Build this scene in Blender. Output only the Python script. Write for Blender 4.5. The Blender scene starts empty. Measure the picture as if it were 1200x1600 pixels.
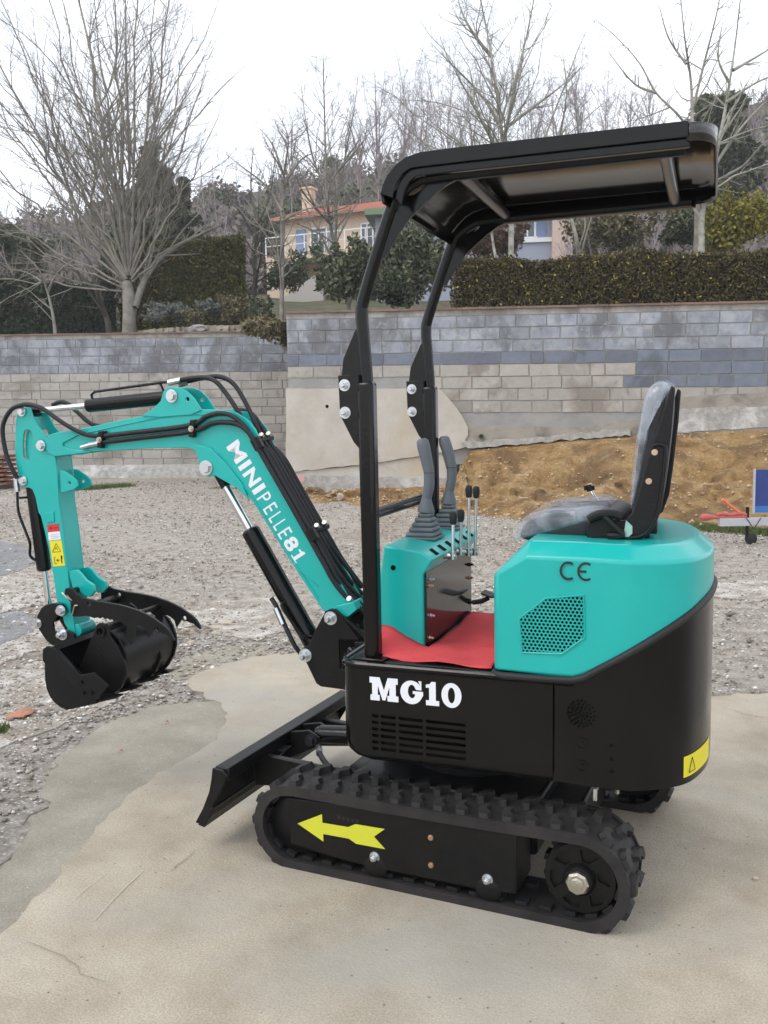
import bpy, bmesh, math, random
import numpy as np
from mathutils import Vector, Matrix, Euler
R = math.radians
random.seed(7); rng = np.random.default_rng(7)
scene = bpy.context.scene
COL = scene.collection

# ------------------------------------------------------------ camera
cam_d = bpy.data.cameras.new('camera'); cam = bpy.data.objects.new('camera', cam_d); COL.objects.link(cam)
YAW, PITCH, ROLL = R(24.536), R(6.137), R(-.951)
CAM = Vector((1.0113, -2.9044, 1.4604))
fwd = Vector((-math.sin(YAW)*math.cos(PITCH), math.cos(YAW)*math.cos(PITCH), -math.sin(PITCH)))
rt = Vector((math.cos(YAW), math.sin(YAW), 0)); up_ = rt.cross(fwd)
r2 = math.cos(ROLL)*rt + math.sin(ROLL)*up_; u2 = -math.sin(ROLL)*rt + math.cos(ROLL)*up_
M = Matrix((r2, u2, -fwd)).transposed().to_4x4(); M.translation = CAM
cam.matrix_world = M
cam_d.sensor_fit = 'VERTICAL'; cam_d.sensor_height = 32.0; cam_d.lens = 32.0*1444.4/1600
cam_d.clip_start = .05; cam_d.clip_end = 1000
scene.camera = cam

# ------------------------------------------------------------ sky and sun (thin bright overcast)
SUN_EL, SUN_AZ = R(48), R(215)          # azimuth measured from +Y clockwise
world = bpy.data.worlds.new('World'); scene.world = world; world.use_nodes = True
nt = world.node_tree; nt.nodes.clear()
def N(t, typ, **kw):
    n = t.nodes.new(typ)
    for k, v in kw.items():
        if k.startswith('i_'): n.inputs[k[2:].replace('_', ' ')].default_value = v
        else: setattr(n, k, v)
    return n
out = N(nt, 'ShaderNodeOutputWorld'); bg = N(nt, 'ShaderNodeBackground'); bg.inputs['Strength'].default_value = .12
sky = N(nt, 'ShaderNodeTexSky', sky_type='NISHITA', sun_disc=False, sun_elevation=SUN_EL, sun_rotation=SUN_AZ, air_density=1.2, dust_density=2.5)
tc = N(nt, 'ShaderNodeTexCoord'); mp = N(nt, 'ShaderNodeMapping'); mp.inputs['Scale'].default_value = (1.2, 1.2, 3.2)
no = N(nt, 'ShaderNodeTexNoise'); no.inputs['Scale'].default_value = 1.7; no.inputs['Detail'].default_value = 6; no.inputs['Roughness'].default_value = .55
ra = N(nt, 'ShaderNodeValToRGB'); ra.color_ramp.elements[0].position = .36; ra.color_ramp.elements[0].color = (.64, .64, .64, 1)
ra.color_ramp.elements[1].position = .60; ra.color_ramp.elements[1].color = (.97, .97, .97, 1)
mx = N(nt, 'ShaderNodeMix', data_type='RGBA'); mx.inputs[7].default_value = (11.4, 11.8, 12.6, 1)
L = nt.links
L.new(tc.outputs['Generated'], mp.inputs['Vector']); L.new(mp.outputs[0], no.inputs['Vector']); L.new(no.outputs['Fac'], ra.inputs['Fac'])
L.new(ra.outputs['Color'], mx.inputs[0]); L.new(sky.outputs[0], mx.inputs[6]); L.new(mx.outputs[2], bg.inputs['Color']); L.new(bg.outputs[0], out.inputs['Surface'])
sd = bpy.data.lights.new('sun', 'SUN'); sd.energy = .9; sd.angle = R(22); sd.color = (1, .96, .9)
so = bpy.data.objects.new('sun', sd); COL.objects.link(so)
so.rotation_euler = Vector((math.sin(SUN_AZ)*math.cos(SUN_EL), math.cos(SUN_AZ)*math.cos(SUN_EL), math.sin(SUN_EL))).to_track_quat('Z', 'Y').to_euler()
scene.view_settings.view_transform = 'Standard'; scene.view_settings.look = 'None'
scene.view_settings.exposure = 0.27; scene.view_settings.gamma = 1; scene.view_settings.use_curve_mapping = False
scene.cycles.max_bounces = 6; scene.cycles.transparent_max_bounces = 12

# ------------------------------------------------------------ materials
def mat(name, col, rough=.6, metal=0, spec=.5, n=None, bump=0, bscale=80, coat=0, var=None, coord='Object', trans=None):
    """plain principled material; n=(scale, colour2, amount) adds mottling; var adds per-object variation"""
    m = bpy.data.materials.new(name); m.use_nodes = True; t = m.node_tree; b = t.nodes['Principled BSDF']
    b.inputs['Base Color'].default_value = (*col, 1); b.inputs['Roughness'].default_value = rough
    b.inputs['Metallic'].default_value = metal; b.inputs['Specular IOR Level'].default_value = spec
    b.inputs['Coat Weight'].default_value = coat; b.inputs['Coat Roughness'].default_value = .12
    tcn = N(t, 'ShaderNodeTexCoord'); src = N(t, 'ShaderNodeNewGeometry').outputs['Position'] if coord == 'World' else tcn.outputs[coord]
    last = None
    if n:
        nz = N(t, 'ShaderNodeTexNoise'); nz.inputs['Scale'].default_value = n[0]; nz.inputs['Detail'].default_value = 8; nz.inputs['Roughness'].default_value = .65
        t.links.new(src, nz.inputs['Vector'])
        rm = N(t, 'ShaderNodeMapRange'); rm.inputs[1].default_value = .35; rm.inputs[2].default_value = .68; rm.inputs[4].default_value = n[2]
        t.links.new(nz.outputs['Fac'], rm.inputs[0])
        mi = N(t, 'ShaderNodeMix', data_type='RGBA'); mi.inputs[6].default_value = (*col, 1); mi.inputs[7].default_value = (*n[1], 1)
        t.links.new(rm.outputs[0], mi.inputs[0]); last = mi.outputs[2]
    if var:
        oi = N(t, 'ShaderNodeObjectInfo'); hs = N(t, 'ShaderNodeHueSaturation')
        mr = N(t, 'ShaderNodeMapRange'); mr.inputs[3].default_value = 1-var; mr.inputs[4].default_value = 1+var
        t.links.new(oi.outputs['Random'], mr.inputs[0]); t.links.new(mr.outputs[0], hs.inputs['Value'])
        if last: t.links.new(last, hs.inputs['Color'])
        else: hs.inputs['Color'].default_value = (*col, 1)
        last = hs.outputs[0]
    if last: t.links.new(last, b.inputs['Base Color'])
    if bump:
        nb = N(t, 'ShaderNodeTexNoise'); nb.inputs['Scale'].default_value = bscale; nb.inputs['Detail'].default_value = 6
        t.links.new(src, nb.inputs['Vector']); bp = N(t, 'ShaderNodeBump'); bp.inputs['Strength'].default_value = bump; bp.inputs['Distance'].default_value = .01
        t.links.new(nb.outputs['Fac'], bp.inputs['Height']); t.links.new(bp.outputs[0], b.inputs['Normal'])
    return m
TEAL = (.002, .375, .345)
M_teal = mat('teal_paint', TEAL, .32, spec=.45, coat=.25, bump=.04, bscale=140, n=(6, (.006, .42, .38), .7))
M_black = mat('black_gloss_paint', (.003, .003, .0032), .16, spec=.26, coat=.06, bump=.05, bscale=60, n=(5, (.005, .005, .005), .8))
M_blackm = mat('black_satin_steel', (.0045, .0045, .005), .36, spec=.25, bump=.12, bscale=90, n=(14, (.010, .0095, .009), .8))
M_dark = mat('dark_opening', (.0025, .0025, .003), .8, spec=.1)
M_rubber = mat('track_rubber', (.016, .015, .016), .6, spec=.28, bump=.25, bscale=50, n=(9, (.036, .033, .031), .9))
M_rubf = mat('black_rubber', (.012, .012, .013), .55, spec=.35, n=(20, (.02, .02, .02), .7))
M_hose = mat('hose_rubber', (.014, .014, .016), .5, spec=.35, bump=.3, bscale=300)
M_chrome = mat('chrome_rod', (.78, .78, .8), .12, metal=1)
M_zinc = mat('zinc_bolt', (.62, .64, .66), .32, metal=1, bump=.1, bscale=200)
M_brass = mat('yellow_zinc', (.60, .44, .32), .35, metal=1)
M_brass2 = mat('pale_brass_nut', (.52, .49, .41), .4, metal=1, bump=.2, bscale=150)
M_grey = mat('grey_plastic_grip', (.115, .13, .145), .55, spec=.35, bump=.05, bscale=200)
M_red = mat('red_felt', (.66, .085, .09), .9, spec=.12, bump=.25, bscale=160, n=(10, (.52, .055, .065), .8))
M_decalw = mat('white_decal', (.74, .76, .80), .45)
M_decaly = mat('yellow_decal', (.72, .63, .02), .5)
M_decaly2 = mat('arrow_yellow', (.60, .60, .035), .5, n=(30, (.52, .54, .03), .6))
M_decalr = mat('red_decal', (.55, .03, .03), .5)
M_decalk = mat('black_print', (.012, .012, .012), .5)
M_swivel = mat('grey_turntable', (.20, .21, .23), .55, n=(20, (.12, .12, .13), .7))
M_seat = mat('black_vinyl', (.014, .014, .018), .5, bump=.2, bscale=60)
M_seatp = mat('black_seat_plastic', (.006, .006, .0065), .4, spec=.28, bump=.15, bscale=150)

# ------------------------------------------------------------ mesh helpers
class MB:
    def __init__(s): s.v = []; s.f = []
    def add(s, v, f):
        o = len(s.v); s.v += [tuple(p) for p in v]; s.f += [tuple(i+o for i in q) for q in f]; return s
    def box(s, c, d, rot=None):
        x, y, z = d[0]/2, d[1]/2, d[2]/2
        vs = [Vector(p) for p in ((-x,-y,-z),(x,-y,-z),(x,y,-z),(-x,y,-z),(-x,-y,z),(x,-y,z),(x,y,z),(-x,y,z))]
        if rot: m = Euler(rot).to_matrix(); vs = [m @ p for p in vs]
        return s.add([p+Vector(c) for p in vs], [(3,2,1,0),(4,5,6,7),(0,1,5,4),(1,2,6,5),(2,3,7,6),(3,0,4,7)])
    def prism(s, poly, y0, y1):
        """(x,z) outline extruded from y0 (near) to y1"""
        a = sum(poly[i][0]*poly[(i+1) % len(poly)][1]-poly[(i+1) % len(poly)][0]*poly[i][1] for i in range(len(poly)))
        if a < 0: poly = poly[::-1]
        n = len(poly)
        return s.add([(x, y0, z) for x, z in poly]+[(x, y1, z) for x, z in poly],
                     [tuple(range(n)), tuple(range(2*n-1, n-1, -1))]+[(i, i+n, (i+1) % n+n, (i+1) % n) for i in range(n)])
    def plan(s, poly, z0, z1):
        a = sum(poly[i][0]*poly[(i+1) % len(poly)][1]-poly[(i+1) % len(poly)][0]*poly[i][1] for i in range(len(poly)))
        if a < 0: poly = poly[::-1]
        n = len(poly)
        return s.add([(x, y, z0) for x, y in poly]+[(x, y, z1) for x, y in poly],
                     [tuple(range(n-1, -1, -1)), tuple(range(n, 2*n))]+[(i, (i+1) % n, (i+1) % n+n, i+n) for i in range(n)])
    def cyl(s, p0, p1, r0, r1=None, n=16, caps=True):
        p0, p1 = Vector(p0), Vector(p1); r1 = r0 if r1 is None else r1
        d = (p1-p0).normalized(); a = d.orthogonal().normalized(); b = d.cross(a)
        vs = []
        for p, r in ((p0, r0), (p1, r1)):
            vs += [p+(a*math.cos(2*math.pi*i/n)+b*math.sin(2*math.pi*i/n))*r for i in range(n)]
        fs = [(i, (i+1) % n, (i+1) % n+n, i+n) for i in range(n)]
        if caps: fs += [tuple(range(n-1, -1, -1)), tuple(range(n, 2*n))]
        return s.add(vs, fs)
    def tube(s, pts, r, n=8, sm=0, closed=False, rs=None):
        P = [Vector(p) for p in pts]
        if sm: P = spline(P, sm)
        k = len(P); ref = Vector((0, 0, 1)); vs = []; prev = None
        for i, p in enumerate(P):
            t = (P[min(i+1, k-1)]-P[max(i-1, 0)]).normalized()
            if prev is None: a = t.orthogonal().normalized()
            else:
                a = prev-t*prev.dot(t); a = a.normalized() if a.length > 1e-6 else t.orthogonal().normalized()
            prev = a; b = t.cross(a); rr = rs[i] if rs else r
            vs += [p+(a*math.cos(2*math.pi*j/n)+b*math.sin(2*math.pi*j/n))*rr for j in range(n)]
        fs = [(i*n+j, i*n+(j+1) % n, (i+1)*n+(j+1) % n, (i+1)*n+j) for i in range(k-1) for j in range(n)]
        fs += [tuple(range(n-1, -1, -1)), tuple(range((k-1)*n, k*n))]
        return s.add(vs, fs)
    def lathe(s, c, axis, prof, n=20):
        """prof: (radius, distance along axis)"""
        c = Vector(c); d = Vector(axis).normalized(); a = d.orthogonal().normalized(); b = d.cross(a); vs = []
        for r, h in prof: vs += [c+d*h+(a*math.cos(2*math.pi*i/n)+b*math.sin(2*math.pi*i/n))*r for i in range(n)]
        k = len(prof)
        fs = [(i*n+j, i*n+(j+1) % n, (i+1)*n+(j+1) % n, (i+1)*n+j) for i in range(k-1) for j in range(n)]
        fs += [tuple(range(n-1, -1, -1)), tuple(range((k-1)*n, k*n))]
        return s.add(vs, fs)
def spline(P, k):
    out_ = []; n = len(P)
    for i in range(n-1):
        p0, p1, p2, p3 = P[max(i-1, 0)], P[i], P[i+1], P[min(i+2, n-1)]
        for j in range(k):
            t = j/k
            out_.append(.5*((2*p1)+(p2-p0)*t+(2*p0-5*p1+4*p2-p3)*t*t+(3*p1-p0-3*p2+p3)*t**3))
    out_.append(P[-1]); return out_
def xz(pts, y): return [(x, y, z) for x, z in pts]
def arc(cx, cz, r, a0, a1, n, rz=None):
    return [(cx+r*math.cos(R(a0+(a1-a0)*i/n)), cz+(rz or r)*math.sin(R(a0+(a1-a0)*i/n))) for i in range(n+1)]
def mesh_of(name, mb):
    me = bpy.data.meshes.new(name); me.from_pydata([tuple(v) for v in mb.v], [], mb.f); me.update(); return me
def link(name, me, m=None, parent=None, smooth=35):
    o = bpy.data.objects.new(name, me); COL.objects.link(o)
    if m and not me.materials: me.materials.append(m)
    if smooth:
        me.polygons.foreach_set('use_smooth', [True]*len(me.polygons)); me.set_sharp_from_angle(angle=R(smooth))
    if parent is not None: o.parent = parent
    return o
def fixn(me):
    bm = bmesh.new(); bm.from_mesh(me); bmesh.ops.recalc_face_normals(bm, faces=bm.faces); bm.to_mesh(me); bm.free()
def obj(name, mb, m, parent=None, bevel=0, seg=2, smooth=35, cut=None, fix=True):
    me = mesh_of(name, mb)
    if fix: fixn(me)
    o = link(name, me, m, parent, smooth)
    if cut: boolean(o, cut)
    if bevel:
        b = o.modifiers.new('bevel', 'BEVEL'); b.width = bevel; b.segments = seg; b.limit_method = 'ANGLE'; b.angle_limit = R(40); b.harden_normals = False
    return o
def boolean(o, cutter):
    me = mesh_of('cutter', cutter); fixn(me); c = bpy.data.objects.new('cutter', me); COL.objects.link(c)
    par = o.parent; o.parent = None; rz = o.rotation_euler.z; o.rotation_euler.z = 0
    b = o.modifiers.new('b', 'BOOLEAN'); b.operation = 'DIFFERENCE'; b.object = c; b.solver = 'EXACT'
    bpy.context.view_layer.update(); dg = bpy.context.evaluated_depsgraph_get()
    nm = bpy.data.meshes.new_from_object(o.evaluated_get(dg)); o.modifiers.clear()
    old = o.data; o.data = nm; nm.name = old.name; bpy.data.objects.remove(c); o.parent = par; o.rotation_euler.z = rz
    nm.polygons.foreach_set('use_smooth', [True]*len(nm.polygons)); nm.set_sharp_from_angle(angle=R(35))
def copy(o, parent, name=None):
    c = o.copy(); COL.objects.link(c); c.parent = parent
    if name: c.name = name
    return c
def tag(o, label=None, cat=None, group=None, kind=None):
    if label: o['label'] = label
    if cat: o['category'] = cat
    if group: o['group'] = group
    if kind: o['kind'] = kind
    return o
def empty(name, loc=(0, 0, 0)):
    o = bpy.data.objects.new(name, None); COL.objects.link(o); o.location = loc; o.empty_display_size = .2; return o

# ============================================================ MINI EXCAVATOR
SL = R(4.755)                                    # the upper body is slewed a little against the tracks
EX = tag(empty('mini_excavator'), 'teal and black mini excavator on rubber tracks parked on the concrete apron', 'excavator')
def lo(name, mb, m, **k): return obj(name, mb, m, EX, **k)
def up(name, mb, m, **k):
    o = obj(name, mb, m, EX, **k); o.rotation_euler.z = SL; return o
_bolts = {}
def bolt(par, p, r=.012, m=None, h=None, kind='dome', d=-1):
    """hex bolt seen from the near side (axis along y)"""
    m = m or M_zinc; h = h or r*.9; key = (round(r, 4), m.name, round(h, 4), kind, d)
    if key not in _bolts:
        mb = MB(); mb.cyl((0, 0, 0), (0, d*.003, 0), r*1.45, n=18); mb.cyl((0, d*.003, 0), (0, d*(.003+h), 0), r, n=6)
        if kind == 'dome': mb.lathe((0, d*(.003+h), 0), (0, d, 0), [(r*.62, 0), (r*.62, h*.7), (r*.45, h*.95)], 12)
        me = mesh_of('bolt', mb); fixn(me); me.materials.append(m); _bolts[key] = me
        me.polygons.foreach_set('use_smooth', [True]*len(me.polygons)); me.set_sharp_from_angle(angle=R(30))
    o = bpy.data.objects.new('bolt', _bolts[key]); COL.objects.link(o); o.parent = par; o.location = p; o.rotation_euler.y = random.uniform(0, 1); return o

# ---------------------------------------------------------------- tracks and undercarriage
FX, RX, FR_, RR_, FZ, RZ = -.445, .470, .138, .142, .146, .150
def loop_pts(off, n=18):
    """closed stadium path (x, z, nx, nz), offset outwards by off"""
    P = []
    for i in range(n+1):
        a = R(90+180*i/n); P.append((FX+(FR_+off)*math.cos(a), FZ+(FR_+off)*math.sin(a)))
    for i in range(1, 14):
        t = i/14; P.append((FX+(RX-FX)*t, (FZ-FR_-off)*(1-t)+(RZ-RR_-off)*t))
    for i in range(n+1):
        a = R(-90+180*i/n); P.append((RX+(RR_+off)*math.cos(a), RZ+(RR_+off)*math.sin(a)))
    for i in range(1, 14):
        t = i/14; sag = -.004*math.sin(math.pi*t); P.append((RX+(FX-RX)*t, (RZ+RR_+off)*(1-t)+(FZ+FR_+off)*t+sag))
    return P
def ring(mb, A, B, y0, y1):
    n = len(A); o = len(mb.v); mb.v += [(x, y0, z) for x, z in A]+[(x, y0, z) for x, z in B]+[(x, y1, z) for x, z in A]+[(x, y1, z) for x, z in B]
    for i in range(n):
        j = (i+1) % n
        mb.f += [(o+i, o+j, o+n+j, o+n+i), (o+2*n+j, o+2*n+i, o+3*n+i, o+3*n+j), (o+i, o+2*n+i, o+2*n+j, o+j), (o+n+j, o+3*n+j, o+3*n+i, o+n+i)]
OUT = loop_pts(-.004); INN = loop_pts(-.024)
cum = [0]
for i in range(len(OUT)):
    a, b = OUT[i], OUT[(i+1) % len(OUT)]; cum.append(cum[-1]+math.hypot(b[0]-a[0], b[1]-a[1]))
def at_loop(s):
    s %= cum[-1]
    for i in range(len(OUT)):
        if cum[i+1] >= s:
            a, b = OUT[i], OUT[(i+1) % len(OUT)]; t = (s-cum[i])/(cum[i+1]-cum[i])
            return a[0]+(b[0]-a[0])*t, a[1]+(b[1]-a[1])*t, math.atan2(b[1]-a[1], b[0]-a[0])
NL = 38
lug_poly = [(-.019, 0), (.011, 0), (.014, .020), (.026, .034), (.028, .060), (.014, .082), (-.004, .076), (.003, .056), (-.006, .040), (-.024, .024)]
def lug_mesh(sign):
    mb = MB(); P = lug_poly; n = len(P); cx, cy = .002, .04
    base = [(x, sign*y, 0) for x, y in P]; top = [(cx+(x-cx)*.78, sign*(cy+(y-cy)*.88), .0195) for x, y in P]
    mb.add(base+top, [tuple(range(n)), tuple(range(2*n-1, n-1, -1))]+[(i, i+n, (i+1) % n+n, (i+1) % n) for i in range(n)])
    me = mesh_of('tread_lug', mb); fixn(me); me.materials.append(M_rubber); return me
for side in (-1, 1):
    y0, y1 = (-.465, -.265) if side < 0 else (.375, .565)
    mb = MB(); ring(mb, OUT, INN, y0+.012, y1-.012)
    # guide rim proud on both edges and the link cleats inside
    OUTr = loop_pts(.002); INr = loop_pts(-.030)
    ring(mb, OUTr, INr, y0, y0+.012); ring(mb, OUTr, INr, y1-.012, y1)
    tr = lo('rubber_track', mb, M_rubber, smooth=50)
    mb = MB()
    for k in range(NL):
        x, z, a = at_loop((k+.5)*cum[-1]/NL); nx, nz = math.sin(a), -math.cos(a)   # outward for this winding
        for yy in (y0+.045, y1-.045):
            mb.box((x-nx*.028, yy, z-nz*.028), (.034, .036, .014), (0, -a, 0))
    obj('guide_cleats', mb, M_rubf, tr)['kind'] = 'stuff'
    lm = [lug_mesh(1), lug_mesh(-1)]
    for k in range(NL):
        for q in (0, 1):
            x, z, a = at_loop((k+(.5 if q else 0))*cum[-1]/NL)
            o = bpy.data.objects.new('tread_lug', lm[q]); COL.objects.link(o); o.parent = tr
            o.location = (x, y0+.006 if q == 0 else y1-.006, z); o.rotation_euler = (math.pi, -a, 0)
            if q == 0: o.data = lm[1]
            else: o.data = lm[0]
    # track frame: pressed box with flanged top
    fy0 = -.452 if side < 0 else .395; fy1 = fy0+.152
    fr = [(-.462, .085), (-.462, .243), (.292, .262), (.292, .072), (.235, .066), (.20, .062), (-.16, .062), (-.30, .068)]
    f = lo('track_frame', MB().prism(fr, fy0, fy1), M_blackm, bevel=.006)
    ys = fy0 if side < 0 else fy1
    d = -1 if side < 0 else 1
    for (bx, bz) in ((-.158, .102), (.205, .103)):
        bolt(f, (bx, ys+d*.001, bz), .0115, d=d)
        lo('roller', MB().lathe((bx, fy0-.004, bz-.036), (0, 1, 0), [(.030, 0), (.040, .006), (.040, .152), (.030, .158)], 24), M_blackm, bevel=.002)
    for (bx, bz) in ((.028, .198), (.028, .112)): bolt(f, (bx, ys+d*.001, bz), .006, M_brass, kind='hex', d=d)
    if side < 0:
        ar = [(-0.429,0.161),(-0.34,0.207),(-0.339,0.179),(-0.248,0.181),(-0.223,0.195),(-0.123,0.197),(-0.16,0.166),(-0.123,0.133),(-0.222,0.132),(-0.246,0.144),(-0.337,0.143),(-0.337,0.118)]
        obj('arrow_decal', MB().prism(ar, -.4535, -.4522), M_decaly2, f, smooth=0)
        mb = MB()
        for k in range(5): mb.box((-.28+k*.016, -.4524, .207-k*.0005), (.009, .0012, .011)); 
        obj('stamped_mark', mb, M_hose, f)
    # sprocket with spokes, teeth and castle nut
    sy = -.425 if side < 0 else .425
    mb = MB().lathe((RX, sy, RZ), (0, 1, 0), [(.098, 0), (.103, .004), (.103, .096), (.098, .10)], 48)
    for k in range(13):
        a = 2*math.pi*k/13; mb.box((RX+math.cos(a)*.106, sy+.05, RZ+math.sin(a)*.106), (.018, .04, .020), (0, -a, 0))
    ct = MB()
    for k in range(6):
        a = R(60*k+12); c, s_ = math.cos, math.sin
        pts = [(RX+r*c(a+t), RZ+r*s_(a+t)) for r, t in ((.043, -.20), (.083, -.36), (.088, 0), (.083, .36), (.043, .20))]
        ct.prism(pts, sy-.02, sy+.03)
    ct.lathe((RX, sy-.02, RZ), (0, 1, 0), [(.092, 0), (.092, .024)], 40)
    ct2 = MB().lathe((RX, sy-.02, RZ), (0, 1, 0), [(.092, 0), (.092, .026)], 40)
    sp = lo('sprocket', mb, M_blackm, bevel=.0)
    mb = MB().lathe((RX, sy-.004, RZ), (0, 1, 0), [(.092, 0), (.092, .012)], 40)
    ct = MB()
    for k in range(6):
        a = R(60*k+12); c, s_ = math.cos, math.sin
        pts = [(RX+r*c(a+t), RZ+r*s_(a+t)) for r, t in ((.040, -.18), (.078, -.34), (.082, 0), (.078, .34), (.040, .18))]
        ct.prism(pts, sy-.03, sy+.02)
    yo = sy-.010 if side < 0 else sy+.098
    mb = MB().lathe((RX, yo, RZ), (0, 1, 0), [(.100, 0), (.100, .012)], 44)
    ct = MB()
    for k in range(6):
        a = R(60*k+12); c, s_ = math.cos, math.sin
        ct.prism([(RX+r*c(a+t), RZ+r*s_(a+t)) for r, t in ((.052, -.20), (.084, -.33), (.089, 0), (.084, .33), (.052, .20))], yo-.02, yo+.03)
    w = obj('spoke_plate', mb, M_blackm, sp, cut=ct)
    hy = yo if side < 0 else yo+.012; d = -1 if side < 0 else 1
    obj('hub', MB().lathe((RX, hy, RZ), (0, d, 0), [(.045, 0), (.045, .012), (.038, .022)], 28), M_blackm, sp)
    nut = MB().lathe((RX, hy+d*.022, RZ), (0, d, 0), [(.033, 0), (.033, .012), (.028, .018), (.018, .018), (.018, .022), (.013, .023)], 8)
    obj('castle_nut', nut, M_brass2, sp, bevel=.001)
    iy = -.43 if side < 0 else .425
    idl = lo('idler_wheel', MB().lathe((FX, iy, FZ), (0, 1, 0), [(.085, 0), (.104, .012), (.104, .088), (.085, .10)], 40), M_blackm)
    obj('hub', MB().lathe((FX, iy, FZ), (0, -1, 0), [(.03, 0), (.026, .015)], 20), M_blackm, idl)
mb = MB().box((0, .03, .205), (.62, .66, .17)); mb.box((-.36, 0, .17), (.14, .34, .10)); mb.box((.36, 0, .19), (.12, .4, .12))
lo('undercarriage', mb, M_blackm, bevel=.012)
lo('turntable_block', MB().box((-.225, -.06, .345), (.10, .16, .075)), M_swivel, bevel=.01)
lo('turntable', MB().lathe((0, 0, .292), (0, 0, 1), [(.20, 0), (.20, .094)], 48), M_blackm)
lo('hydraulic_fitting', MB().tube([(.47, -.20, .33), (.47, -.235, .33), (.47, -.24, .30)], .007, 8), M_brass2)
lo('hydraulic_fitting', MB().tube([(.535, -.235, .38), (.535, -.235, .33)], .006, 8), M_brass2)

# ---------------------------------------------------------------- dozer blade
endp = [(-0.741,0.303),(-0.705,0.301),(-0.681,0.285),(-0.7,0.248),(-0.722,0.211),(-0.743,0.179),(-0.771,0.137),(-0.798,0.098),(-0.819,0.101),(-0.786,0.156),(-0.758,0.219),(-0.747,0.265)]
front = [(-.735, .296), (-.750, .255), (-.757, .21), (-.757, .165), (-.768, .125), (-.800, .092)]
sec = front+[(x+.012, z+.004) for x, z in reversed(front)]
mb = MB().prism(sec, -.463, .463)
bl = lo('dozer_blade', mb, M_blackm, smooth=60)
for yy in (-.466, .456): obj('end_plate', MB().prism(endp, yy, yy+.010), M_blackm, bl, bevel=.003)
obj('top_rail', MB().prism([(-.738, .305), (-.684, .305), (-.684, .262), (-.740, .262)], -.455, .455), M_blackm, bl, bevel=.004)
obj('cutting_edge', MB().prism([(-.765, .165), (-.742, .165), (-.782, .090), (-.808, .094)], -.4655, .4655), M_blackm, bl, bevel=.002)
for yy in (-.045, .045): obj('cylinder_bracket', MB().prism([(-.745, .285), (-.61, .312), (-.565, .29), (-.585, .25), (-.745, .17)], yy-.006, yy+.006), M_blackm, bl, bevel=.002)
for yy in (-.12, .12): obj('web_plate', MB().prism([(-.745, .262), (-.655, .262), (-.745, .18)], yy-.03, yy+.03), M_blackm, bl, bevel=.002)
for s in (-1, 1):
    mb = MB(); y = s*.21
    mb.prism([(-.735, .268), (-.53, .262), (-.34, .235), (-.34, .175), (-.55, .175), (-.735, .15)], y-.014, y+.014)
    lo('blade_arm', mb, M_blackm, bevel=.004)
cyb = lo('blade_cylinder', MB().cyl((-.585, 0, .285), (-.25, 0, .318), .034, n=24).cyl((-.60, 0, .283), (-.575, 0, .286), .028, n=20), M_black, bevel=.003)
bolt(cyb, (-.598, -.052, .276), .017, M_hose, kind='hex')
obj('hose_fitting', MB().tube([(-.575, -.035, .262), (-.565, -.058, .258), (-.545, -.09, .256)], .010, 8).cyl((-.556, -.07, .257), (-.535, -.107, .255), .013, n=6), M_zinc, cyb)
obj('hose', MB().tube([(-.54, -.10, .256), (-.50, -.145, .252), (-.46, -.175, .235), (-.43, -.19, .18), (-.42, -.19, .14)], .010, 8, sm=4), M_hose, cyb)

# ---------------------------------------------------------------- black lower body
near = [(-.262, -.386), (.345, -.392), (.45, -.400), (.54, -.402), (.61, -.378), (.67, -.338), (.715, -.284), (.748, -.195), (.764, -.11), (.770, 0)]
corner = [(-.262-.062*math.sin(R(a)), -.324-.062*math.cos(R(a))) for a in (90, 70, 50, 30, 15)]
half = corner+near
plan_full = half+[(x, -y) for x, y in reversed(half[:-1])]
fb = [p for p in half if p[0] < .3]+[(.342, -.392)]
front_plan = fb+[(x, -y) for x, y in reversed(fb)]
vent = MB(); VP = [(-0.216,0.531),(-0.176,0.522),(-0.127,0.521),(0.083,0.53)]
rows = 6; XA = VP[0][0]; XW = (VP[3][0]-XA); VZ = VP[0][1]; x_cols = [(XA+XW*p, XA+XW*q) for p, q in ((0, .07), (.095, .26), (.295, .55), (.585, 1.0))]
for i in range(rows):
    z = VZ-i*.0208
    for a, b in x_cols: vent.box(((a+b)/2, -.386, z), (b-a, .03, .0098))
sk_ = MB(); fp_ = front_plan; nfp = len(fp_)
for z_, kx, ky in ((.388, .055, .006), (.396, .026, .002), (.412, .008, 0), (.440, 0, 0), (.690, 0, 0)):
    sk_.v += [(x+kx*max(0, min(1, (-.20-x)/.08)), y*(1-ky/.386), z_) for x, y in fp_]
for k in range(4): sk_.f += [(k*nfp+i, k*nfp+(i+1) % nfp, (k+1)*nfp+(i+1) % nfp, (k+1)*nfp+i) for i in range(nfp)]
sk_.f += [tuple(range(nfp-1, -1, -1)), tuple(range(4*nfp, 5*nfp))]
body = up('body_skirt', sk_, M_black, bevel=0, cut=vent)
bm_ = body.modifiers.new('bevel', 'BEVEL'); bm_.width = .016; bm_.segments = 4; bm_.limit_method = 'ANGLE'; bm_.angle_limit = R(60)
body.modifiers.remove(bm_)
obj('vent_backing', MB().box((-.05, -.372, .53), (.37, .004, .15)), M_dark, body)
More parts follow.
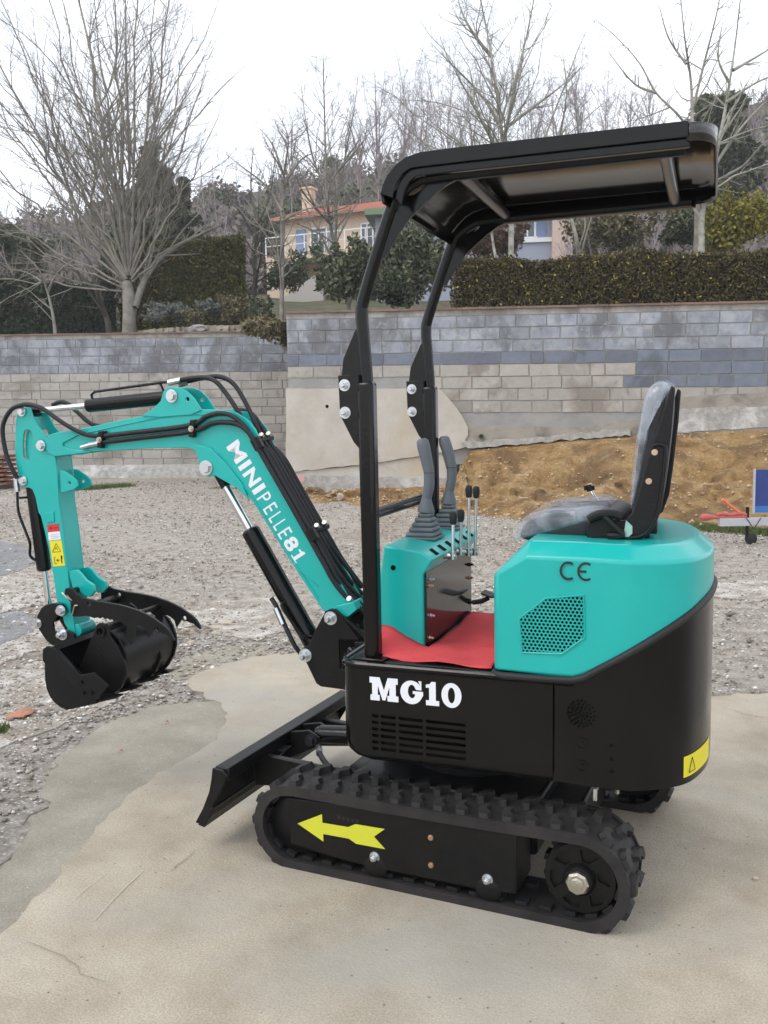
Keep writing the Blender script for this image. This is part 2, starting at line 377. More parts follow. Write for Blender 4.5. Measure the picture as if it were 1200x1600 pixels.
# rolled rim round the floor
rim = [p for p in half if p[0] < .36]; rim = [(x*0.996, y*0.996) for x, y in rim]
obj('rim', MB().tube([(x, y, .688) for x, y in [(-.322, 0)]+[(-.322, -.2)]+rim+[(.40, -.392)]], .0115, 10), M_black, body)
obj('rim', MB().tube([(x, -y, .688) for x, y in [(-.322, 0)]+[(-.322, -.2)]+rim+[(.40, -.392)]], .0115, 10), M_black, body)
rr = [(.347, -.392)]+[p for p in near if p[0] > .4]
rear = rr+[(x, -y) for x, y in reversed(rr[:-1])]
def ztop(x): return .703 if x < .415 else .703+(x-.415)/(.765-.415)*.222
def sweep(Pl, zb, zt):
    mb = MB(); n = len(Pl); mb.v += [(x, y, zb(x)) for x, y in Pl]+[(x, y, zt(x)) for x, y in Pl]
    mb.f += [(i, i+1, i+1+n, i+n) for i in range(n-1)]; return mb
def dense(P, k=5):
    Q = spline([Vector((x, y, 0)) for x, y in P], k); return [(p.x, p.y) for p in Q]
rs_ = [(.347, -.392), (.38, -.394), (.415, -.397)]+dense([p for p in rear if p[0] > .4 and p[1] < 0 or p[0] > .76], 5)
ii = [i for i, p in enumerate(rear) if p[0] > .4]
curve_r = dense([rear[i] for i in ii], 5)
rs_ = [(.347, -.392), (.40, -.395)]+curve_r+[(.40, .395), (.347, .392)]
mb = sweep(rs_, lambda x: .388+.004, ztop)
n = len(rs_); mb.f.append(tuple(range(n-1, -1, -1))); mb.f.append(tuple(range(n, 2*n)))
mb.f.append((0, n, 2*n-1, n-1))
rsk = up('rear_skirt', mb, M_black, smooth=35)
# punched fan grille, recessed bolts and holes on the near side
mb = MB(); cx, cz = [(0.423,0.603)][0]
for r, k in ((.008, 5), (.018, 10), (.028, 15), (.038, 19)):
    for i in range(k):
        a = 2*math.pi*i/k+r*50; mb.cyl((cx+r*math.cos(a), -.3975, cz+r*math.sin(a)), (cx+r*math.cos(a), -.4012, cz+r*math.sin(a)), .0036, n=8)
obj('fan_grille', mb, M_dark, rsk)['kind'] = 'stuff'
for (x, z) in [(0.426,0.515),(0.426,0.449)]:
    obj('recessed_bolt', MB().lathe((x, -.396, z), (0, -1, 0), [(.017, 0), (.017, .0052), (.013, .0053), (.013, .003), (.006, .003), (.006, .0065)], 20), M_black, rsk)
for (x, z) in [(0.508,0.52),(0.509,0.481),(0.51,0.444)]:
    obj('bolt_hole', MB().cyl((x, -.396, z), (x, -.4035, z), .0055, n=12), M_dark, rsk)
# yellow warning decal wrapped round the rear corner
DC = [(.700, -.300), (.715, -.284), (.730, -.245), (.748, -.195), (.757, -.15)]
c2 = [(x, y) for x, y in curve_r if .695 < x and y < -.10]
def decal_band(P, z0, z1, off): 
    mb = MB(); Q = []
    for i, (x, y) in enumerate(P):
        a = P[max(i-1, 0)]; b = P[min(i+1, len(P)-1)]; t = Vector((b[0]-a[0], b[1]-a[1])).normalized(); Q.append((x+t.y*off, y-t.x*off))
    n = len(Q); mb.v += [(x, y, z0(x)) for x, y in Q]+[(x, y, z1(x)) for x, y in Q]; mb.f += [(i, i+1, i+1+n, i+n) for i in range(n-1)]; return mb
obj('warning_decal', decal_band(c2, lambda x: .412, lambda x: .474, .0015), M_decaly, rsk, fix=False)
cc = [p for p in c2 if .707 < p[0] < .735]
tri = []
for a in range(4):
    px, py = cc[0]; qx, qy = cc[-1]
    t = [(.15, .424), (.85, .424), (.5, .465), (.15, .424)][a]
    tri.append((px+(qx-px)*t[0]+.004, py+(qy-py)*t[0]-.003, t[1]))
obj('warning_triangle', MB().tube(tri, .0012, 4), M_decalk, rsk)
# MG10 in slab capitals
Mg = [(0, 1), (.45, 1), (.63, .45), (.80, 1), (1.24, 1), (1.24, .75), (1.15, .75), (1.15, .24), (1.26, .24), (1.26, 0), (.78, 0), (.78, .24), (.87, .24), (.87, .62), (.69, .03), (.56, .03), (.36, .66), (.36, .24), (.44, .24), (.44, 0), (.03, 0), (.03, .24), (.11, .24), (.11, .75), (0, .75)]
def ell(cx, cy, rx, ry, a0, a1, n): return [(cx+rx*math.cos(R(a0+(a1-a0)*i/n)), cy+ry*math.sin(R(a0+(a1-a0)*i/n))) for i in range(n+1)]
Gg = [(.93, .98), (.93, .60), (.72, .60)]+ell(.52, .52, .17, .29, 25, 320, 16)+[(.66, .42), (.56, .42), (.56, .54), (1.0, .54), (1.0, .38)]+ell(.50, .48, .48, .50, -25, -325, 26)+[(.80, .98)]
One = [(0, .86), (.16, .90), (.24, 1.0), (.42, 1), (.42, .21), (.56, .21), (.56, 0), (0, 0), (0, .21), (.14, .21), (.14, .74), (0, .74)]
def letters(par, org, h, items, y, m, name):
    x0, z0 = org
    for poly, dx, sx in items:
        if isinstance(poly, tuple):
            mb = MB(); ring(mb, [(x0+(dx+a*sx)*h, z0+b*h) for a, b in poly[0]], [(x0+(dx+a*sx)*h, z0+b*h) for a, b in poly[1]], y-.0012, y)
        else: mb = MB().prism([(x0+(dx+a*sx)*h, z0+b*h) for a, b in poly], y-.0012, y)
        obj(name, mb, m, par, smooth=0)
b0 = [(-0.22,0.582),(0.069,0.574)][0]; b1 = [(-0.22,0.582),(0.069,0.574)][1]; b2 = [(-0.221,0.655)][0]
hh = b2[1]-b0[1]; Wt = (b1[0]-b0[0])/hh
k_ = Wt/3.92
letters(body, (b0[0], b0[1]), hh, [(Mg, 0, k_), (Gg, 1.33*k_, k_), (One, 2.45*k_, k_*1.0), ((ell(.40, .5, .42, .52, 0, 360, 28)[:-1], ell(.40, .5, .15, .33, 0, 360, 28)[:-1]), 3.13*k_, k_)], -.3895, M_decalw, 'letter')

# ---------------------------------------------------------------- floor, mat, console
flr = up('floor_plate', MB().plan([(-.30, -.30), (-.27, -.365), (.17, -.370), (.17, .370), (-.27, .365), (-.30, .30)], .688, .698), M_blackm, bevel=.003)
cp = [(-.262, .700), (-.258, .86), (-.232, 1.036), (-.105, 1.020), (-.068, .995), (-.100, .945), (-.100, .700)]
con = up('console', MB().prism(cp, -.21, .385), M_teal, bevel=.007, seg=3)
obj('inspection_hole', MB().cyl((-.2, -.2122, .965), (-.2, -.209, .965), .0085, n=20), M_dark, con)
pan = up('console_panel', MB().box((-.096, .09, .825), (.006, .575, .255)), mat('mirror_black_panel', (.008, .007, .0065), .10, spec=.35, coat=.15), bevel=.001)
for (y, z, m) in ((-.165, .925, M_zinc), (-.175, .905, M_brass), (-.165, .805, M_zinc), (-.18, .735, M_brass), (.345, .89, M_blackm), (.345, .84, M_brass), (.35, .745, M_blackm)):
    mb = MB().cyl((0, 0, 0), (.008, 0, 0), .013, n=16).cyl((.008, 0, 0), (.018, 0, 0), .009, n=6).cyl((.018, 0, 0), (.026, 0, 0), .006, n=10)
    o = obj('bolt', mb, m, pan); o.location = (-.092, y, z); o.scale = (.6, .55, .55)
for y in (-.13, -.04, .05, .14, .24, .33): obj('lever_slot', MB().box((-.0865, y, 1.0085), (.030, .026, .004), (0, R(34.5), 0)), M_dark, con)
# pedal
pd = up('foot_pedal', MB().tube([(-.095, .395, .735), (-.06, .41, .74), (-.035, .42, .752)], .010, 8).prism([(-.06, .770), (-.02, .757), (.035, .768), (.037, .775), (-.02, .764), (-.06, .777)], .385, .455), M_rubf, bevel=.002)
# control levers
def lever(b, t, kr=.012):
    b, t = Vector(b), Vector(t); d = (t-b).normalized()
    o = up('control_lever', MB().cyl(b, t, .0055, n=10).cyl(b+Vector((-.055, 0, -.002)), b+Vector((.010, 0, 0)), .0095, n=12).cyl(b+Vector((.0, 0, -.012)), b+Vector((0, 0, .014)), .011, n=12), M_zinc)
    obj('knob', MB().lathe(t-d*.004, d, [(.006, 0), (.0105, .004), (.0125, .02), (.013, .032), (.0105, .041), (.004, .045)], 14), M_rubf, o)
lever((-.05, -.035, .982), (-.05, -.028, 1.090)); lever((-.055, .09, .978), (-.055, .09, 1.085))
lever((-.05, .178, .962), (-.052, .19, 1.160)); lever((-.05, .285, .955), (-.05, .295, 1.155)) if False else None
lever((-.05, .268, .950), (-.047, .275, 1.150)); lever((-.05, .13, .972), (-.055, .135, 1.09)) if False else None
# joysticks
def joystick(bx, by, tx):
    z = 1.030; mb = MB(); k = 6
    o = up('joystick_boot', MB().box((bx, by, z), (.115, .115, .010)), M_grey, bevel=.004)
    for i in range(5):
        w = .104-.0135*i; zz = z+.012+i*.0165
        obj('boot_fold', MB().box((bx+.002*i, by, zz), (w, w, .0175)), M_grey, o, bevel=.0085, seg=3, smooth=60)
    cxx = bx+.008; zt = z+.088
    obj('boot_neck', MB().lathe((cxx, by, zt), (.06, 0, 1), [(.030, 0), (.028, .012), (.020, .035), (.0165, .052)], 18), M_grey, o, smooth=60)
    pts = [(cxx+.004, by, zt+.050), (cxx+.012, by, zt+.09), (cxx+.013, by, zt+.135), (cxx+.004, by, zt+.18), (cxx-.012+tx, by, zt+.225), (cxx-.016+tx, by, zt+.245), (cxx-.017+tx, by, zt+.252)]
    obj('grip', MB().tube(pts, .019, 14, rs=[.0175, .0185, .0185, .0205, .0225, .0200, .011]), M_grey, o, smooth=60)
    mid = Vector(pts[2]); obj('grip_seam', MB().tube([mid-Vector((0, 0, .001)), mid+Vector((0, 0, .001))], .0192, 14), M_rubf, o)
joystick(-.178, .055, .006); joystick(-.178, .345, 0)

# ---------------------------------------------------------------- engine cover
B0 = [(.166, -.372), (.176, -.386), (.265, -.392), (.40, -.396)]
side_z = 1.046
curve_n = [p for p in curve_r]
Pl = B0+[p for p in curve_n if p[0] > .401]
Pl = B0+[(x, y) for x, y in curve_n]
Pl = [(x, y) for x, y in Pl]+[(.40, .396), (.265, .392), (.176, .386), (.166, .372)]
def zB(x): return min(side_z, .985+(x-.166)*.66) - (max(0, x-.45)*.03)
def inset(x, y):
    r = .050
    if x < .28: return (.262 if x < .2 else .275, math.copysign(min(abs(y), .345), y))
    return None
n = len(Pl); cen = Vector((.40, 0))
C_ = []
for i, (x, y) in enumerate(Pl):
    q = inset(x, y)
    if q is None:
        a = Vector(Pl[max(i-1, 0)]); b = Vector(Pl[min(i+1, n-1)]); t = (b-a).normalized(); q = (x-t.y*.052, y+t.x*.052)
    C_.append(q)
mb = MB(); zl = lambda x: ztop(x)+.002
mb.v += [(x, y, zl(x)) for x, y in Pl]+[(x, y, zB(x)) for x, y in Pl]+[(x, y, 1.086-(max(0, x-.45)*.03)) for x, y in C_]
for k in (0, 1): mb.f += [(k*n+i, k*n+i+1, (k+1)*n+i+1, (k+1)*n+i) for i in range(n-1)]
mb.f += [(0, n, 2*n-1, n-1), (n, 2*n, 3*n-1, 2*n-1), tuple(range(2*n, 3*n)), tuple(range(n-1, -1, -1))]
cov = up('engine_cover', mb, M_teal, smooth=30, bevel=.009, seg=3)
cov.modifiers[0].angle_limit = R(22)
seam = [(.168, -.3, .694), (.168, -.386, .694), (.25, -.396, .694)]+[(x, y*1.004, ztop(x)-.004) for x, y in [(.40, -.401)]+[(a, b) for a, b in curve_r]+[(.40, .401)]]+[(.25, .396, .694), (.168, .386, .694)]
obj('rubber_seal', MB().tube(seam, .0115, 10, sm=2), M_rubf, cov, smooth=60)
# perforated grille
gp = [(0.321,0.929),(0.428,0.944),(0.432,0.824),(0.368,0.771),(0.253,0.766),(0.245,0.865)]
def inside(P, x, z):
    c = False; j = len(P)-1
    for i in range(len(P)):
        if (P[i][1] > z) != (P[j][1] > z) and x < (P[j][0]-P[i][0])*(z-P[i][1])/(P[j][1]-P[i][1])+P[i][0]: c = not c
        j = i
    return c
gx0, gx1 = min(p[0] for p in gp), max(p[0] for p in gp); gz0, gz1 = min(p[1] for p in gp), max(p[1] for p in gp)
def ysk(x):   # near side skin of the cover
    pts = [(.166, -.386), (.265, -.392), (.40, -.396), (.45, -.400), (.54, -.402)]
    for (a, b), (c, d) in zip(pts, pts[1:]):
        if x <= c: return b+(d-b)*(x-a)/(c-a)
    return -.402
mb = MB(); bk = MB(); dx = .0118; dz = dx*.866; r = .0046; row = 0; z = gz0+dz*.5
while z < gz1:
    x = gx0+(dx/2 if row % 2 else 0)
    while x < gx1:
        if inside(gp, x, z):
            y = ysk(x)-.003; hx = [(x+dx*.5774*math.cos(R(30+60*i)), z+dx*.5774*math.sin(R(30+60*i))) for i in range(6)]
            ci = [(x+r*math.cos(R(30+60*i)), z+r*math.sin(R(30+60*i))) for i in range(6)]
            mb.add([(a, y, b) for a, b in hx]+[(a, y, b) for a, b in ci]+[(a, y+.002, b) for a, b in ci], [(i, (i+1) % 6, (i+1) % 6+6, i+6) for i in range(6)]+[(i+6, (i+1) % 6+6, (i+1) % 6+12, i+12) for i in range(6)])
            bk.add([(a, y+.0016, b) for a, b in [(x+(r+.0006)*math.cos(R(30+60*i)), z+(r+.0006)*math.sin(R(30+60*i))) for i in range(6)]], [tuple(range(6))])
        x += dx
    z += dz; row += 1
gr = obj('grille', mb, M_teal, cov, smooth=0, fix=False); gr['kind'] = 'stuff'
obj('grille_backing', bk, M_dark, cov, smooth=0, fix=False)['kind'] = 'stuff'
ge = [(x, ysk(x)-.001, z) for x, z in gp]
obj('grille_frame', MB().tube(ge+[ge[0]], .0035, 6), M_teal, cov)
# CE mark
mb = MB()
for (u0, a0, a1) in ((0, 55, 305), (1, 55, 305)):
    c = [(0.385,1.011),(0.434,1.011)][u0]; rad = .0265 if False else .0255
    for i in range(12):
        t0, t1 = a0+(a1-a0)*i/12, a0+(a1-a0)*(i+1)/12
        q = [(c[0]+r_*math.cos(R(t))*.95, c[1]+r_*math.sin(R(t))*1.05) for r_, t in ((rad, t0), (rad, t1), (rad-.006, t1), (rad-.006, t0))]
        mb.prism(q, -.4008, -.3985)
    if u0: mb.box((c[0]-.010, -.3996, c[1]), (.022, .0023, .0058))
obj('conformity_mark', mb, M_decalk, cov, smooth=0)

# ---------------------------------------------------------------- seat
seat = up('seat', MB().box((.41, -.17, 1.092), (.36, .030, .022)).box((.41, .17, 1.092), (.36, .030, .022)).box((.40, 0, 1.100), (.34, .38, .02)).box((.585, -.16, 1.118), (.05, .04, .05)), M_seatp, bevel=.003)
M_film = mat('clear_plastic_film', (.54, .59, .67), .14, spec=.9, bump=1, bscale=17)
t = M_film.node_tree; b = t.nodes['Principled BSDF']
nz = N(t, 'ShaderNodeTexNoise'); nz.inputs['Scale'].default_value = 7; nz.inputs['Detail'].default_value = 5; nz.inputs['Distortion'].default_value = 1.4
film_map = N(t, 'ShaderNodeMapping'); film_map.inputs['Scale'].default_value = (1.3, 2.4, .7); film_tc = N(t, 'ShaderNodeTexCoord'); t.links.new(film_tc.outputs['Object'], film_map.inputs[0]); t.links.new(film_map.outputs[0], nz.inputs['Vector'])
mr = N(t, 'ShaderNodeMapRange'); mr.inputs[1].default_value = .36; mr.inputs[2].default_value = .66; mr.inputs[3].default_value = .14; mr.inputs[4].default_value = .54
t.links.new(nz.outputs['Fac'], mr.inputs[0]); t.links.new(mr.outputs[0], b.inputs['Alpha'])
def puff(name, prof, y0, y1, m, par, ny=14, wr=.004, crown=.02, seed=1):
    """closed cushion: (x,z) profile swept over y with rounded ends and small creases"""
    r_ = random.Random(seed); mb = MB(); n = len(prof); cx = sum(p[0] for p in prof)/n; cz = sum(p[1] for p in prof)/n
    for j in range(ny+1):
        s = j/ny; e = 1-abs(2*s-1)**8*.12 if 0 < j < ny else .80; y = y0+(y1-y0)*s
        for i, (x, z) in enumerate(prof):
            w = wr*(math.sin(i*2.3+j*1.7+seed)+math.sin(i*.9-j*2.9))*.5+r_.uniform(-wr, wr)*.5
            mb.v.append((cx+(x-cx)*e+w, y, cz+(z-cz)*e+w))
    for j in range(ny):
        for i in range(n): mb.f.append((j*n+i, j*n+(i+1) % n, (j+1)*n+(i+1) % n, (j+1)*n+i))
    mb.f += [tuple(range(n-1, -1, -1)), tuple(range(ny*n, (ny+1)*n))]
    o = obj(name, mb, m, par, smooth=80)
    s_ = o.modifiers.new('sub', 'SUBSURF'); s_.levels = 1; s_.render_levels = 2; return o
cush = [(0.179,1.062),(0.212,1.113),(0.258,1.145),(0.366,1.153),(0.462,1.162),(0.51,1.15),(0.529,1.102),(0.516,1.066),(0.367,1.055),(0.248,1.054)]
puff('seat_cushion', cush, -.195, .225, M_seat, seat, wr=.0, seed=3)
cf = [(0.165,1.055),(0.182,1.086),(0.206,1.131),(0.253,1.16),(0.332,1.169),(0.371,1.166),(0.456,1.181),(0.47,1.156),(0.438,1.128),(0.38,1.111),(0.313,1.09),(0.234,1.071),(0.198,1.06)]
puff('cushion_film', cf, -.205, .235, M_film, seat, wr=.0055, seed=5)
back = [(0.529,1.092),(0.537,1.189),(0.544,1.276),(0.559,1.419),(0.572,1.49),(0.592,1.531),(0.621,1.538),(0.642,1.524),(0.64,1.437),(0.628,1.305),(0.612,1.171),(0.594,1.094)]
puff('backrest', back, -.20, .22, M_seat, seat, wr=.0, seed=8)
bf = [(0.527,1.15),(0.531,1.228),(0.538,1.301),(0.553,1.428),(0.567,1.5),(0.588,1.537),(0.621,1.545),(0.644,1.532),(0.637,1.502),(0.61,1.508),(0.593,1.456),(0.58,1.362),(0.561,1.257),(0.545,1.15)]
puff('backrest_film', bf, -.212, .235, M_film, seat, wr=.006, seed=12)
shell = [(0.645,1.524),(0.656,1.516),(0.649,1.41),(0.637,1.283),(0.624,1.172),(0.604,1.114),(0.572,1.083),(0.418,1.073),(0.405,1.105),(0.414,1.13),(0.455,1.144),(0.519,1.134),(0.542,1.161),(0.563,1.232),(0.58,1.306),(0.607,1.398),(0.63,1.474)]
obj('side_bracket', MB().prism(shell, -.228, -.205), M_seatp, seat, bevel=.006, seg=3)
shell2 = [(x, z) for x, z in shell]
obj('side_bracket', MB().prism(shell2, .23, .253), M_seatp, seat, bevel=.006, seg=3)
arm_out = [(0.594,1.347),(0.608,1.358),(0.626,1.354),(0.633,1.342),(0.629,1.274),(0.619,1.192),(0.608,1.142),(0.58,1.1),(0.539,1.087),(0.429,1.08)]
obj('recliner_arm', MB().tube(xz(arm_out, -.230), .006, 8, sm=3), M_seatp, seat)
for (u, z_) in [(0.603,1.335),(0.588,1.252)]: bolt(seat, (u, -.230, z_), .0062, M_brass, kind='hex')
lt = [(0.526,1.138),(0.544,1.121),(0.544,1.099),(0.53,1.087),(0.512,1.094),(0.522,1.11)]
obj('latch_plate', MB().prism(lt, -.2345, -.229), mat('pale_green_latch', (.32, .50, .44), .4), seat)
obj('belt_buckle', MB().tube([(0.42,-0.235,1.137),(0.447,-0.235,1.153),(0.489,-0.235,1.156),(0.515,-0.235,1.147)], .014, 10, sm=3, rs=None), M_seatp, seat)
obj('belt_stalk', MB().tube([(0.464,-0.235,1.15),(0.494,-0.24,1.121),(0.516,-0.24,1.095),(0.476,-0.24,1.09)], .012, 8, sm=3), M_seatp, seat)
kp = [(0.392,0.24,1.138),(0.361,0.24,1.19)]
ak = obj('adjusting_lever', MB().cyl(kp[0], kp[1], .0055, n=10), M_chrome, seat)
mb = MB(); c = Vector(kp[1]); mb.cyl(c+Vector((.002, 0, -.01)), c+Vector((-.004, 0, .012)), .010, n=12)
for i in range(5): a = 2*math.pi*i/5; mb.cyl(c+Vector((math.cos(a)*.013, math.sin(a)*.013, -.006)), c+Vector((math.cos(a)*.013-.003, math.sin(a)*.013, .009)), .0065, n=8)
obj('star_knob', mb, M_rubf, ak)

# ---------------------------------------------------------------- canopy
Y = .330
post_up = [(-.232, 1.50), (-.242, 1.68), (-.246, 1.755), (-.234, 1.815), (-.150, 2.045), (-.118, 2.095), (-.07, 2.125), (-.01, 2.135), (.30, 2.137), (.675, 2.140)]
for s in (-1, 1):
    y = s*Y
    P_ = [(-.228, y, .698), (-.231, y, 1.10), (-.234, y, 1.5)]
    post = up('canopy_post', MB().tube([(-.2345, y, 1.15)]+[(a, y, b) for a, b in post_up], .0195, 14, sm=5), M_black, smooth=60)
    mb = MB(); mb.prism([(-.252, .70), (-.204, .70), (-.208, 1.555), (-.260, 1.555)], y-.025, y+.025)
    obj('lower_post', mb, M_black, post, bevel=.012, seg=3)
    obj('base_flange', MB().plan([(-.28, y-.04), (-.18, y-.045), (-.17, y+.04), (-.27, y+.045)], .697, .706), M_black, post, bevel=.004)
    pl = [(-0.263,1.712),(-0.305,1.624),(-0.313,1.568),(-0.311,1.452),(-0.271,1.376),(-0.255,1.355),(-0.247,1.711)]
    g1 = [(x, z) for x, z in pl]
    obj('joint_plate', MB().prism(g1, y-.012, y-.004), M_black, post, bevel=.0015)
    g2 = [(x+.001, z) for x, z in pl if z < 1.58]+[(-.262, 1.575), (-.317, 1.575)]
    g2 = [(-.319, 1.575), (-.315, 1.455), (-.272, 1.372), (-.252, 1.35), (-.252, 1.575)]
    obj('joint_plate', MB().prism(g2, y-.0225, y-.0125), M_black, post, bevel=.0015)
    for z_ in (1.545, 1.462): bolt(post, (-.297, y-.0225, z_), .0125)
    gus = [(-0.17,1.915),(-0.147,1.95),(-0.123,1.985),(-0.091,2.023),(-0.043,2.061),(-0.008,2.088),(0.023,2.107),(0.053,2.119),(0.086,2.125),(0.125,2.131),(0.154,2.134),(0.171,2.148),(0.175,2.164),(0.027,2.156),(-0.034,2.151),(-0.089,2.128),(-0.125,2.088),(-0.152,2.035),(-0.175,1.975),(-0.192,1.917)]
    gus = [(x, z) for x, z in gus]
    hole = [(-0.105,2.088),(-0.089,2.118),(-0.068,2.139),(-0.047,2.144),(-0.027,2.14),(-0.029,2.128),(-0.047,2.104),(-0.074,2.089)]
    ctr = MB().prism([(x, z) for x, z in hole], y-.1, y+.1)
    obj('gusset', MB().prism(gus, y-.006, y+.006), M_black, post, bevel=.0015, cut=ctr)
xb = up('cross_bar', MB().cyl((-.235, -Y, 1.145), (-.240, Y, 1.145), .0175, n=16), M_black)
for s in (-1, 1): obj('bar_gusset', MB().prism([(-.24, 1.14), (-.228, 1.14), (-.228, 1.20), (-.24, 1.20)], s*(Y-.03)-.02*s, s*(Y-.01)), M_black, xb)
for (x, z) in ((.055, 2.145), (.622, 2.145)): up('roof_bar', MB().cyl((x, -Y, z), (x, Y, z), .0185, n=18), mat('satin_bar', (.03, .028, .027), .3, spec=.6, coat=.3) if x < .1 else bpy.data.materials['satin_bar'], smooth=60)
# roof: sheet with turned-down lip all round, front bent down
prof = [(-.153, 2.085), (-.146, 2.108), (-.132, 2.133), (-.106, 2.160), (-.075, 2.178), (-.033, 2.187), (.05, 2.1885), (.3, 2.1885), (.55, 2.1885), (.684, 2.1885), (.70, 2.1885), (.735, 2.186), (.752, 2.180)]
W2 = .402
def roofmesh(off, w, th):
    mb = MB(); n = len(prof)
    ys = [-w, -w+.010, 0, w-.010, w]; zs = [-.006, 0, 0, 0, -.006]
    for (x, z) in prof:
        ww = w if x < .70 else w-(.10*(1-math.sqrt(max(0, 1-((x-.69)/.066)**2))) if x-.69 < .066 else .10)
        for yy, zz in zip(ys, zs): mb.v.append((x, yy/w*ww, z+zz+off))
    for i in range(n-1):
        for j in range(4): mb.f.append((i*5+j, i*5+j+1, (i+1)*5+j+1, (i+1)*5+j))
    return mb
M_roof = mat('roof_sheet_black', (.010, .009, .0085), .14, spec=.55, coat=.3)
mb = roofmesh(0, W2, 0); rf = up('canopy_roof', mb, M_roof, smooth=60)
so_ = rf.modifiers.new('solid', 'SOLIDIFY'); so_.thickness = .004; so_.offset = -1
for s in (-1, 1):
    mb = MB(); n = len(prof); y = s*(W2)
    L_ = [(x, z) for x, z in prof if x < .69]; Lo = [(x+.006*(1 if x > -.07 else 3), z-.040) if x > -.11 else (x+.028, z-.024) for x, z in L_]
    Lo = [(x+max(0, (-.03-x))*.30, z-.040+max(0, (-.03-x))*.20) for x, z in L_]
    obj('side_lip', MB().prism(L_+Lo[::-1], y-.004, y), M_black, rf, bevel=.001)
    obj('side_rail', MB().prism([(x+.004, z+.002) for x, z in Lo]+[(x+max(0, (-.03-x))*.22+.004, z-.022) for x, z in Lo][::-1], y-s*.030-.004, y-s*.008), M_black, rf, bevel=.002)
obj('front_lip', MB().prism([(-.156, 2.088), (-.150, 2.088), (-.142, 2.062), (-.150, 2.058)], -W2+.003, W2-.003), M_black, rf)
ra_ = [(.752+.0, -.30), (.753, 0), (.752, .30)]
edge = [(x, (W2-(.10*(1-math.sqrt(max(0, 1-(max(0, x-.69)/.066)**2))) if x-.69 < .066 else .10))) for x in [.682]+[.69+.066*math.sin(R(a)) for a in range(0, 91, 10)]]
pl = [(x, -y) for x, y in edge]+[(x, y) for x, y in reversed(edge)]
mb = MB(); n = len(pl); mb.v += [(x, y, 2.185) for x, y in pl]+[(x-.002, y, 2.140) for x, y in pl]; mb.f += [(i, i+1, i+1+n, i+n) for i in range(n-1)]
rl = obj('rear_lip', mb, M_roof, rf, smooth=60); q = rl.modifiers.new('solid', 'SOLIDIFY'); q.thickness = .004

# ---------------------------------------------------------------- swing bracket
brk = [(-0.501,0.765),(-0.493,0.781),(-0.474,0.79),(-0.455,0.788),(-0.439,0.775),(-0.35,0.714),(-0.344,0.667),(-0.361,0.508),(-0.416,0.507),(-0.517,0.511),(-0.534,0.521),(-0.571,0.594),(-0.593,0.61),(-0.595,0.633),(-0.577,0.648),(-0.56,0.654),(-0.531,0.715)]
win = [(-0.445,0.685),(-0.348,0.687),(-0.351,0.579),(-0.443,0.579)]
sw = up('swing_bracket', MB().prism(brk, -.092, -.078), M_blackm, bevel=.002, cut=MB().prism(win, -.2, .0))
obj('bracket_plate', MB().prism(brk, .078, .092), M_blackm, sw, bevel=.002)
obj('bracket_core', MB().prism([(-.44, .50), (-.30, .50), (-.30, .70), (-.36, .70), (-.44, .62)], -.076, .076), M_blackm, sw, bevel=.004)
up('kingpin_housing', MB().cyl((-.365, 0, .44), (-.365, 0, .73), .045, n=24).box((-.335, 0, .50), (.08, .22, .05)).box((-.335, 0, .66), (.09, .22, .05)), M_blackm, bevel=.003)
obj('inner_tube', MB().cyl((-.41, -.072, .645), (-.34, -.15, .64), .012, n=10).cyl((-.42, -.07, .57), (-.34, -.15, .565), .016, n=10).box((-.355, -.12, .62), (.05, .03, .11)), M_black, sw)
for (u, z_) in [(-0.473,0.758),(-0.572,0.62)]:
    bolt(sw, (u, -.092, z_), .0165, h=.018)
    obj('pin', MB().cyl((u, -.09, z_), (u, .10, z_), .014, n=16), M_zinc, sw)
FP = [(-0.473,0.758)][0]; CP = [(-0.572,0.62)][0]

# ---------------------------------------------------------------- boom
bo = [(-1.677,1.348),(-1.672,1.375),(-1.649,1.398),(-1.606,1.408),(-1.538,1.412),(-1.348,1.444),(-1.166,1.472),(-1.017,1.483),(-0.912,1.481),(-0.841,1.471),(-0.796,1.445),(-0.764,1.411),(-0.68,1.233),(-0.598,1.079),(-0.515,0.959),(-0.456,0.887),(-0.415,0.815),(-0.406,0.788),(-0.435,0.77),(-0.479,0.757),(-0.518,0.77),(-0.603,0.889),(-0.699,1.03),(-0.783,1.154),(-0.84,1.22),(-0.889,1.275),(-0.93,1.312),(-0.971,1.335),(-1.029,1.345),(-1.186,1.345),(-1.452,1.331),(-1.529,1.326),(-1.574,1.316),(-1.625,1.315),(-1.66,1.326)]
inner = [(-1.6,1.37),(-1.539,1.392),(-1.167,1.456),(-1.018,1.467),(-0.913,1.465),(-0.849,1.455),(-0.782,1.404),(-0.692,1.233),(-0.61,1.078),(-0.527,0.959),(-0.434,0.814),(-0.483,0.772),(-0.512,0.782),(-0.77,1.159),(-0.876,1.282),(-0.929,1.328),(-1.023,1.36),(-1.451,1.348),(-1.572,1.336)]
boom = up('boom', MB().prism(inner, -.043, .043), M_teal, bevel=.003)
for y in (-.050, .042): obj('side_plate', MB().prism(bo, y, y+.008), M_teal, boom, bevel=.002)
lugp = [(-1.227,1.463),(-1.176,1.488),(-1.142,1.517),(-1.13,1.549),(-1.113,1.565),(-1.086,1.567),(-1.064,1.563),(-1.036,1.552),(-1.005,1.524),(-0.975,1.48),(-1.016,1.464),(-1.15,1.457)]
for y in (-.056, .046):
    obj('lug_plate', MB().prism(lugp, y, y+.010), M_teal, boom, bevel=.002, cut=MB().cyl(([(-1.03,1.52)][0][0], -.3, [(-1.03,1.52)][0][1]), ([(-1.03,1.52)][0][0], .3, [(-1.03,1.52)][0][1]), .0075, n=16))
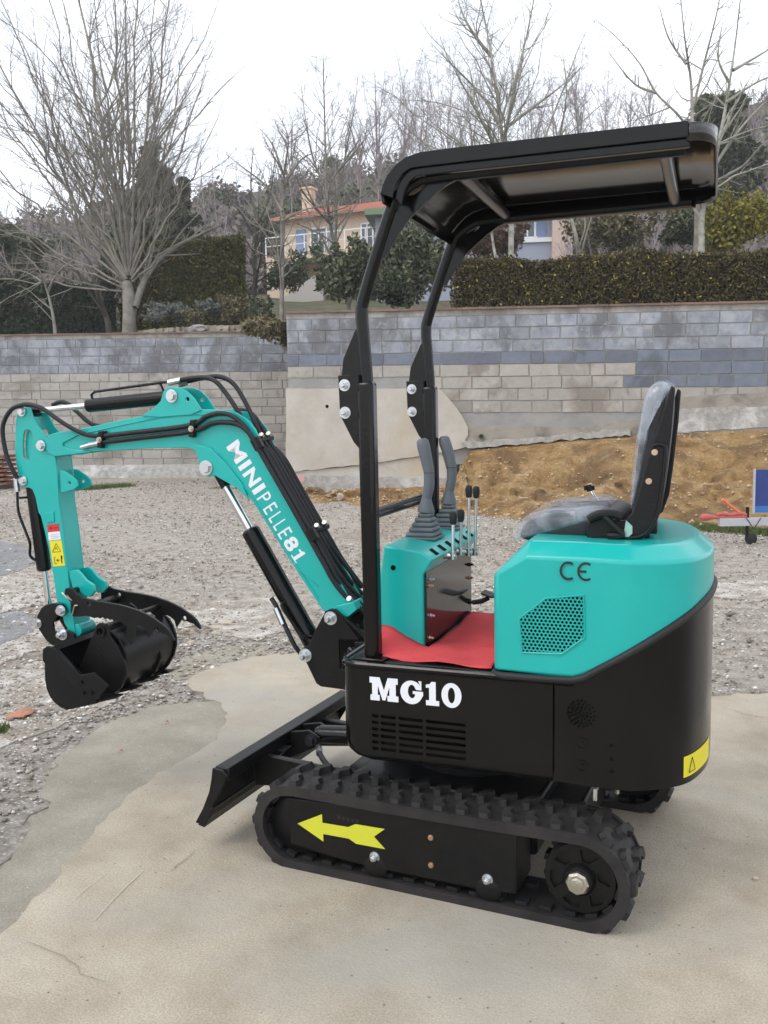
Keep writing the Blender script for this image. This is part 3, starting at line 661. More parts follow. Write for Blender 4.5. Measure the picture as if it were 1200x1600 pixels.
cl = [(-1.04,1.349),(-1.006,1.337),(-0.991,1.307),(-0.992,1.275),(-0.98,1.25),(-0.954,1.24),(-0.925,1.245),(-0.887,1.225),(-0.836,1.2),(-0.792,1.157),(-0.82,1.219),(-0.884,1.294),(-0.939,1.344),(-0.991,1.358)]
for y in (-.060, .050): obj('cylinder_lug', MB().prism(cl, y, y+.010), M_teal, boom, bevel=.002)
ns = [(-1.673,1.353),(-1.665,1.378),(-1.64,1.398),(-1.594,1.407),(-1.556,1.411),(-1.513,1.394),(-1.585,1.365),(-1.586,1.353),(-1.548,1.341),(-1.461,1.333),(-1.461,1.329),(-1.621,1.314),(-1.657,1.326)]
for y in (-.057, .049): obj('nose_plate', MB().prism(ns, y, y+.008), M_teal, boom, bevel=.002)
obj('foot_tube', MB().cyl((FP[0], -.074, FP[1]), (FP[0], .074, FP[1]), .030, n=28).prism([(-0.463,0.797),(-0.395,0.816),(-0.381,0.79),(-0.415,0.761),(-0.483,0.757)], -.074, .074), M_teal, boom, bevel=.003)
obj('weld_bead', MB().tube(xz([(-0.608,0.908),(-0.596,0.909),(-0.536,0.859)], -.0515), .003, 6), M_teal, boom)
gro = [(-1.536,1.392),(-1.347,1.425),(-1.164,1.454),(-1.016,1.464),(-0.937,1.463)]; obj('weld_bead', MB().tube(xz(gro, -.0515), .0022, 6, sm=3), M_teal, boom)
obj('weld_bead', MB().tube(xz([(-1.031,1.354),(-0.963,1.349),(-0.904,1.316),(-0.862,1.266),(-0.769,1.148),(-0.672,1.009),(-0.537,0.816)], -.0515), .0026, 6, sm=3), M_teal, boom)
bolt(boom, ([(-1.684,1.356)][0][0], -.059, [(-1.684,1.356)][0][1]), .0145, kind='hex', h=.012)
for u, v, y in ((268.5, 618.5, -.058), (323, 731, -.062)):
    p = ([(-1.093,1.533),(-0.96,1.273)])[0 if u < 300 else 1]
    bolt(boom, (p[0], y, p[1]), .0165 if u < 300 else .019, kind='hex', h=.013)
    obj('pin', MB().cyl((p[0], y, p[1]), (p[0], -y, p[1]), .013, n=16), M_zinc, boom)
    obj('pin_boss', MB().cyl((p[0], y+.002, p[1]), (p[0], y+.010, p[1]), .026, n=24), M_teal, boom, bevel=.002)
# lettering along the boom
def text(par, s, p0, p1, h, y, m, bold=0, nm='letter'):
    cu = bpy.data.curves.new('t', 'FONT'); cu.body = s; cu.size = 1; cu.extrude = .0008; cu.offset = 0; cu.space_character = 1
    to = bpy.data.objects.new('t', cu); COL.objects.link(to)
    cu.offset = bold
    bpy.context.view_layer.update(); me = bpy.data.meshes.new_from_object(to.evaluated_get(bpy.context.evaluated_depsgraph_get()))
    bpy.data.objects.remove(to)
    xs = [v.co.x for v in me.vertices]; ysv = [v.co.y for v in me.vertices]; x0, x1 = min(xs), max(xs); yb, yt = min(ysv), max(ysv)
    P0 = Vector((p0[0], 0, p0[1])); P1 = Vector((p1[0], 0, p1[1])); ex = (P1-P0); Lx = ex.length; ex.normalize(); ez = Vector((-ex.z, 0, ex.x))
    if ez.dot(Vector((1, 0, 0))) < 0 and ex.x > 0 and abs(ex.z) < 0: ez = -ez
    for v in me.vertices:
        a = (v.co.x-x0)/(x1-x0)*Lx; bq = (v.co.y-yb)/(yt-yb)*h; w = P0+ex*a+ez*bq; v.co = (w.x, y-v.co.z*1.0, w.z)
    o = link(nm, me, m, par, 0); return o
tb = [(-0.881,1.346),(-0.77,1.171),(-0.754,1.144),(-0.652,0.989),(-0.682,1.033),(-0.658,0.998),(-0.623,0.933)]
LH = .068
A0 = [(-0.881,1.346)][0]; A1 = [(-0.623,0.933)][0]
def along(f0, f1): return (A0[0]+(A1[0]-A0[0])*f0, A0[1]+(A1[1]-A0[1])*f0), (A0[0]+(A1[0]-A0[0])*f1, A0[1]+(A1[1]-A0[1])*f1)
_t = [(-0.835,1.378)][0]
LH = math.hypot(_t[0]-A0[0], _t[1]-A0[1])
for s, f0, f1, bd in (('M', 0, .148, .035), ('I', .172, .208, .035), ('N', .235, .350, .035), ('I', .374, .412, .035), ('P', .445, .50, 0), ('E', .535, .585, 0), ('L', .615, .655, 0), ('L', .680, .720, 0), ('E', .745, .795, 0), ('8', .815, .905, .035), ('1', .925, 1.0, .035)):
    a, b = along(f0, f1)
    if s == '1':
        ex = Vector((b[0]-a[0], b[1]-a[1])); ex.normalize(); ez = Vector((-ex.y, ex.x)); sc = math.hypot(b[0]-a[0], b[1]-a[1])
        obj('letter', MB().prism([(a[0]+ex.x*q*sc/.58+ez.x*w*LH, a[1]+ex.y*q*sc/.58+ez.y*w*LH) for q, w in [(0, .72), (0, .82), (.2, .88), (.26, 1), (.40, 1), (.40, .16), (.58, .16), (.58, 0), (.02, 0), (.02, .16), (.2, .16), (.2, .72)]], -.0513, -.0500), M_decalw, boom, smooth=0)
    else: text(boom, s, a, b, LH, -.0505, M_decalw, bd)

# cylinders
def cyl_asm(name, a, b, frac, rb, rr, y=0, bm=M_black):
    """barrel from b back to the fraction, chrome rod to a"""
    a, b = Vector((a[0], y, a[1])), Vector((b[0], y, b[1])); m = b+(a-b)*frac
    d = (a-b).normalized()
    o = up(name, MB().cyl(b-d*.0, m, rb, n=28).lathe(m-d*.001, d, [(rb*1.0, 0), (rb*.96, .006), (rb*.7, .012)], 28), bm, bevel=.002)
    obj('rod', MB().cyl(m, a-d*.02, rr, n=20), M_chrome, o, smooth=60)
    obj('rod_eye', MB().cyl(a+Vector((0, -.030, 0)), a+Vector((0, .030, 0)), rr*1.9, n=20).cyl(a-d*.045, a, rr*1.15, n=16), bm, o, bevel=.002)
    obj('barrel_eye', MB().cyl(b+Vector((0, -.030, 0)), b+Vector((0, .030, 0)), rb*.9, n=20), bm, o, bevel=.002)
    return o
BC = [(-0.96,1.273)][0]
bc = cyl_asm('boom_cylinder', BC, CP, .64, .0345, .0155)
d_ = (Vector((BC[0], 0, BC[1]))-Vector((CP[0], 0, CP[1]))).normalized()
obj('rod_sleeve', MB().cyl(Vector((BC[0], 0, BC[1]))-d_*.085, Vector((BC[0], 0, BC[1])), .0185, n=18), M_blackm, bc)
bh = [(-0.542,-0.05,0.659),(-0.604,-0.06,0.657),(-0.625,-0.06,0.697),(-0.658,-0.06,0.765),(-0.687,-0.055,0.799)]
obj('feed_pipe', MB().tube([(-0.575,-0.03,0.668),(-0.608,-0.05,0.68),(-0.644,-0.05,0.729),(-0.683,-0.045,0.781),(-0.674,-0.03,0.792)], .0065, 8, sm=4), M_black, bc)
obj('hose', MB().tube([(-0.72,-0.05,0.806),(-0.698,-0.055,0.778),(-0.667,-0.06,0.718),(-0.627,-0.065,0.645),(-0.608,-0.05,0.61)], .0085, 8, sm=4), M_hose, bc)
obj('hose_fitting', MB().cyl(*[(-0.7,-0.056,0.773),(-0.672,-0.06,0.717)], .0115, n=8), M_zinc, bc)
SCa = [(-1.765,1.488)][0]; SCb = [(-1.093,1.533)][0]
sc_ = cyl_asm('stick_cylinder', SCa, SCb, .60, .0265, .0115)
obj('guard_pipe', MB().tube([(-1.48,0,1.527),(-1.485,0,1.546),(-1.469,0,1.558),(-1.319,0,1.571),(-1.164,0,1.585),(-1.129,0,1.585)], .0055, 8).cyl(*[(-1.176,0,1.579),(-1.163,0,1.551)], .0045, n=8), M_black, sc_)

# ---------------------------------------------------------------- stick
st = [(-1.791,1.495),(-1.769,1.505),(-1.736,1.502),(-1.726,1.472),(-1.701,1.428),(-1.664,1.393),(-1.653,1.346),(-1.63,1.316),(-1.623,1.247),(-1.624,1.138),(-1.611,1.023),(-1.601,0.898),(-1.592,0.746),(-1.583,0.658),(-1.576,0.615),(-1.609,0.631),(-1.628,0.658),(-1.64,0.705),(-1.659,0.748),(-1.664,0.806),(-1.672,0.872),(-1.685,0.958),(-1.699,1.023),(-1.713,1.081),(-1.724,1.096),(-1.733,1.151),(-1.738,1.166),(-1.746,1.184),(-1.761,1.191),(-1.798,1.193),(-1.808,1.231),(-1.816,1.284),(-1.819,1.329),(-1.813,1.406),(-1.807,1.453)]
slot = [(-1.774,1.396),(-1.767,1.413),(-1.751,1.418),(-1.736,1.411),(-1.729,1.386),(-1.735,1.344),(-1.75,1.306),(-1.763,1.294),(-1.78,1.311),(-1.781,1.346)]
SLt = MB().prism(slot, -.3, .3)
stick = up('stick', MB().prism([(-1.703,1.316),(-1.63,1.316),(-1.623,1.247),(-1.624,1.138),(-1.611,1.023),(-1.601,0.898),(-1.592,0.746),(-1.583,0.658),(-1.576,0.615),(-1.609,0.631),(-1.628,0.658),(-1.64,0.705),(-1.659,0.748),(-1.664,0.806),(-1.672,0.872),(-1.685,0.958),(-1.699,1.023),(-1.716,1.121)], -.044, .044), M_teal, bevel=.003)
for y in (-.050, .042): obj('side_plate', MB().prism(st, y, y+.008), M_teal, stick, bevel=.002, cut=SLt)
obj('slot_plate', MB().prism(slot, -.034, -.028), M_teal, stick)
for (u, z_), r in zip([(-1.773,1.488),(-1.786,1.219)], (.013, .013)):
    bolt(stick, (u, -.052, z_), r, kind='hex', h=.010)
    obj('pin', MB().cyl((u, -.052, z_), (u, .052, z_), .012, n=14), M_zinc, stick)
    obj('pin_boss', MB().cyl((u, -.054, z_), (u, -.048, z_), .021, n=20), M_teal, stick)
rg = [(-1.615,1.26),(-1.591,1.255),(-1.557,1.235),(-1.537,1.218),(-1.535,1.199),(-1.554,1.186),(-1.608,1.173),(-1.617,1.173)]
for y in (-.045, .037): obj('mount_lug', MB().prism(rg, y, y+.008), M_teal, stick, bevel=.002, cut=MB().cyl(([(-1.573,1.211)][0][0], -.3, [(-1.573,1.211)][0][1]), ([(-1.573,1.211)][0][0], .3, [(-1.573,1.211)][0][1]), .0065, n=14))
tl = [(-1.603,0.864),(-1.563,0.873),(-1.546,0.861),(-1.521,0.834),(-1.486,0.816),(-1.482,0.791),(-1.501,0.77),(-1.528,0.771),(-1.557,0.79),(-1.581,0.784)]
for y in (-.044, .030): obj('thumb_lug', MB().prism(tl, y, y+.014), M_teal, stick, bevel=.003)
TP = [(-1.506,0.792)][0]
obj('grease_block', MB().prism([(-1.691,1.094),(-1.648,1.1),(-1.647,1.06),(-1.684,1.054)], -.054, -.050), M_teal, stick, bevel=.001)
obj('stick_eye', MB().cyl(([(-1.635,0.714)][0][0], -.05, [(-1.635,0.714)][0][1]), ([(-1.635,0.714)][0][0], .05, [(-1.635,0.714)][0][1]), .030, n=24).cyl(([(-1.577,0.633)][0][0], -.046, [(-1.577,0.633)][0][1]), ([(-1.577,0.633)][0][0], .046, [(-1.577,0.633)][0][1]), .025, n=20), M_teal, stick, bevel=.002)
# decals
def quad_decal(par, nm, px, m, y0=-.0515): obj(nm, MB().prism(px, y0, y0+.001), m, par, smooth=0)
quad_decal(stick, 'red_decal', [(-1.685,1.047),(-1.628,1.053),(-1.625,1.023),(-1.681,1.017)], M_decalr)
quad_decal(stick, 'white_decal', [(-1.681,1.017),(-1.625,1.023),(-1.622,0.991),(-1.68,0.985)], M_decalw)
quad_decal(stick, 'warning_decal', [(-1.677,0.983),(-1.619,0.988),(-1.609,0.889),(-1.665,0.882)], M_decaly)
mb = MB(); T_ = xz([(-1.664,0.94),(-1.625,0.944),(-1.645,0.975),(-1.664,0.94)], -.0522); mb.tube(T_, .0011, 4)
mb.tube(xz([(-1.652,0.95),(-1.645,0.962),(-1.639,0.95),(-1.647,0.955)], -.0522), .0008, 4)
mb.tube(xz([(-1.65,0.922),(-1.658,0.919),(-1.655,0.894),(-1.646,0.896)], -.0522), .0011, 4); mb.tube(xz([(-1.645,0.908),(-1.63,0.91)], -.0522), .0012, 4)
mb.tube(xz([(-1.623,0.928),(-1.622,0.915)], -.0522), .0030, 5); mb.tube(xz([(-1.623,0.915),(-1.622,0.898)], -.0522), .0020, 5); mb.tube(xz([(-1.647,0.908),(-1.64,0.915),(-1.641,0.902),(-1.647,0.908)], -.0522), .0009, 4)
obj('warning_symbol', mb, M_decalk, stick)
mb = MB().tube(xz([(-1.67,1.035),(-1.664,1.035)], -.0522), .003, 6)
for k in range(3): pass
for v in (834.5, 837.5, 840.5): pass
mb.tube(xz([(-1.669,1.007),(-1.632,1.011)], -.0522), .0005, 4); mb.tube(xz([(-1.668,1.001),(-1.63,1.004)], -.0522), .0005, 4); mb.tube(xz([(-1.667,0.994),(-1.63,0.998)], -.0522), .0005, 4); mb.tube(xz([(-1.655,1.035),(-1.634,1.038)], -.0522), .0009, 4)
obj('fine_print', mb, M_decalk, stick)
# bucket cylinder hanging on the far-left side of the stick
KA = [(-1.691,0.666)][0]; KB = [(-1.786,1.219)][0]
kc = cyl_asm('bucket_cylinder', [(-1.735,0.664)][0], KB, .64, .0285, .0125)
obj('feed_pipe', MB().tube([(-1.846,-0.02,1.172),(-1.832,-0.035,1.092),(-1.803,-0.035,1.016),(-1.785,-0.035,0.966),(-1.792,-0.03,0.918),(-1.771,-0.02,0.897)], .0055, 8, sm=4).cyl(*[(-1.829,-0.03,1.148),(-1.805,0,1.148)], .005, n=8), M_black, kc)
obj('hose_fitting', MB().cyl(*[(-1.838,-0.03,1.227),(-1.834,-0.03,1.173)], .0115, n=8), M_zinc, kc)

# ---------------------------------------------------------------- bucket linkage, thumb and bucket
lk = [(-1.741,0.685),(-1.72,0.717),(-1.694,0.733),(-1.657,0.741),(-1.618,0.738),(-1.604,0.718),(-1.618,0.697),(-1.648,0.69),(-1.669,0.663),(-1.665,0.63),(-1.635,0.619),(-1.597,0.635),(-1.568,0.624),(-1.569,0.598),(-1.613,0.582),(-1.675,0.57),(-1.704,0.589),(-1.73,0.623),(-1.747,0.648)]
link_ = up('bucket_link', MB().prism(lk, -.070, -.058), M_blackm, bevel=.002)
obj('link_plate', MB().prism(lk, .058, .070), M_blackm, link_, bevel=.002)
for (u, z_), r in zip([(-1.624,0.714),(-1.739,0.656),(-1.624,0.62)], (.0150, .0135, .0165)):
    bolt(link_, (u, -.070, z_), r, kind='dome' if r > .016 else 'hex', h=.014); obj('pin', MB().cyl((u, -.07, z_), (u, .07, z_), .013, n=14), M_zinc, link_)
th = [(-1.578,0.799),(-1.574,0.809),(-1.559,0.812),(-1.539,0.807),(-1.525,0.789),(-1.494,0.776),(-1.461,0.772),(-1.43,0.767),(-1.384,0.764),(-1.335,0.759),(-1.293,0.752),(-1.248,0.741),(-1.216,0.73),(-1.186,0.717),(-1.159,0.701),(-1.137,0.688),(-1.119,0.673),(-1.106,0.654),(-1.1,0.635),(-1.117,0.644),(-1.131,0.657),(-1.147,0.659),(-1.16,0.665),(-1.174,0.662),(-1.185,0.671),(-1.191,0.661),(-1.209,0.637),(-1.216,0.664),(-1.229,0.675),(-1.249,0.684),(-1.266,0.68),(-1.273,0.65),(-1.287,0.608),(-1.297,0.617),(-1.313,0.638),(-1.303,0.678),(-1.33,0.693),(-1.35,0.697),(-1.359,0.693),(-1.367,0.7),(-1.379,0.697),(-1.387,0.703),(-1.399,0.699),(-1.41,0.706),(-1.422,0.7),(-1.433,0.704),(-1.448,0.7),(-1.466,0.705),(-1.486,0.707),(-1.516,0.702),(-1.546,0.7),(-1.556,0.72),(-1.554,0.757),(-1.579,0.779)]
lh = [(-1.171,0.676)][0]
tcut = MB().cyl((lh[0], -.3, lh[1]), (lh[0], .3, lh[1]), .009, n=16); lh2 = [(-1.468,0.754)][0]; tcut.cyl((lh2[0], -.3, lh2[1]), (lh2[0], .3, lh2[1]), .008, n=16)
thumb = up('thumb', MB().prism(th, -.100, -.088), M_blackm, bevel=.0015, cut=tcut)
obj('thumb_plate', MB().prism(th, .088, .100), M_blackm, thumb, bevel=.0015, cut=tcut)
mb = MB()
t0 = [(-1.563,0.794),(-1.368,0.743),(-1.239,0.706)][0]; t1 = [(-1.484,0.736)][0]; t2 = [(-1.286,0.718)][0]
for c, r in ((t0, .012), (t1, .018), (t2, .0095)): obj('cross_tube', MB().cyl((c[0], -.098, c[1]), (c[0], .098, c[1]), r, n=16), M_blackm, thumb)
obj('cross_ear', MB().prism([(-1.394,0.717),(-1.37,0.739),(-1.347,0.725),(-1.326,0.688),(-1.292,0.665),(-1.345,0.667),(-1.379,0.683)], .02, .03).prism([(-1.394,0.717),(-1.37,0.739),(-1.347,0.725),(-1.326,0.688),(-1.292,0.665),(-1.345,0.667),(-1.379,0.683)], -.03, -.02), M_blackm, thumb, bevel=.001)
obj('lynch_pin', MB().tube([(-1.587,-0.104,0.793),(-1.564,-0.108,0.777),(-1.544,-0.104,0.765),(-1.563,-0.108,0.785)], .003, 6).tube([(-1.544,-0.104,0.71),(-1.527,-0.108,0.747),(-1.518,-0.104,0.747)], .003, 6), M_brass2, thumb)

bk = [(-1.579,0.602),(-1.596,0.569),(-1.6,0.519),(-1.601,0.477),(-1.596,0.443),(-1.583,0.414),(-1.564,0.393),(-1.536,0.376),(-1.51,0.369),(-1.477,0.377),(-1.442,0.387),(-1.372,0.407),(-1.377,0.42),(-1.434,0.511),(-1.483,0.553),(-1.533,0.598),(-1.555,0.609)]
arcp = [(-1.579,0.602),(-1.597,0.557),(-1.6,0.514),(-1.601,0.477),(-1.596,0.443),(-1.583,0.414),(-1.564,0.393),(-1.535,0.377),(-1.51,0.371),(-1.477,0.377),(-1.442,0.387),(-1.372,0.407)]
def shellmesh(P, y0, y1, th):
    mb = MB(); n = len(P); cx = sum(p[0] for p in P)/n; cz = sum(p[1] for p in P)/n
    I = [(x+(cx-x)*th/max(.01, math.hypot(cx-x, cz-z)), z+(cz-z)*th/max(.01, math.hypot(cx-x, cz-z))) for x, z in P]
    return mb.prism(P+I[::-1], y0, y1)
bucket = up('bucket', shellmesh(arcp, -.204, .204, .010), M_blackm, smooth=50)
for y in (-.210, .200): obj('side_wall', MB().prism(bk, y, y+.010), M_blackm, bucket, bevel=.002)
obj('top_edge', MB().prism([(-1.579,0.602),(-1.552,0.614),(-1.533,0.598),(-1.557,0.584)], -.20, .20), M_blackm, bucket, bevel=.002)
ed = [(-1.595,0.581),(-1.591,0.601),(-1.573,0.612),(-1.547,0.609),(-1.527,0.593),(-1.429,0.513),(-1.366,0.527),(-1.309,0.482),(-1.363,0.426),(-1.439,0.449),(-1.51,0.504),(-1.578,0.535),(-1.597,0.556)]
obj('cutter_plate', MB().prism(ed, -.222, -.210), M_blackm, bucket, bevel=.0015)
obj('cutter_plate', MB().prism(ed, .210, .222), M_blackm, bucket, bevel=.0015)
for (u, z_) in [(-1.425,0.488),(-1.418,0.449),(-1.382,0.452)]: bolt(bucket, (u, -.222, z_), .0065, M_blackm, kind='hex')
lp = [(-1.442,0.387),(-1.372,0.407),(-1.366,0.418),(-1.377,0.425),(-1.441,0.402)]
obj('lip', MB().prism(lp, -.20, .20), M_blackm, bucket, bevel=.001)
tooth = [(-1.389,0.417),(-1.382,0.388),(-1.371,0.382),(-1.345,0.392),(-1.295,0.416),(-1.315,0.419),(-1.36,0.425)]
for i, yy in enumerate((-.19, -.068, .055, .16)):
    a0 = tooth[0]; b0_ = tooth[4]
    dx, dz = b0_[0]-a0[0], b0_[1]-a0[1]
    mb = MB(); base = Vector((a0[0]-.01, yy, a0[1]-.012)); tip = Vector((a0[0]+.085, yy+.018, a0[1]+.010))
    mb.add([base+Vector((0, 0, -.007)), base+Vector((0, .075, -.009)), base+Vector((0, .075, .012)), base+Vector((0, 0, .010)), tip+Vector((0, -.010, -.003)), tip+Vector((0, .035, -.003)), tip+Vector((0, .035, .003)), tip+Vector((0, -.010, .003))],
           [(0, 1, 2, 3), (4, 7, 6, 5), (0, 4, 5, 1), (1, 5, 6, 2), (2, 6, 7, 3), (3, 7, 4, 0)])
    obj('tooth', mb, M_blackm, bucket, bevel=.0015)
# second, narrower bucket nested in the jaws
drum = [(-1.408,0.643),(-1.386,0.659),(-1.358,0.659),(-1.33,0.641),(-1.309,0.61),(-1.297,0.572),(-1.297,0.533),(-1.31,0.492),(-1.335,0.451),(-1.378,0.412),(-1.413,0.399)]
dr = up('spare_bucket', shellmesh(drum, -.118, .205, .010), M_blackm, smooth=50)
obj('side_rim', MB().prism([(-1.407,0.653),(-1.38,0.664),(-1.346,0.659),(-1.319,0.639),(-1.301,0.611),(-1.289,0.573),(-1.288,0.533),(-1.302,0.488),(-1.33,0.444),(-1.375,0.405),(-1.419,0.393)], .205, .217), M_blackm, dr, bevel=.002)
ear = [(-1.423,0.668),(-1.416,0.684),(-1.398,0.692),(-1.375,0.688),(-1.368,0.671),(-1.36,0.65),(-1.323,0.601),(-1.298,0.549),(-1.292,0.505),(-1.321,0.446),(-1.374,0.409),(-1.439,0.393),(-1.472,0.42),(-1.503,0.488),(-1.508,0.502)]
eh = [(-1.396,0.66)][0]
obj('ear', MB().prism(ear, -.130, -.118), M_blackm, dr, bevel=.002, cut=MB().cyl((eh[0], -.3, eh[1]), (eh[0], -.1, eh[1]), .0125, n=20))
obj('ear', MB().prism(ear, .10, .112), M_blackm, dr, bevel=.002)
obj('hanger_tube', MB().cyl((eh[0], -.117, eh[1]), (eh[0], .12, eh[1]), .0215, n=24), M_blackm, dr)
obj('hanger_tube', MB().lathe((eh[0], -.117, eh[1]), (0, -1, 0), [(.0125, 0), (.0215, 0), (.0215, .022), (.0150, .022), (.0140, .0)], 24), M_blackm, dr)
mb = MB()
for px in ((195, 975, 207, 1007), (222, 972, 234, 996)): pass

# ---------------------------------------------------------------- hoses along the boom
def hose(pts, r=.0088, m=None, k=4): return up('hydraulic_hose', MB().tube(pts, r, 8, sm=k), m or M_hose, smooth=60)
hose([(-1.802,-0.065,1.229),(-1.817,-0.07,1.26),(-1.844,-0.07,1.322),(-1.856,-0.07,1.41),(-1.84,-0.07,1.459),(-1.806,-0.07,1.496),(-1.768,-0.07,1.51),(-1.721,-0.075,1.514),(-1.652,-0.08,1.498),(-1.572,-0.08,1.449),(-1.499,-0.072,1.409),(-1.427,-0.062,1.391),(-1.256,-0.062,1.403),(-1.019,-0.062,1.426),(-0.952,-0.062,1.457),(-0.888,-0.064,1.468),(-0.836,-0.066,1.453),(-0.791,-0.064,1.412),(-0.762,-0.06,1.366),(-0.726,-0.046,1.325),(-0.669,-0.046,1.231),(-0.602,-0.046,1.119),(-0.535,-0.046,1.008),(-0.489,-0.046,0.93),(-0.463,-0.045,0.886),(-0.417,-0.03,0.825),(-0.346,0,0.754)])
hose([(-1.42,-0.062,1.365),(-1.258,-0.062,1.381),(-1.01,-0.062,1.405),(-0.935,-0.062,1.431),(-0.879,-0.064,1.436),(-0.817,-0.066,1.425),(-0.773,-0.066,1.389),(-0.749,-0.066,1.349),(-0.737,-0.064,1.326),(-0.68,-0.064,1.232),(-0.613,-0.064,1.121),(-0.547,-0.064,1.01),(-0.501,-0.064,0.933),(-0.476,-0.064,0.889),(-0.434,-0.058,0.834),(-0.359,-0.03,0.76)])
hose([(-1.123,0,1.585),(-1.068,0,1.595),(-0.988,0,1.598),(-0.938,-0.01,1.582),(-0.9,-0.01,1.542),(-0.855,-0.02,1.487),(-0.814,-0.025,1.425),(-0.775,-0.025,1.365),(-0.721,-0.026,1.324),(-0.664,-0.026,1.229),(-0.597,-0.026,1.117),(-0.53,-0.026,1.005),(-0.483,-0.026,0.927),(-0.458,-0.02,0.887),(-0.414,0,0.828),(-0.361,0.04,0.768)])
hose([(-1.081,0.02,1.585),(-1,0.02,1.599),(-0.933,0.02,1.599),(-0.879,0.02,1.57),(-0.827,0.01,1.498),(-0.786,0,1.424),(-0.751,-0.003,1.36),(-0.708,-0.004,1.307),(-0.66,-0.004,1.228),(-0.592,-0.004,1.115),(-0.531,-0.004,1.013),(-0.488,0.02,0.931),(-0.441,0.05,0.847),(-0.373,0.08,0.775)])
hose([(-1.726,0.07,1.512),(-1.685,0.07,1.524),(-1.646,0.07,1.513),(-1.608,0.07,1.482),(-1.493,0.065,1.423),(-1.199,0.065,1.449),(-1.005,0.065,1.458),(-0.91,0.065,1.473),(-0.873,0.06,1.478),(-0.824,0.05,1.461),(-0.766,0.03,1.398),(-0.742,0.02,1.359),(-0.703,0.018,1.306),(-0.655,0.018,1.226),(-0.587,0.018,1.112),(-0.526,0.018,1.011),(-0.488,0.05,0.936),(-0.432,0.09,0.833)])
hose([(-1.009,0.068,1.416),(-0.927,0.068,1.443),(-0.859,0.066,1.447),(-0.817,0.06,1.423),(-0.77,0.05,1.367),(-0.7,0.042,1.305),(-0.651,0.042,1.224),(-0.583,0.042,1.11),(-0.521,0.042,1.007),(-0.489,0.07,0.932),(-0.422,0.09,0.834)])
up('hose_fitting', MB().cyl(*[(-1.496,-0.062,1.348),(-1.452,-0.062,1.358)], .0085, n=8).cyl(*[(-1.458,-0.062,1.358),(-1.414,-0.062,1.365)], .0105, n=10), M_zinc)
up('hose_fitting', MB().cyl(*[(-1.14,0,1.583),(-1.088,0,1.591)], .0115, n=8).cyl(*[(-1.106,0.02,1.576),(-1.07,0.02,1.584)], .0105, n=8), M_zinc)
for (u, v) in ((158.5, 687), (302, 670)):
    p = ([(-1.403,-0.062,1.377),(-1.007,-0.062,1.414)])[0 if u < 200 else 1]
    c = up('hose_clamp', MB().box((p[0], -.062, p[2]), (.020, .024, .062), (0, R(8), 0)).box((p[0]+.012, -.060, p[2]+.024), (.022, .010, .018)), M_blackm, bevel=.002)
    bolt(c, (p[0], -.075, p[2]), .0075, M_brass2, kind='hex')
for q in ([(-0.75,-0.05,1.359),(-0.757,0,1.371),(-0.749,0.05,1.376)], [(-0.549,-0.05,1.042),(-0.551,0,1.051),(-0.538,0.05,1.059)]):
    q = [Vector(a) for a in q]
    c = up('hose_clamp', MB().tube([q[0]+Vector((-.012, 0, .008)), q[1], q[2]], .012, 6).box(q[0]+Vector((0, -.012, 0)), (.044, .02, .035), (0, R(60), 0)), M_blackm, bevel=.002)
    mb = MB().cyl(q[1]+Vector((0, -.01, .012)), q[1]+Vector((0, -.02, .02)), .009, n=8).cyl(q[2]+Vector((0, -.02, .010)), q[2]+Vector((0, -.03, .018)), .009, n=8)
    obj('clamp_screw', mb, M_brass2, c)
up('chrome_pipe', MB().tube([(-0.413,-0.07,0.826),(-0.403,-0.03,0.798),(-0.377,0,0.761)], .010, 8), M_chrome)

# red sheet lying on the floor
mt = [(-.262, -.325), (.155, -.378), (.158, .36), (-.085, .37), (-.095, .20), (-.095, -.12), (-.105, -.215), (-.25, -.24)]
nx, ny = 26, 40; mb = MB(); ids = {}
for i in range(nx+1):
    for j in range(ny+1):
        x = -.262+.42*i/nx; y = -.378+.75*j/ny
        e = -.325+(x+.262)/.42*-.053
        z = .701+.004*math.sin(x*31+y*13)+.003*math.sin(y*27-x*9)
        if y < e: y = e
        if x < -.095 and y > -.235:          # curled up against the console
            pass
        d = max(0, -x-.09); lift = 0
        if x < -.07: lift = max(0, (y+.33)/.10)*.055*min(1, d/.12)
        z += min(lift, .075)
        ids[i, j] = len(mb.v); mb.v.append((x, y, z+.003))
for i in range(nx):
    for j in range(ny):
        cx = -.262+.42*(i+.5)/nx; cy = -.378+.75*(j+.5)/ny
        if cx < -.088 and cy > -.218: continue
        if cy < -.325+(cx+.262)/.42*-.053-.01: continue
        if cx < -.20 and cy < -.33: continue
        mb.f.append((ids[i, j], ids[i+1, j], ids[i+1, j+1], ids[i, j+1]))
fm = obj('floor_mat', mb, M_red, None, smooth=60, fix=False); fm.rotation_euler.z = SL
q = fm.modifiers.new('solid', 'SOLIDIFY'); q.thickness = .003; q.offset = 1
tag(fm, 'red felt sheet spread over the excavator floor between the console and the engine cover', 'floor mat')

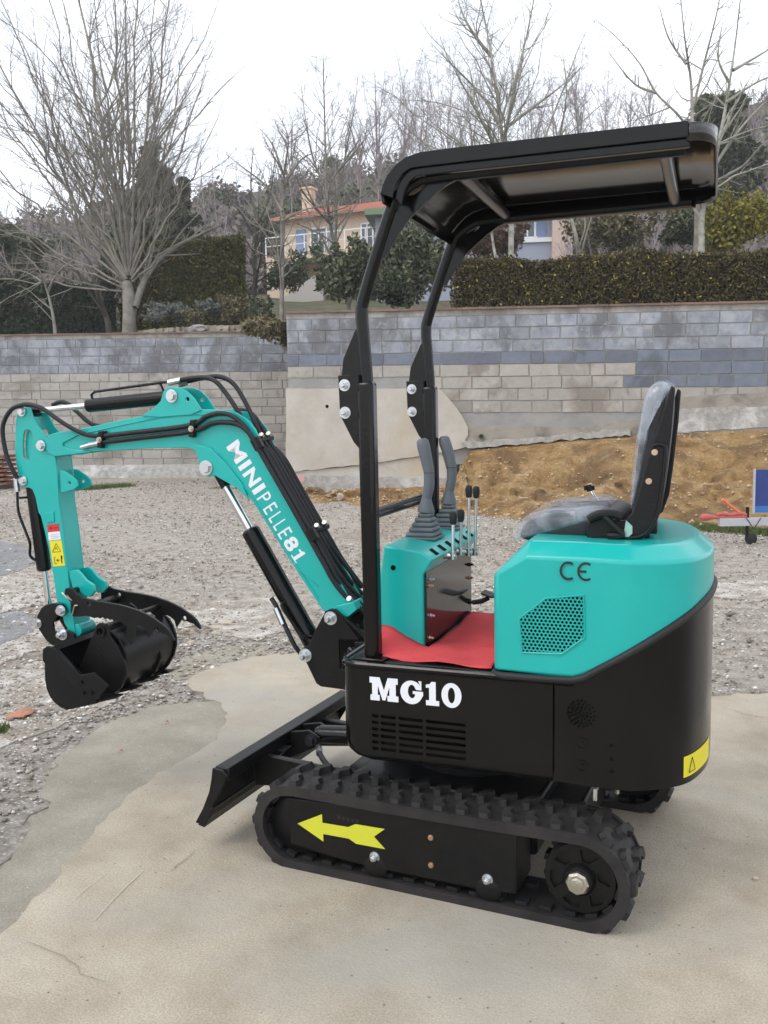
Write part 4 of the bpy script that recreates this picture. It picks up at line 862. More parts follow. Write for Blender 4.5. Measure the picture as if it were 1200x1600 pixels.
# ============================================================ GROUND
fh = Vector((-math.sin(YAW), math.cos(YAW), 0)); rh = Vector((math.cos(YAW), math.sin(YAW), 0))
def spot(t, d):
    """ground position d metres ahead of the viewpoint, lateral tangent t"""
    p = CAM+fh*d+rh*(t*d); return Vector((p.x, p.y, 0))
def from_np(name, V, F, m, parent=None, smooth=0, cnt=4):
    me = bpy.data.meshes.new(name); V = np.asarray(V, dtype=np.float32); F = np.asarray(F, dtype=np.int32)
    me.vertices.add(len(V)); me.vertices.foreach_set('co', V.ravel()); k = F.shape[1]
    me.loops.add(F.size); me.loops.foreach_set('vertex_index', F.ravel()); me.polygons.add(len(F))
    me.polygons.foreach_set('loop_start', np.arange(0, F.size, k, dtype=np.int32)); me.update(calc_edges=True)
    if smooth: me.polygons.foreach_set('use_smooth', np.ones(len(F), bool))
    me.materials.append(m); o = bpy.data.objects.new(name, me); COL.objects.link(o)
    if parent is not None: o.parent = parent
    return o
def ground_mat(name, stops, scale, scale2, bump=.6, rough=.9, fine=180, speck=None, big=None, dist=.01, sharp=False, bumpscale=None):
    m = bpy.data.materials.new(name); m.use_nodes = True; t = m.node_tree; b = t.nodes['Principled BSDF']; l = t.links
    b.inputs['Roughness'].default_value = rough; b.inputs['Specular IOR Level'].default_value = .25
    pos = N(t, 'ShaderNodeNewGeometry').outputs['Position']
    n1 = N(t, 'ShaderNodeTexNoise'); n1.inputs['Scale'].default_value = scale; n1.inputs['Detail'].default_value = 10; n1.inputs['Roughness'].default_value = .62
    l.new(pos, n1.inputs['Vector'])
    cr = N(t, 'ShaderNodeValToRGB'); l.new(n1.outputs['Fac'], cr.inputs['Fac'])
    e = cr.color_ramp.elements; e[0].position = stops[0][0]; e[0].color = (*stops[0][1], 1); e[1].position = stops[-1][0]; e[1].color = (*stops[-1][1], 1)
    for p, c in stops[1:-1]: q = e.new(p); q.color = (*c, 1)
    col = cr.outputs['Color']
    n2 = N(t, 'ShaderNodeTexNoise'); n2.inputs['Scale'].default_value = fine; n2.inputs['Detail'].default_value = 4; l.new(pos, n2.inputs['Vector'])
    mr = N(t, 'ShaderNodeMapRange'); mr.inputs[1].default_value = .3; mr.inputs[2].default_value = .7; mr.inputs[3].default_value = .78; mr.inputs[4].default_value = 1.2; l.new(n2.outputs['Fac'], mr.inputs[0])
    mu = N(t, 'ShaderNodeMix', data_type='RGBA', blend_type='MULTIPLY'); mu.inputs[0].default_value = 1; l.new(col, mu.inputs[6]); l.new(mr.outputs[0], mu.inputs[7]); col = mu.outputs[2]
    if big:
        n3 = N(t, 'ShaderNodeTexNoise'); n3.inputs['Scale'].default_value = big[0]; n3.inputs['Detail'].default_value = 5; n3.inputs['Distortion'].default_value = .8; l.new(pos, n3.inputs['Vector'])
        m3 = N(t, 'ShaderNodeMapRange'); m3.inputs[1].default_value = big[2]; m3.inputs[2].default_value = big[3]; m3.inputs[4].default_value = big[4]; l.new(n3.outputs['Fac'], m3.inputs[0])
        x3 = N(t, 'ShaderNodeMix', data_type='RGBA'); l.new(m3.outputs[0], x3.inputs[0]); l.new(col, x3.inputs[6]); x3.inputs[7].default_value = (*big[1], 1); col = x3.outputs[2]
    if speck:
        v = N(t, 'ShaderNodeTexVoronoi'); v.inputs['Scale'].default_value = speck[0]; l.new(pos, v.inputs['Vector'])
        sp = N(t, 'ShaderNodeSeparateColor'); l.new(v.outputs['Color'], sp.inputs[0])
        gt = N(t, 'ShaderNodeMath', operation='GREATER_THAN'); gt.inputs[1].default_value = speck[2]; l.new(sp.outputs[0], gt.inputs[0])
        lt = N(t, 'ShaderNodeMath', operation='LESS_THAN'); lt.inputs[1].default_value = speck[3]; l.new(v.outputs['Distance'], lt.inputs[0])
        mm = N(t, 'ShaderNodeMath', operation='MULTIPLY'); l.new(gt.outputs[0], mm.inputs[0]); l.new(lt.outputs[0], mm.inputs[1])
        x4 = N(t, 'ShaderNodeMix', data_type='RGBA'); l.new(mm.outputs[0], x4.inputs[0]); l.new(col, x4.inputs[6]); x4.inputs[7].default_value = (*speck[1], 1); col = x4.outputs[2]
    l.new(col, b.inputs['Base Color'])
    nb = N(t, 'ShaderNodeTexNoise'); nb.inputs['Scale'].default_value = bumpscale or fine*.5; nb.inputs['Detail'].default_value = 8; nb.inputs['Roughness'].default_value = .7; l.new(pos, nb.inputs['Vector'])
    bp = N(t, 'ShaderNodeBump'); bp.inputs['Strength'].default_value = bump; bp.inputs['Distance'].default_value = dist; l.new(nb.outputs['Fac'], bp.inputs['Height']); l.new(bp.outputs[0], b.inputs['Normal'])
    return m
M_gravel = ground_mat('gravel', [(.32, (.24, .21, .17)), (.5, (.38, .34, .29)), (.68, (.48, .44, .385))], 9, 0, bump=1, fine=55, speck=(34, (.55, .53, .50), .80, .32), big=(.45, (.24, .175, .125), .52, .68, .55), dist=.03)
M_apron = ground_mat('apron_concrete', [(.30, (.30, .255, .19)), (.5, (.385, .335, .26)), (.70, (.45, .40, .32))], 2.6, 0, bump=.45, fine=170, rough=.9, speck=(55, (.20, .18, .16), .96, .22), big=(1.1, (.33, .315, .28), .46, .64, .6), dist=.010, bumpscale=38)
M_mortar = ground_mat('grey_mortar', [(.3, (.235, .212, .168)), (.55, (.30, .275, .222)), (.7, (.35, .32, .265))], 3.5, 0, bump=.35, fine=220, rough=.92, speck=(70, (.5, .48, .44), .96, .2), dist=.005)
M_oldc = ground_mat('worn_white_concrete', [(.32, (.26, .23, .19)), (.48, (.42, .385, .335)), (.66, (.60, .575, .53))], 6, 0, bump=1, fine=90, speck=(45, (.62, .6, .56), .7, .3), big=(2.6, (.30, .255, .205), .47, .58, .85), dist=.03, bumpscale=14)
M_asph = ground_mat('blue_grey_asphalt', [(.3, (.17, .17, .17)), (.6, (.235, .235, .24)), (.75, (.30, .298, .30))], 3, 0, bump=.5, fine=120, rough=.85, dist=.008)
M_fgrav = ground_mat('aggregate', [(.32, (.20, .175, .145)), (.5, (.36, .325, .28)), (.66, (.48, .445, .40))], 16, 0, bump=1, fine=80, speck=(55, (.62, .6, .55), .70, .34), dist=.03)
def late(m, spec):
    stain(m, spec)
gsz = 70; mb = MB(); mb.plan([(-gsz, -gsz*.4), (gsz, -gsz*.4), (gsz, gsz*.55), (-gsz, gsz*.55)], -.3, 0)
g = obj('ground', mb, M_gravel, None, smooth=0); tag(g, kind='structure')
def jag(P, amp, step, seed):
    r_ = random.Random(seed); out_ = []
    n = len(P)
    for i in range(n):
        a, b = Vector(P[i]), Vector(P[(i+1) % n]); L_ = (b-a).length; k = max(1, int(L_/step)); nrm = Vector((-(b-a).y, (b-a).x)).normalized() if L_ > 0 else Vector((0, 0))
        for j in range(k):
            q = a+(b-a)*(j/k)
            if j: q += nrm*r_.gauss(0, amp)
            out_.append((q.x, q.y))
    return out_
def sheet(name, P, z, m, amp=.01, step=.06, seed=1, th=None):
    o = obj(name, MB().plan(jag(P, amp, step, seed), -.05, z), m, None, smooth=0); tag(o, kind='structure'); return o
ap = [(-0.987,-1.275),(-1.022,-1.114),(-1.058,-0.979),(-1.113,-0.779),(-1.217,-0.517),(-1.329,-0.201),(-1.363,0.018),(-1.347,0.189),(-1.357,0.39),(-1.443,0.628),(-1.608,0.837),(-1.804,0.961),(-2.035,1.103),(-2.078,1.298),(-2.057,1.52),(-1.972,1.734),(-1.762,1.91),(-1.367,1.904),(-0.742,1.748),(-0.272,1.621),(0.17,1.703),(0.613,1.888),(0.875,2.059),(1.232,2.269)]
ap = ap+[(2.6, -1.0), (2.6, -6), (-3, -6), (-2.2, -2.9)]
sheet('concrete_apron', ap, .012, M_apron, amp=.012, step=.05, seed=3)
M_scr = mat('pale_scratch', (.47, .43, .365), .9); M_crk = mat('dirt_crack', (.20, .175, .14), .95)
def line_mark(name, P, w, m, amp, seed):
    P = jag(P+P[::-1][1:-1], 0, 9, 1) if False else P; r_ = random.Random(seed); Q = []
    for (x0, y0), (x1, y1) in zip(P, P[1:]):
        k = max(2, int(math.hypot(x1-x0, y1-y0)/.04))
        for j in range(k): Q.append((x0+(x1-x0)*j/k+r_.gauss(0, amp), y0+(y1-y0)*j/k+r_.gauss(0, amp)))
    Q.append(P[-1]); mb = MB(); n = len(Q)
    for i, (x, y) in enumerate(Q):
        a_ = Q[max(0, i-1)]; b_ = Q[min(n-1, i+1)]; t_ = Vector((b_[0]-a_[0], b_[1]-a_[1])).normalized(); ww = w*r_.uniform(.5, 1.2)*math.sin(math.pi*(i+.6)/(n+.4))**.5
        mb.v += [(x-t_.y*ww, y+t_.x*ww, .0165), (x+t_.y*ww, y-t_.x*ww, .0165)]
    mb.f = [(2*i, 2*i+1, 2*i+3, 2*i+2) for i in range(n-1)]; tag(obj(name, mb, m, None, smooth=0, fix=False), kind='structure')
for i, (P_, w) in enumerate((([(-0.819,-0.957),(-0.854,-0.815),(-0.88,-0.664)], .0016), ([(-0.947,-0.944),(-0.967,-0.842),(-0.979,-0.719)], .0010), ([(-0.88,-0.563),(-0.858,-0.568),(-0.839,-0.583)], .003))): line_mark('apron_scratch', P_, w, M_scr, .0008, i)
for i, (P_, w) in enumerate((([(-0.939,-1.192),(-0.92,-1.119),(-0.785,-1.127),(-0.667,-1.17),(-0.577,-1.176)], .0010), ([(-0.794,-0.642),(-0.798,-0.553),(-0.809,-0.485)], .0016), ([(0.654,1.762),(0.777,1.657),(0.918,1.634)], .0012))): line_mark('apron_crack', P_, w, M_crk, .004, 30+i)
s1 = [(-0.927,-1.367),(-1.196,-1.094),(-1.327,-0.828),(-1.412,-0.645),(-1.528,-0.413),(-1.677,-0.304),(-1.887,0.011),(-1.984,0.393),(-1.962,0.719),(-1.803,0.859),(-1.692,0.937),(-1.601,0.883),(-1.395,0.599),(-1.324,0.344),(-1.303,0.13),(-1.308,-0.052),(-1.267,-0.275),(-1.17,-0.57),(-1.058,-0.838),(-1.017,-1.019),(-0.982,-1.151)]
sheet('mortar_strip', s1, .007, M_mortar, amp=.014, step=.05, seed=4)
s2 = [(-2.327,1.343),(-2.357,1.619),(-2.336,1.79),(-2.176,2.057),(-2.029,1.974),(-1.871,1.681),(-2.01,1.45),(-2.059,1.211),(-2.129,1.131)]
sheet('mortar_strip', s2, .008, M_mortar, amp=.012, step=.05, seed=5)
fg = [(-1.101,-1.261),(-2.471,-0.184),(-2.347,0.126),(-2.4,0.502),(-2.481,0.968),(-2.73,1.921),(-2.566,2.268),(-2.227,2.297),(-1.741,2.293),(-1.458,1.75),(-1.879,1.588),(-1.929,1.032),(-1.644,0.801),(-1.791,0.538),(-1.781,-0.063),(-1.546,-0.378),(-1.364,-0.74)]
sheet('broken_aggregate', fg, .004, M_fgrav, amp=.03, step=.08, seed=6)
for i, (P_, z) in enumerate((([(-3.105,0.572),(-3.207,0.931),(-3.153,1.173),(-2.747,1.109),(-2.291,0.952),(-2.167,0.705),(-2.202,0.424),(-2.178,0.193),(-2.202,-0.009),(-2.365,-0.141)], .010),
        ([(-3.926,1.289),(-4.045,1.716),(-4.05,2.075),(-3.798,2.397),(-3.378,2.695),(-2.921,2.627),(-2.832,2.27),(-3.131,1.959),(-3.272,1.626),(-3.349,1.371),(-3.317,1.035),(-3.421,0.848)], .009),
        ([(-6.168,3.246),(-6.421,3.94),(-5.881,3.916),(-4.986,3.481),(-4.327,3.228),(-4.344,2.787),(-4.445,2.406),(-4.463,2.107),(-4.65,1.921)], .009),
        ([(-3.127,2.597),(-3.125,3.092),(-2.806,3.34),(-2.275,2.91),(-2.07,2.454),(-2.213,2.116),(-2.573,2.129)], .010),
        ([(0.335,5.119),(0.759,5.392),(1.244,5.439),(1.231,4.871),(0.788,4.556),(0.388,4.515)], .010),
        ([(-2.551,4.331),(-2.185,4.628),(-1.489,4.702),(-1.261,4.171),(-1.797,3.839),(-2.293,3.803)], .006))):
    sheet('old_concrete', P_, z, M_oldc, amp=.035, step=.08, seed=20+i)
for i, P_ in enumerate(([(-8.179,4.818),(-7.658,5.097),(-6.983,4.88),(-6.28,4.336),(-5.857,3.727),(-5.756,3.317),(-6.14,3.078)], [(-4.561,1.732),(-4.427,2.073),(-4.329,2.227),(-4.026,2.039),(-3.758,1.724),(-3.686,1.38),(-3.8,1.083)])):
    sheet('asphalt_patch', P_, .012, M_asph, amp=.02, step=.08, seed=40+i)

# loose gravel and pebbles
M_stone = bpy.data.materials.new('gravel_stones'); M_stone.use_nodes = True; t = M_stone.node_tree; b = t.nodes['Principled BSDF']; b.inputs['Roughness'].default_value = .85
gi = N(t, 'ShaderNodeNewGeometry'); cr = N(t, 'ShaderNodeValToRGB'); t.links.new(gi.outputs['Random Per Island'], cr.inputs['Fac']); t.links.new(cr.outputs['Color'], b.inputs['Base Color'])
e = cr.color_ramp.elements; e[0].color = (.15, .13, .115, 1); e[1].position = 1; e[1].color = (.72, .70, .66, 1)
for p, c in ((.35, (.26, .225, .185, 1)), (.60, (.36, .315, .265, 1)), (.82, (.46, .42, .37, 1)), (.90, (.60, .57, .52, 1))): q = e.new(p); q.color = c
def inpoly(P, X, Y_):
    c = np.zeros(len(X), bool); j = len(P)-1
    for i in range(len(P)):
        xi, yi = P[i]; xj, yj = P[j]
        if yi != yj: c ^= ((yi > Y_) != (yj > Y_)) & (X < (xj-xi)*(Y_-yi)/(yj-yi)+xi)
        j = i
    return c
octa = np.array([(1, 0, 0), (0, 1, 0), (-1, 0, 0), (0, -1, 0), (0, 0, 1), (0, 0, -1)], float)
ofc = np.array([(0, 1, 4), (1, 2, 4), (2, 3, 4), (3, 0, 4), (1, 0, 5), (2, 1, 5), (3, 2, 5), (0, 3, 5)])
def stones(name, X, Y_, S_, m, z0=0, flat=.55, parent=None):
    n = len(X); V = octa[None]*(1+rng.uniform(-.35, .35, (n, 6, 3))); V *= np.stack([S_, S_*rng.uniform(.6, 1, n), S_*flat*rng.uniform(.6, 1.1, n)], 1)[:, None]
    V += rng.uniform(-.15, .15, (n, 6, 3))*S_[:, None, None]
    a = rng.uniform(0, 6.28, n); c, s = np.cos(a)[:, None], np.sin(a)[:, None]
    Vx = V[..., 0]*c-V[..., 1]*s+X[:, None]; Vy = V[..., 0]*s+V[..., 1]*c+Y_[:, None]; Vz = V[..., 2]+(z0+S_*.18)[:, None]
    F = ofc[None]+(np.arange(n)*6)[:, None, None]
    return from_np(name, np.stack([Vx, Vy, Vz], -1).reshape(-1, 3), F.reshape(-1, 3), m, parent)
n = 95000
d = 4.3+(21-4.3)*rng.random(n)**1.25; tt = rng.uniform(-.50, .50, n)
X = CAM.x+fh.x*d+rh.x*tt*d; Y_ = CAM.y+fh.y*d+rh.y*tt*d
cl = np.sin(X*1.3+np.sin(Y_*1.1)*1.5)*np.sin(Y_*1.7+X*.4)
keep = ~inpoly(ap, X, Y_) & ~inpoly(s1, X, Y_) & (rng.random(n) < .60+.4*cl)
X, Y_, d = X[keep], Y_[keep], d[keep]
S_ = np.exp(rng.normal(math.log(.0068), .42, len(X)))*(1+.035*d)
st_ = stones('loose_gravel', X, Y_, S_, M_stone, z0=.009); tag(st_, kind='stuff')
n = 3500; q = [(-2.548,0.236),(-1.275,0.743)]
X = rng.uniform(-3.2, -1.6, n); Y_ = rng.uniform(-1.2, 2.2, n); keep = ~inpoly(ap, X, Y_) & ~inpoly(s1, X, Y_)
tag(stones('loose_gravel', X[keep], Y_[keep], np.exp(rng.normal(math.log(.010), .35, keep.sum())), M_stone, z0=.008), kind='stuff')
# grit scattered on the apron
n = 260; X = rng.uniform(-2.5, 2.2, n); Y_ = rng.uniform(-2.2, 2.4, n); keep = inpoly(ap, X, Y_)
tag(stones('apron_grit', X[keep], Y_[keep], rng.uniform(.0015, .0042, keep.sum()), M_stone, z0=.012), kind='stuff')
# a few stones large enough to point at
M_pale = mat('pale_limestone', (.48, .40, .30), .9, n=(12, (.34, .28, .22), .8), bump=.6, bscale=30)
def rock(name, p, s, seed, m, label, cat, group=None):
    r_ = random.Random(seed); bm = bmesh.new(); bmesh.ops.create_icosphere(bm, subdivisions=2, radius=1)
    for v in bm.verts:
        k = 1+r_.uniform(-.16, .16)+.15*math.sin(v.co.x*3+seed)+.12*math.cos(v.co.y*4+seed); v.co = Vector((v.co.x*s[0]*k, v.co.y*s[1]*k, v.co.z*s[2]*k))
    me = bpy.data.meshes.new(name); bm.to_mesh(me); bm.free(); o = link(name, me, m, None, 40); o.location = p; tag(o, label, cat, group); return o
for i, ((x, y), s, lb) in enumerate(zip([(-2.62,2.248),(-2.63,2.386),(-2.788,2.146),(-2.536,1.851),(-2.181,2.128),(0.91,0.026)], (.03, .035, .022, .025, .022, .012), ('pale tan stone lying on the broken paving beyond the bucket', 'grey stone right of the pale tan stone on the broken paving', 'small flat stone left of the pale tan stone', 'small light stone in the aggregate just behind the clamp tip', 'small stone on the worn concrete left of the boom foot', 'tiny pebble on the apron at the right edge'))):
    rock('stone', (x, y, .014), (s, s*.7, s*.55), i+3, M_pale, lb, 'stone', 'loose stones on the yard')
# dry leaf
lf = [(-2.467,0.272),(-2.51,0.336),(-2.488,0.355),(-2.526,0.404),(-2.485,0.409),(-2.472,0.447),(-2.423,0.423),(-2.396,0.371),(-2.41,0.345),(-2.385,0.304),(-2.443,0.312)]
mb = MB(); P_ = lf; n = len(P_)
mb.v = [(x, y, .016+.012*abs(math.sin(i*1.9))) for i, (x, y) in enumerate(P_)]+[(sum(p[0] for p in P_)/n, sum(p[1] for p in P_)/n, .019)]; mb.f = [(i, (i+1) % n, n) for i in range(n)]
o = obj('dry_leaf', mb, mat('dry_leaf_brown', (.42, .20, .12), .8, n=(40, (.30, .13, .07), .7)), None, fix=False); q = o.modifiers.new('s', 'SOLIDIFY'); q.thickness = .0012
tag(o, 'large curled brown dry leaf on the pale concrete left of the bucket', 'leaf')
for i, ((x, y), lb) in enumerate(zip([(-1.715,0.537),(-1.665,0.153)], ('tiny dark dry leaf on the mortar strip below the bucket', 'tiny dark leaf scrap further left on the mortar strip'))):
    mb = MB(); mb.v = [(x-.012, y, .014), (x, y-.006, .022), (x+.013, y+.002, .015), (x+.002, y+.009, .026)]; mb.f = [(0, 1, 3), (1, 2, 3)]
    o = obj('dry_leaf', mb, bpy.data.materials['dry_leaf_brown'], None, fix=False); q = o.modifiers.new('s', 'SOLIDIFY'); q.thickness = .001; tag(o, lb, 'leaf')

# ============================================================ BLOCK WALLS
def stain(m, spec):
    """wet streaks and soot with shapes of their own, in world space"""
    t = m.node_tree; b = t.nodes['Principled BSDF']; l = t.links; src = b.inputs['Base Color'].links[0].from_socket
    pos = N(t, 'ShaderNodeNewGeometry').outputs['Position']
    for sc, lo_, hi_, col, amt, zs in spec:
        mpn = N(t, 'ShaderNodeMapping'); mpn.inputs['Scale'].default_value = (1, 1, zs); l.new(pos, mpn.inputs[0])
        n_ = N(t, 'ShaderNodeTexNoise'); n_.inputs['Scale'].default_value = sc; n_.inputs['Detail'].default_value = 7; n_.inputs['Roughness'].default_value = .6; n_.inputs['Distortion'].default_value = .5; l.new(mpn.outputs[0], n_.inputs['Vector'])
        r_ = N(t, 'ShaderNodeMapRange'); r_.inputs[1].default_value = lo_; r_.inputs[2].default_value = hi_; r_.inputs[4].default_value = amt; l.new(n_.outputs['Fac'], r_.inputs[0])
        x = N(t, 'ShaderNodeMix', data_type='RGBA'); l.new(r_.outputs[0], x.inputs[0]); l.new(src, x.inputs[6]); x.inputs[7].default_value = (*col, 1); src = x.outputs[2]
    l.new(src, b.inputs['Base Color'])
M_bb = mat('blue_grey_block', (.24, .265, .31), .9, n=(5, (.36, .375, .40), .9), var=.18, bump=.5, bscale=60, coord='World')
stain(M_bb, [(1.0, .50, .60, (.11, .11, .115), .75, .7), (3.0, .54, .62, (.13, .13, .135), .5, .5), (5, .50, .66, (.12, .13, .15), .4, .8), (7, .58, .66, (.42, .42, .41), .45, 1.2)])
M_bd = mat('dark_blue_block', (.135, .155, .195), .9, n=(7, (.19, .21, .25), .7), var=.15, bump=.5, bscale=60, coord='World'); stain(M_bd, [(1.9, .55, .66, (.08, .085, .095), .6, .8)])
M_bg = mat('beige_grey_block', (.34, .315, .28), .92, n=(7, (.40, .38, .345), .7), var=.12, bump=.6, bscale=50, coord='World')
stain(M_bg, [(.8, .49, .60, (.19, .16, .13), .65, 1.4), (2.0, .56, .68, (.47, .455, .42), .7, .9), (6, .60, .68, (.13, .115, .10), .5, 1)])
M_mort = mat('mortar_joint', (.33, .32, .30), .95, n=(2.5, (.25, .245, .24), 1), bump=.8, bscale=60, coord='World')
M_coping = mat('red_brown_coping', (.24, .14, .105), .85, n=(5, (.13, .10, .085), .9), var=.15, bump=.5, bscale=40, coord='World')
M_rough = mat('rough_footing', (.42, .41, .385), .95, n=(11, (.25, .235, .21), .9), bump=1, bscale=24, coord='World'); stain(M_rough, [(2.2, .52, .64, (.60, .59, .57), .8, 1)])
WT = .20; CH = .205; BLn = .50
def block_wall(label, A, B, ext, z_top0, z_top1, z_bot, mat_of, ncap=None, seed=1, skip=None):
    A, B = Vector(A), Vector(B); e = (B-A).normalized(); nr = Vector((e.y, -e.x)); L_ = (B-A).length
    w = tag(empty('block_wall', (A.x, A.y, 0)), label, 'wall'); w.rotation_euler.z = math.atan2(e.y, e.x)
    a0, a1 = -ext[0], L_+ext[1]; zt = lambda s: z_top0+(z_top1-z_top0)*s/L_
    P_ = [(a0, z_bot), (a1, z_bot), (a1, zt(a1)-.04), (a0, zt(a0)-.04)]
    obj('mortar_bed', MB().prism(P_, .012, WT), M_mort, w, smooth=0)
    r_ = random.Random(seed); base = {}
    def bmesh_of(mm, ln, var):
        k = (mm.name, round(ln, 2), var)
        if k not in base:
            rr_ = random.Random(hash(k) % 1000); h = CH-.009; mb = MB(); q = [rr_.uniform(-.006, .006) for _ in range(8)]
            y0 = -.002; c = .006
            mb.v = [(0, y0+.03, 0), (ln, y0+.03, 0), (ln, y0+.03, h), (0, y0+.03, h), (c+q[0], y0, c+q[1]), (ln-c+q[2], y0, c+q[3]), (ln-c+q[4], y0, h-c+q[5]), (c+q[6], y0, h-c+q[7])]
            mb.f = [(4, 5, 6, 7), (0, 1, 5, 4), (1, 2, 6, 5), (2, 3, 7, 6), (3, 0, 4, 7)]
            me = mesh_of('concrete_block', mb); me.materials.append(mm); base[k] = me
        return base[k]
    row = 0; cnt = 0; slope = (z_top1-z_top0)/L_
    while True:
        zc = z_top0-.13-(row+1)*CH
        if zc < z_bot-.05: break
        s = a0-(BLn/2 if row % 2 else 0)-r_.uniform(0, .06)
        while s < a1:
            ln = BLn-.009*r_.uniform(.4, 1.8); s0 = max(s, a0); s1 = min(s+ln, a1)
            if r_.random() < .05: s1 = s0+(s1-s0)*.45
            if s1-s0 > .06 and not (skip and skip(s0, s1, zc+slope*s0)):
                mm = mat_of((s0+s1)/2, row)
                o = bpy.data.objects.new('concrete_block', bmesh_of(mm, s1-s0, r_.randrange(4))); COL.objects.link(o); o.parent = w
                o.location = (s0, r_.uniform(-.004, .005), zc+slope*s0); o.rotation_euler = (0, -math.atan(slope)+r_.uniform(-.003, .003), 0); cnt += 1
            s = s1+.012
        row += 1
    s = a0
    while s < a1:
        ln = min(.5, a1-s); o = obj('coping', MB().box((s+ln/2, WT/2, zt(s+ln/2)-.016), (ln-.006, WT+.07, .035), (0, -math.atan(slope)+r_.uniform(-.006, .006), 0)), M_coping, w, smooth=0); s += .5
    obj('render_band', MB().prism([(a0, zt(a0)-.132), (a1, zt(a1)-.132), (a1, zt(a1)-.036), (a0, zt(a0)-.036)], .003, .02), M_band, w, smooth=0)
    return w, cnt
M_band = mat('top_render', (.38, .365, .33), .95, n=(4, (.20, .185, .165), 1), bump=.7, bscale=40, coord='World'); stain(M_band, [(1.4, .50, .60, (.16, .13, .11), .7, .6)])
LA, LB = (-16.913, 14.03), (-10.166, 16.217)
wl, c1 = block_wall('long grey block wall on the left, set further back behind the bucket and boom', LA, LB, (.25, .45), 3.50, 3.42, .25, lambda s, r: (M_bb if r < 4 else (M_bd if r == 4 and False else M_bg)), seed=2)
RA_, RB_ = (-7.342, 11.404), (.398, 13.377)
def rmat(s, r):
    if r < 3: return M_bb
    if r == 3: return M_bd
    if s > 5.9 and r < 6: return M_bd
    return M_bg
wr_, c2_ = block_wall('grey block wall standing nearer on the right above the orange earth bank', RA_, RB_, (0, .9), 3.247, 3.138, .55, rmat, seed=5, skip=lambda s0, s1, z: (z < 1.30 and s0 > 2.45) or (z < 1.95-.0 and s1 < 2.45 and z > .66))
# side return of the right-hand wall
obj('end_return', MB().box((.10, 1.8, 1.75), (.20, 3.4, 2.85)), M_mort, wr_, smooth=0)
# smooth slab cast against the wall, rough render patches and footings
M_slab = mat('pale_cast_concrete', (.50, .47, .42), .88, n=(2.5, (.40, .36, .30), .8), bump=.3, bscale=25, coord='World'); stain(M_slab, [(1.6, .58, .72, (.22, .20, .18), .6, .8), (1.1, .58, .70, (.45, .34, .20), .5, .35)])
M_slabd = mat('grey_cast_concrete', (.27, .245, .205), .92, n=(3.5, (.36, .33, .28), .8), bump=.5, bscale=25, coord='World'); stain(M_slabd, [(1.3, .52, .66, (.09, .08, .07), .7, 1.6)])
sl = [(-0.021,1.911),(1.279,1.873),(2.666,1.866),(2.753,1.799),(2.883,1.645),(2.97,1.534),(3.078,1.38),(3.176,1.183),(3.175,1.052),(3.119,0.965),(3.196,0.921),(3.151,0.856),(2.997,0.813),(2.721,0.761),(2.162,0.677),(1.253,0.549),(0.559,0.486),(-0.064,0.432)]
o = obj('cast_slab', MB().prism(jag(sl, .006, .12, 3), -.07, .011), M_slab, wr_, smooth=0)
obj('drain_hole', MB().cyl(([(0.715,1.585)][0][0], -.072, [(0.715,1.585)][0][1]), ([(0.715,1.585)][0][0], -.069, [(0.715,1.585)][0][1]), .03, n=12), M_dark, wr_)
lo_sl = [(2.704,1.627),(2.901,1.492),(3.075,1.326),(3.272,1.225),(4.987,1.158),(6.025,1.282),(6.33,1.435),(6.591,1.618),(7.032,1.662),(8.117,1.692),(8.408,1.696),(8.425,1.112),(8.036,1.076),(6.029,0.996),(4.565,0.949),(3.488,0.895),(2.994,0.834),(2.719,0.947)]
obj('cast_footing', MB().prism(jag(lo_sl, .008, .15, 9), -.035, .011), M_slabd, wr_, smooth=0)
lt = [(6.373,1.434),(7.025,1.454),(8.107,1.466),(8.398,1.471),(8.406,1.195),(7.824,1.121),(6.53,1.055),(6.022,1.019),(6.223,1.227)]
obj('white_render', MB().prism(jag(lt, .01, .12, 12), -.05, -.030), M_rough, wr_, smooth=0)
le = [(3.081,0.946),(3.495,0.963),(4.459,1.006),(4.985,1.064),(5.608,1.12),(5.866,1.106),(5.867,1.011),(4.986,0.968),(3.926,0.883),(3.167,0.836)]
obj('white_render', MB().prism(jag(le, .014, .08, 13), -.12, -.02), M_rough, wr_, smooth=0)
pp = [(3.405,1.028)][0]; obj('drain_pipe', MB().lathe((pp[0], -.03, pp[1]), (0, -1, 0), [(.045, 0), (.045, .07), (.034, .07), (.034, .02)], 16), mat('drain_green', (.10, .11, .06), .7), wr_)
lw = [(-0.072,0.43),(1.246,0.536),(2.717,0.748),(2.825,0.372),(2.823,0.205),(-0.079,0.213)]; bot = jag(lw, .003, .2, 7)
obj('lower_course', MB().prism(lw, -.03, .011), M_slab, wr_, smooth=0)
ft = [(-0.118,0.405),(0.812,0.367),(2.838,0.315),(3.08,0.27),(3.101,0.16),(2.836,0.094),(-0.127,0.098)]
obj('rough_footing', MB().prism(jag(ft, .012, .10, 14), -.17, .01), M_rough, wr_, smooth=0)
pk = [(0.089,0.361),(0.184,0.417),(0.288,0.405),(0.309,0.304),(0.237,0.225),(0.109,0.236)]
obj('pink_paint_mark', MB().prism(jag(pk, .01, .04, 2), -.176, -.168), mat('pink_marker', (.62, .27, .28), .8, n=(30, (.5, .4, .38), .9), coord='World'), wr_)
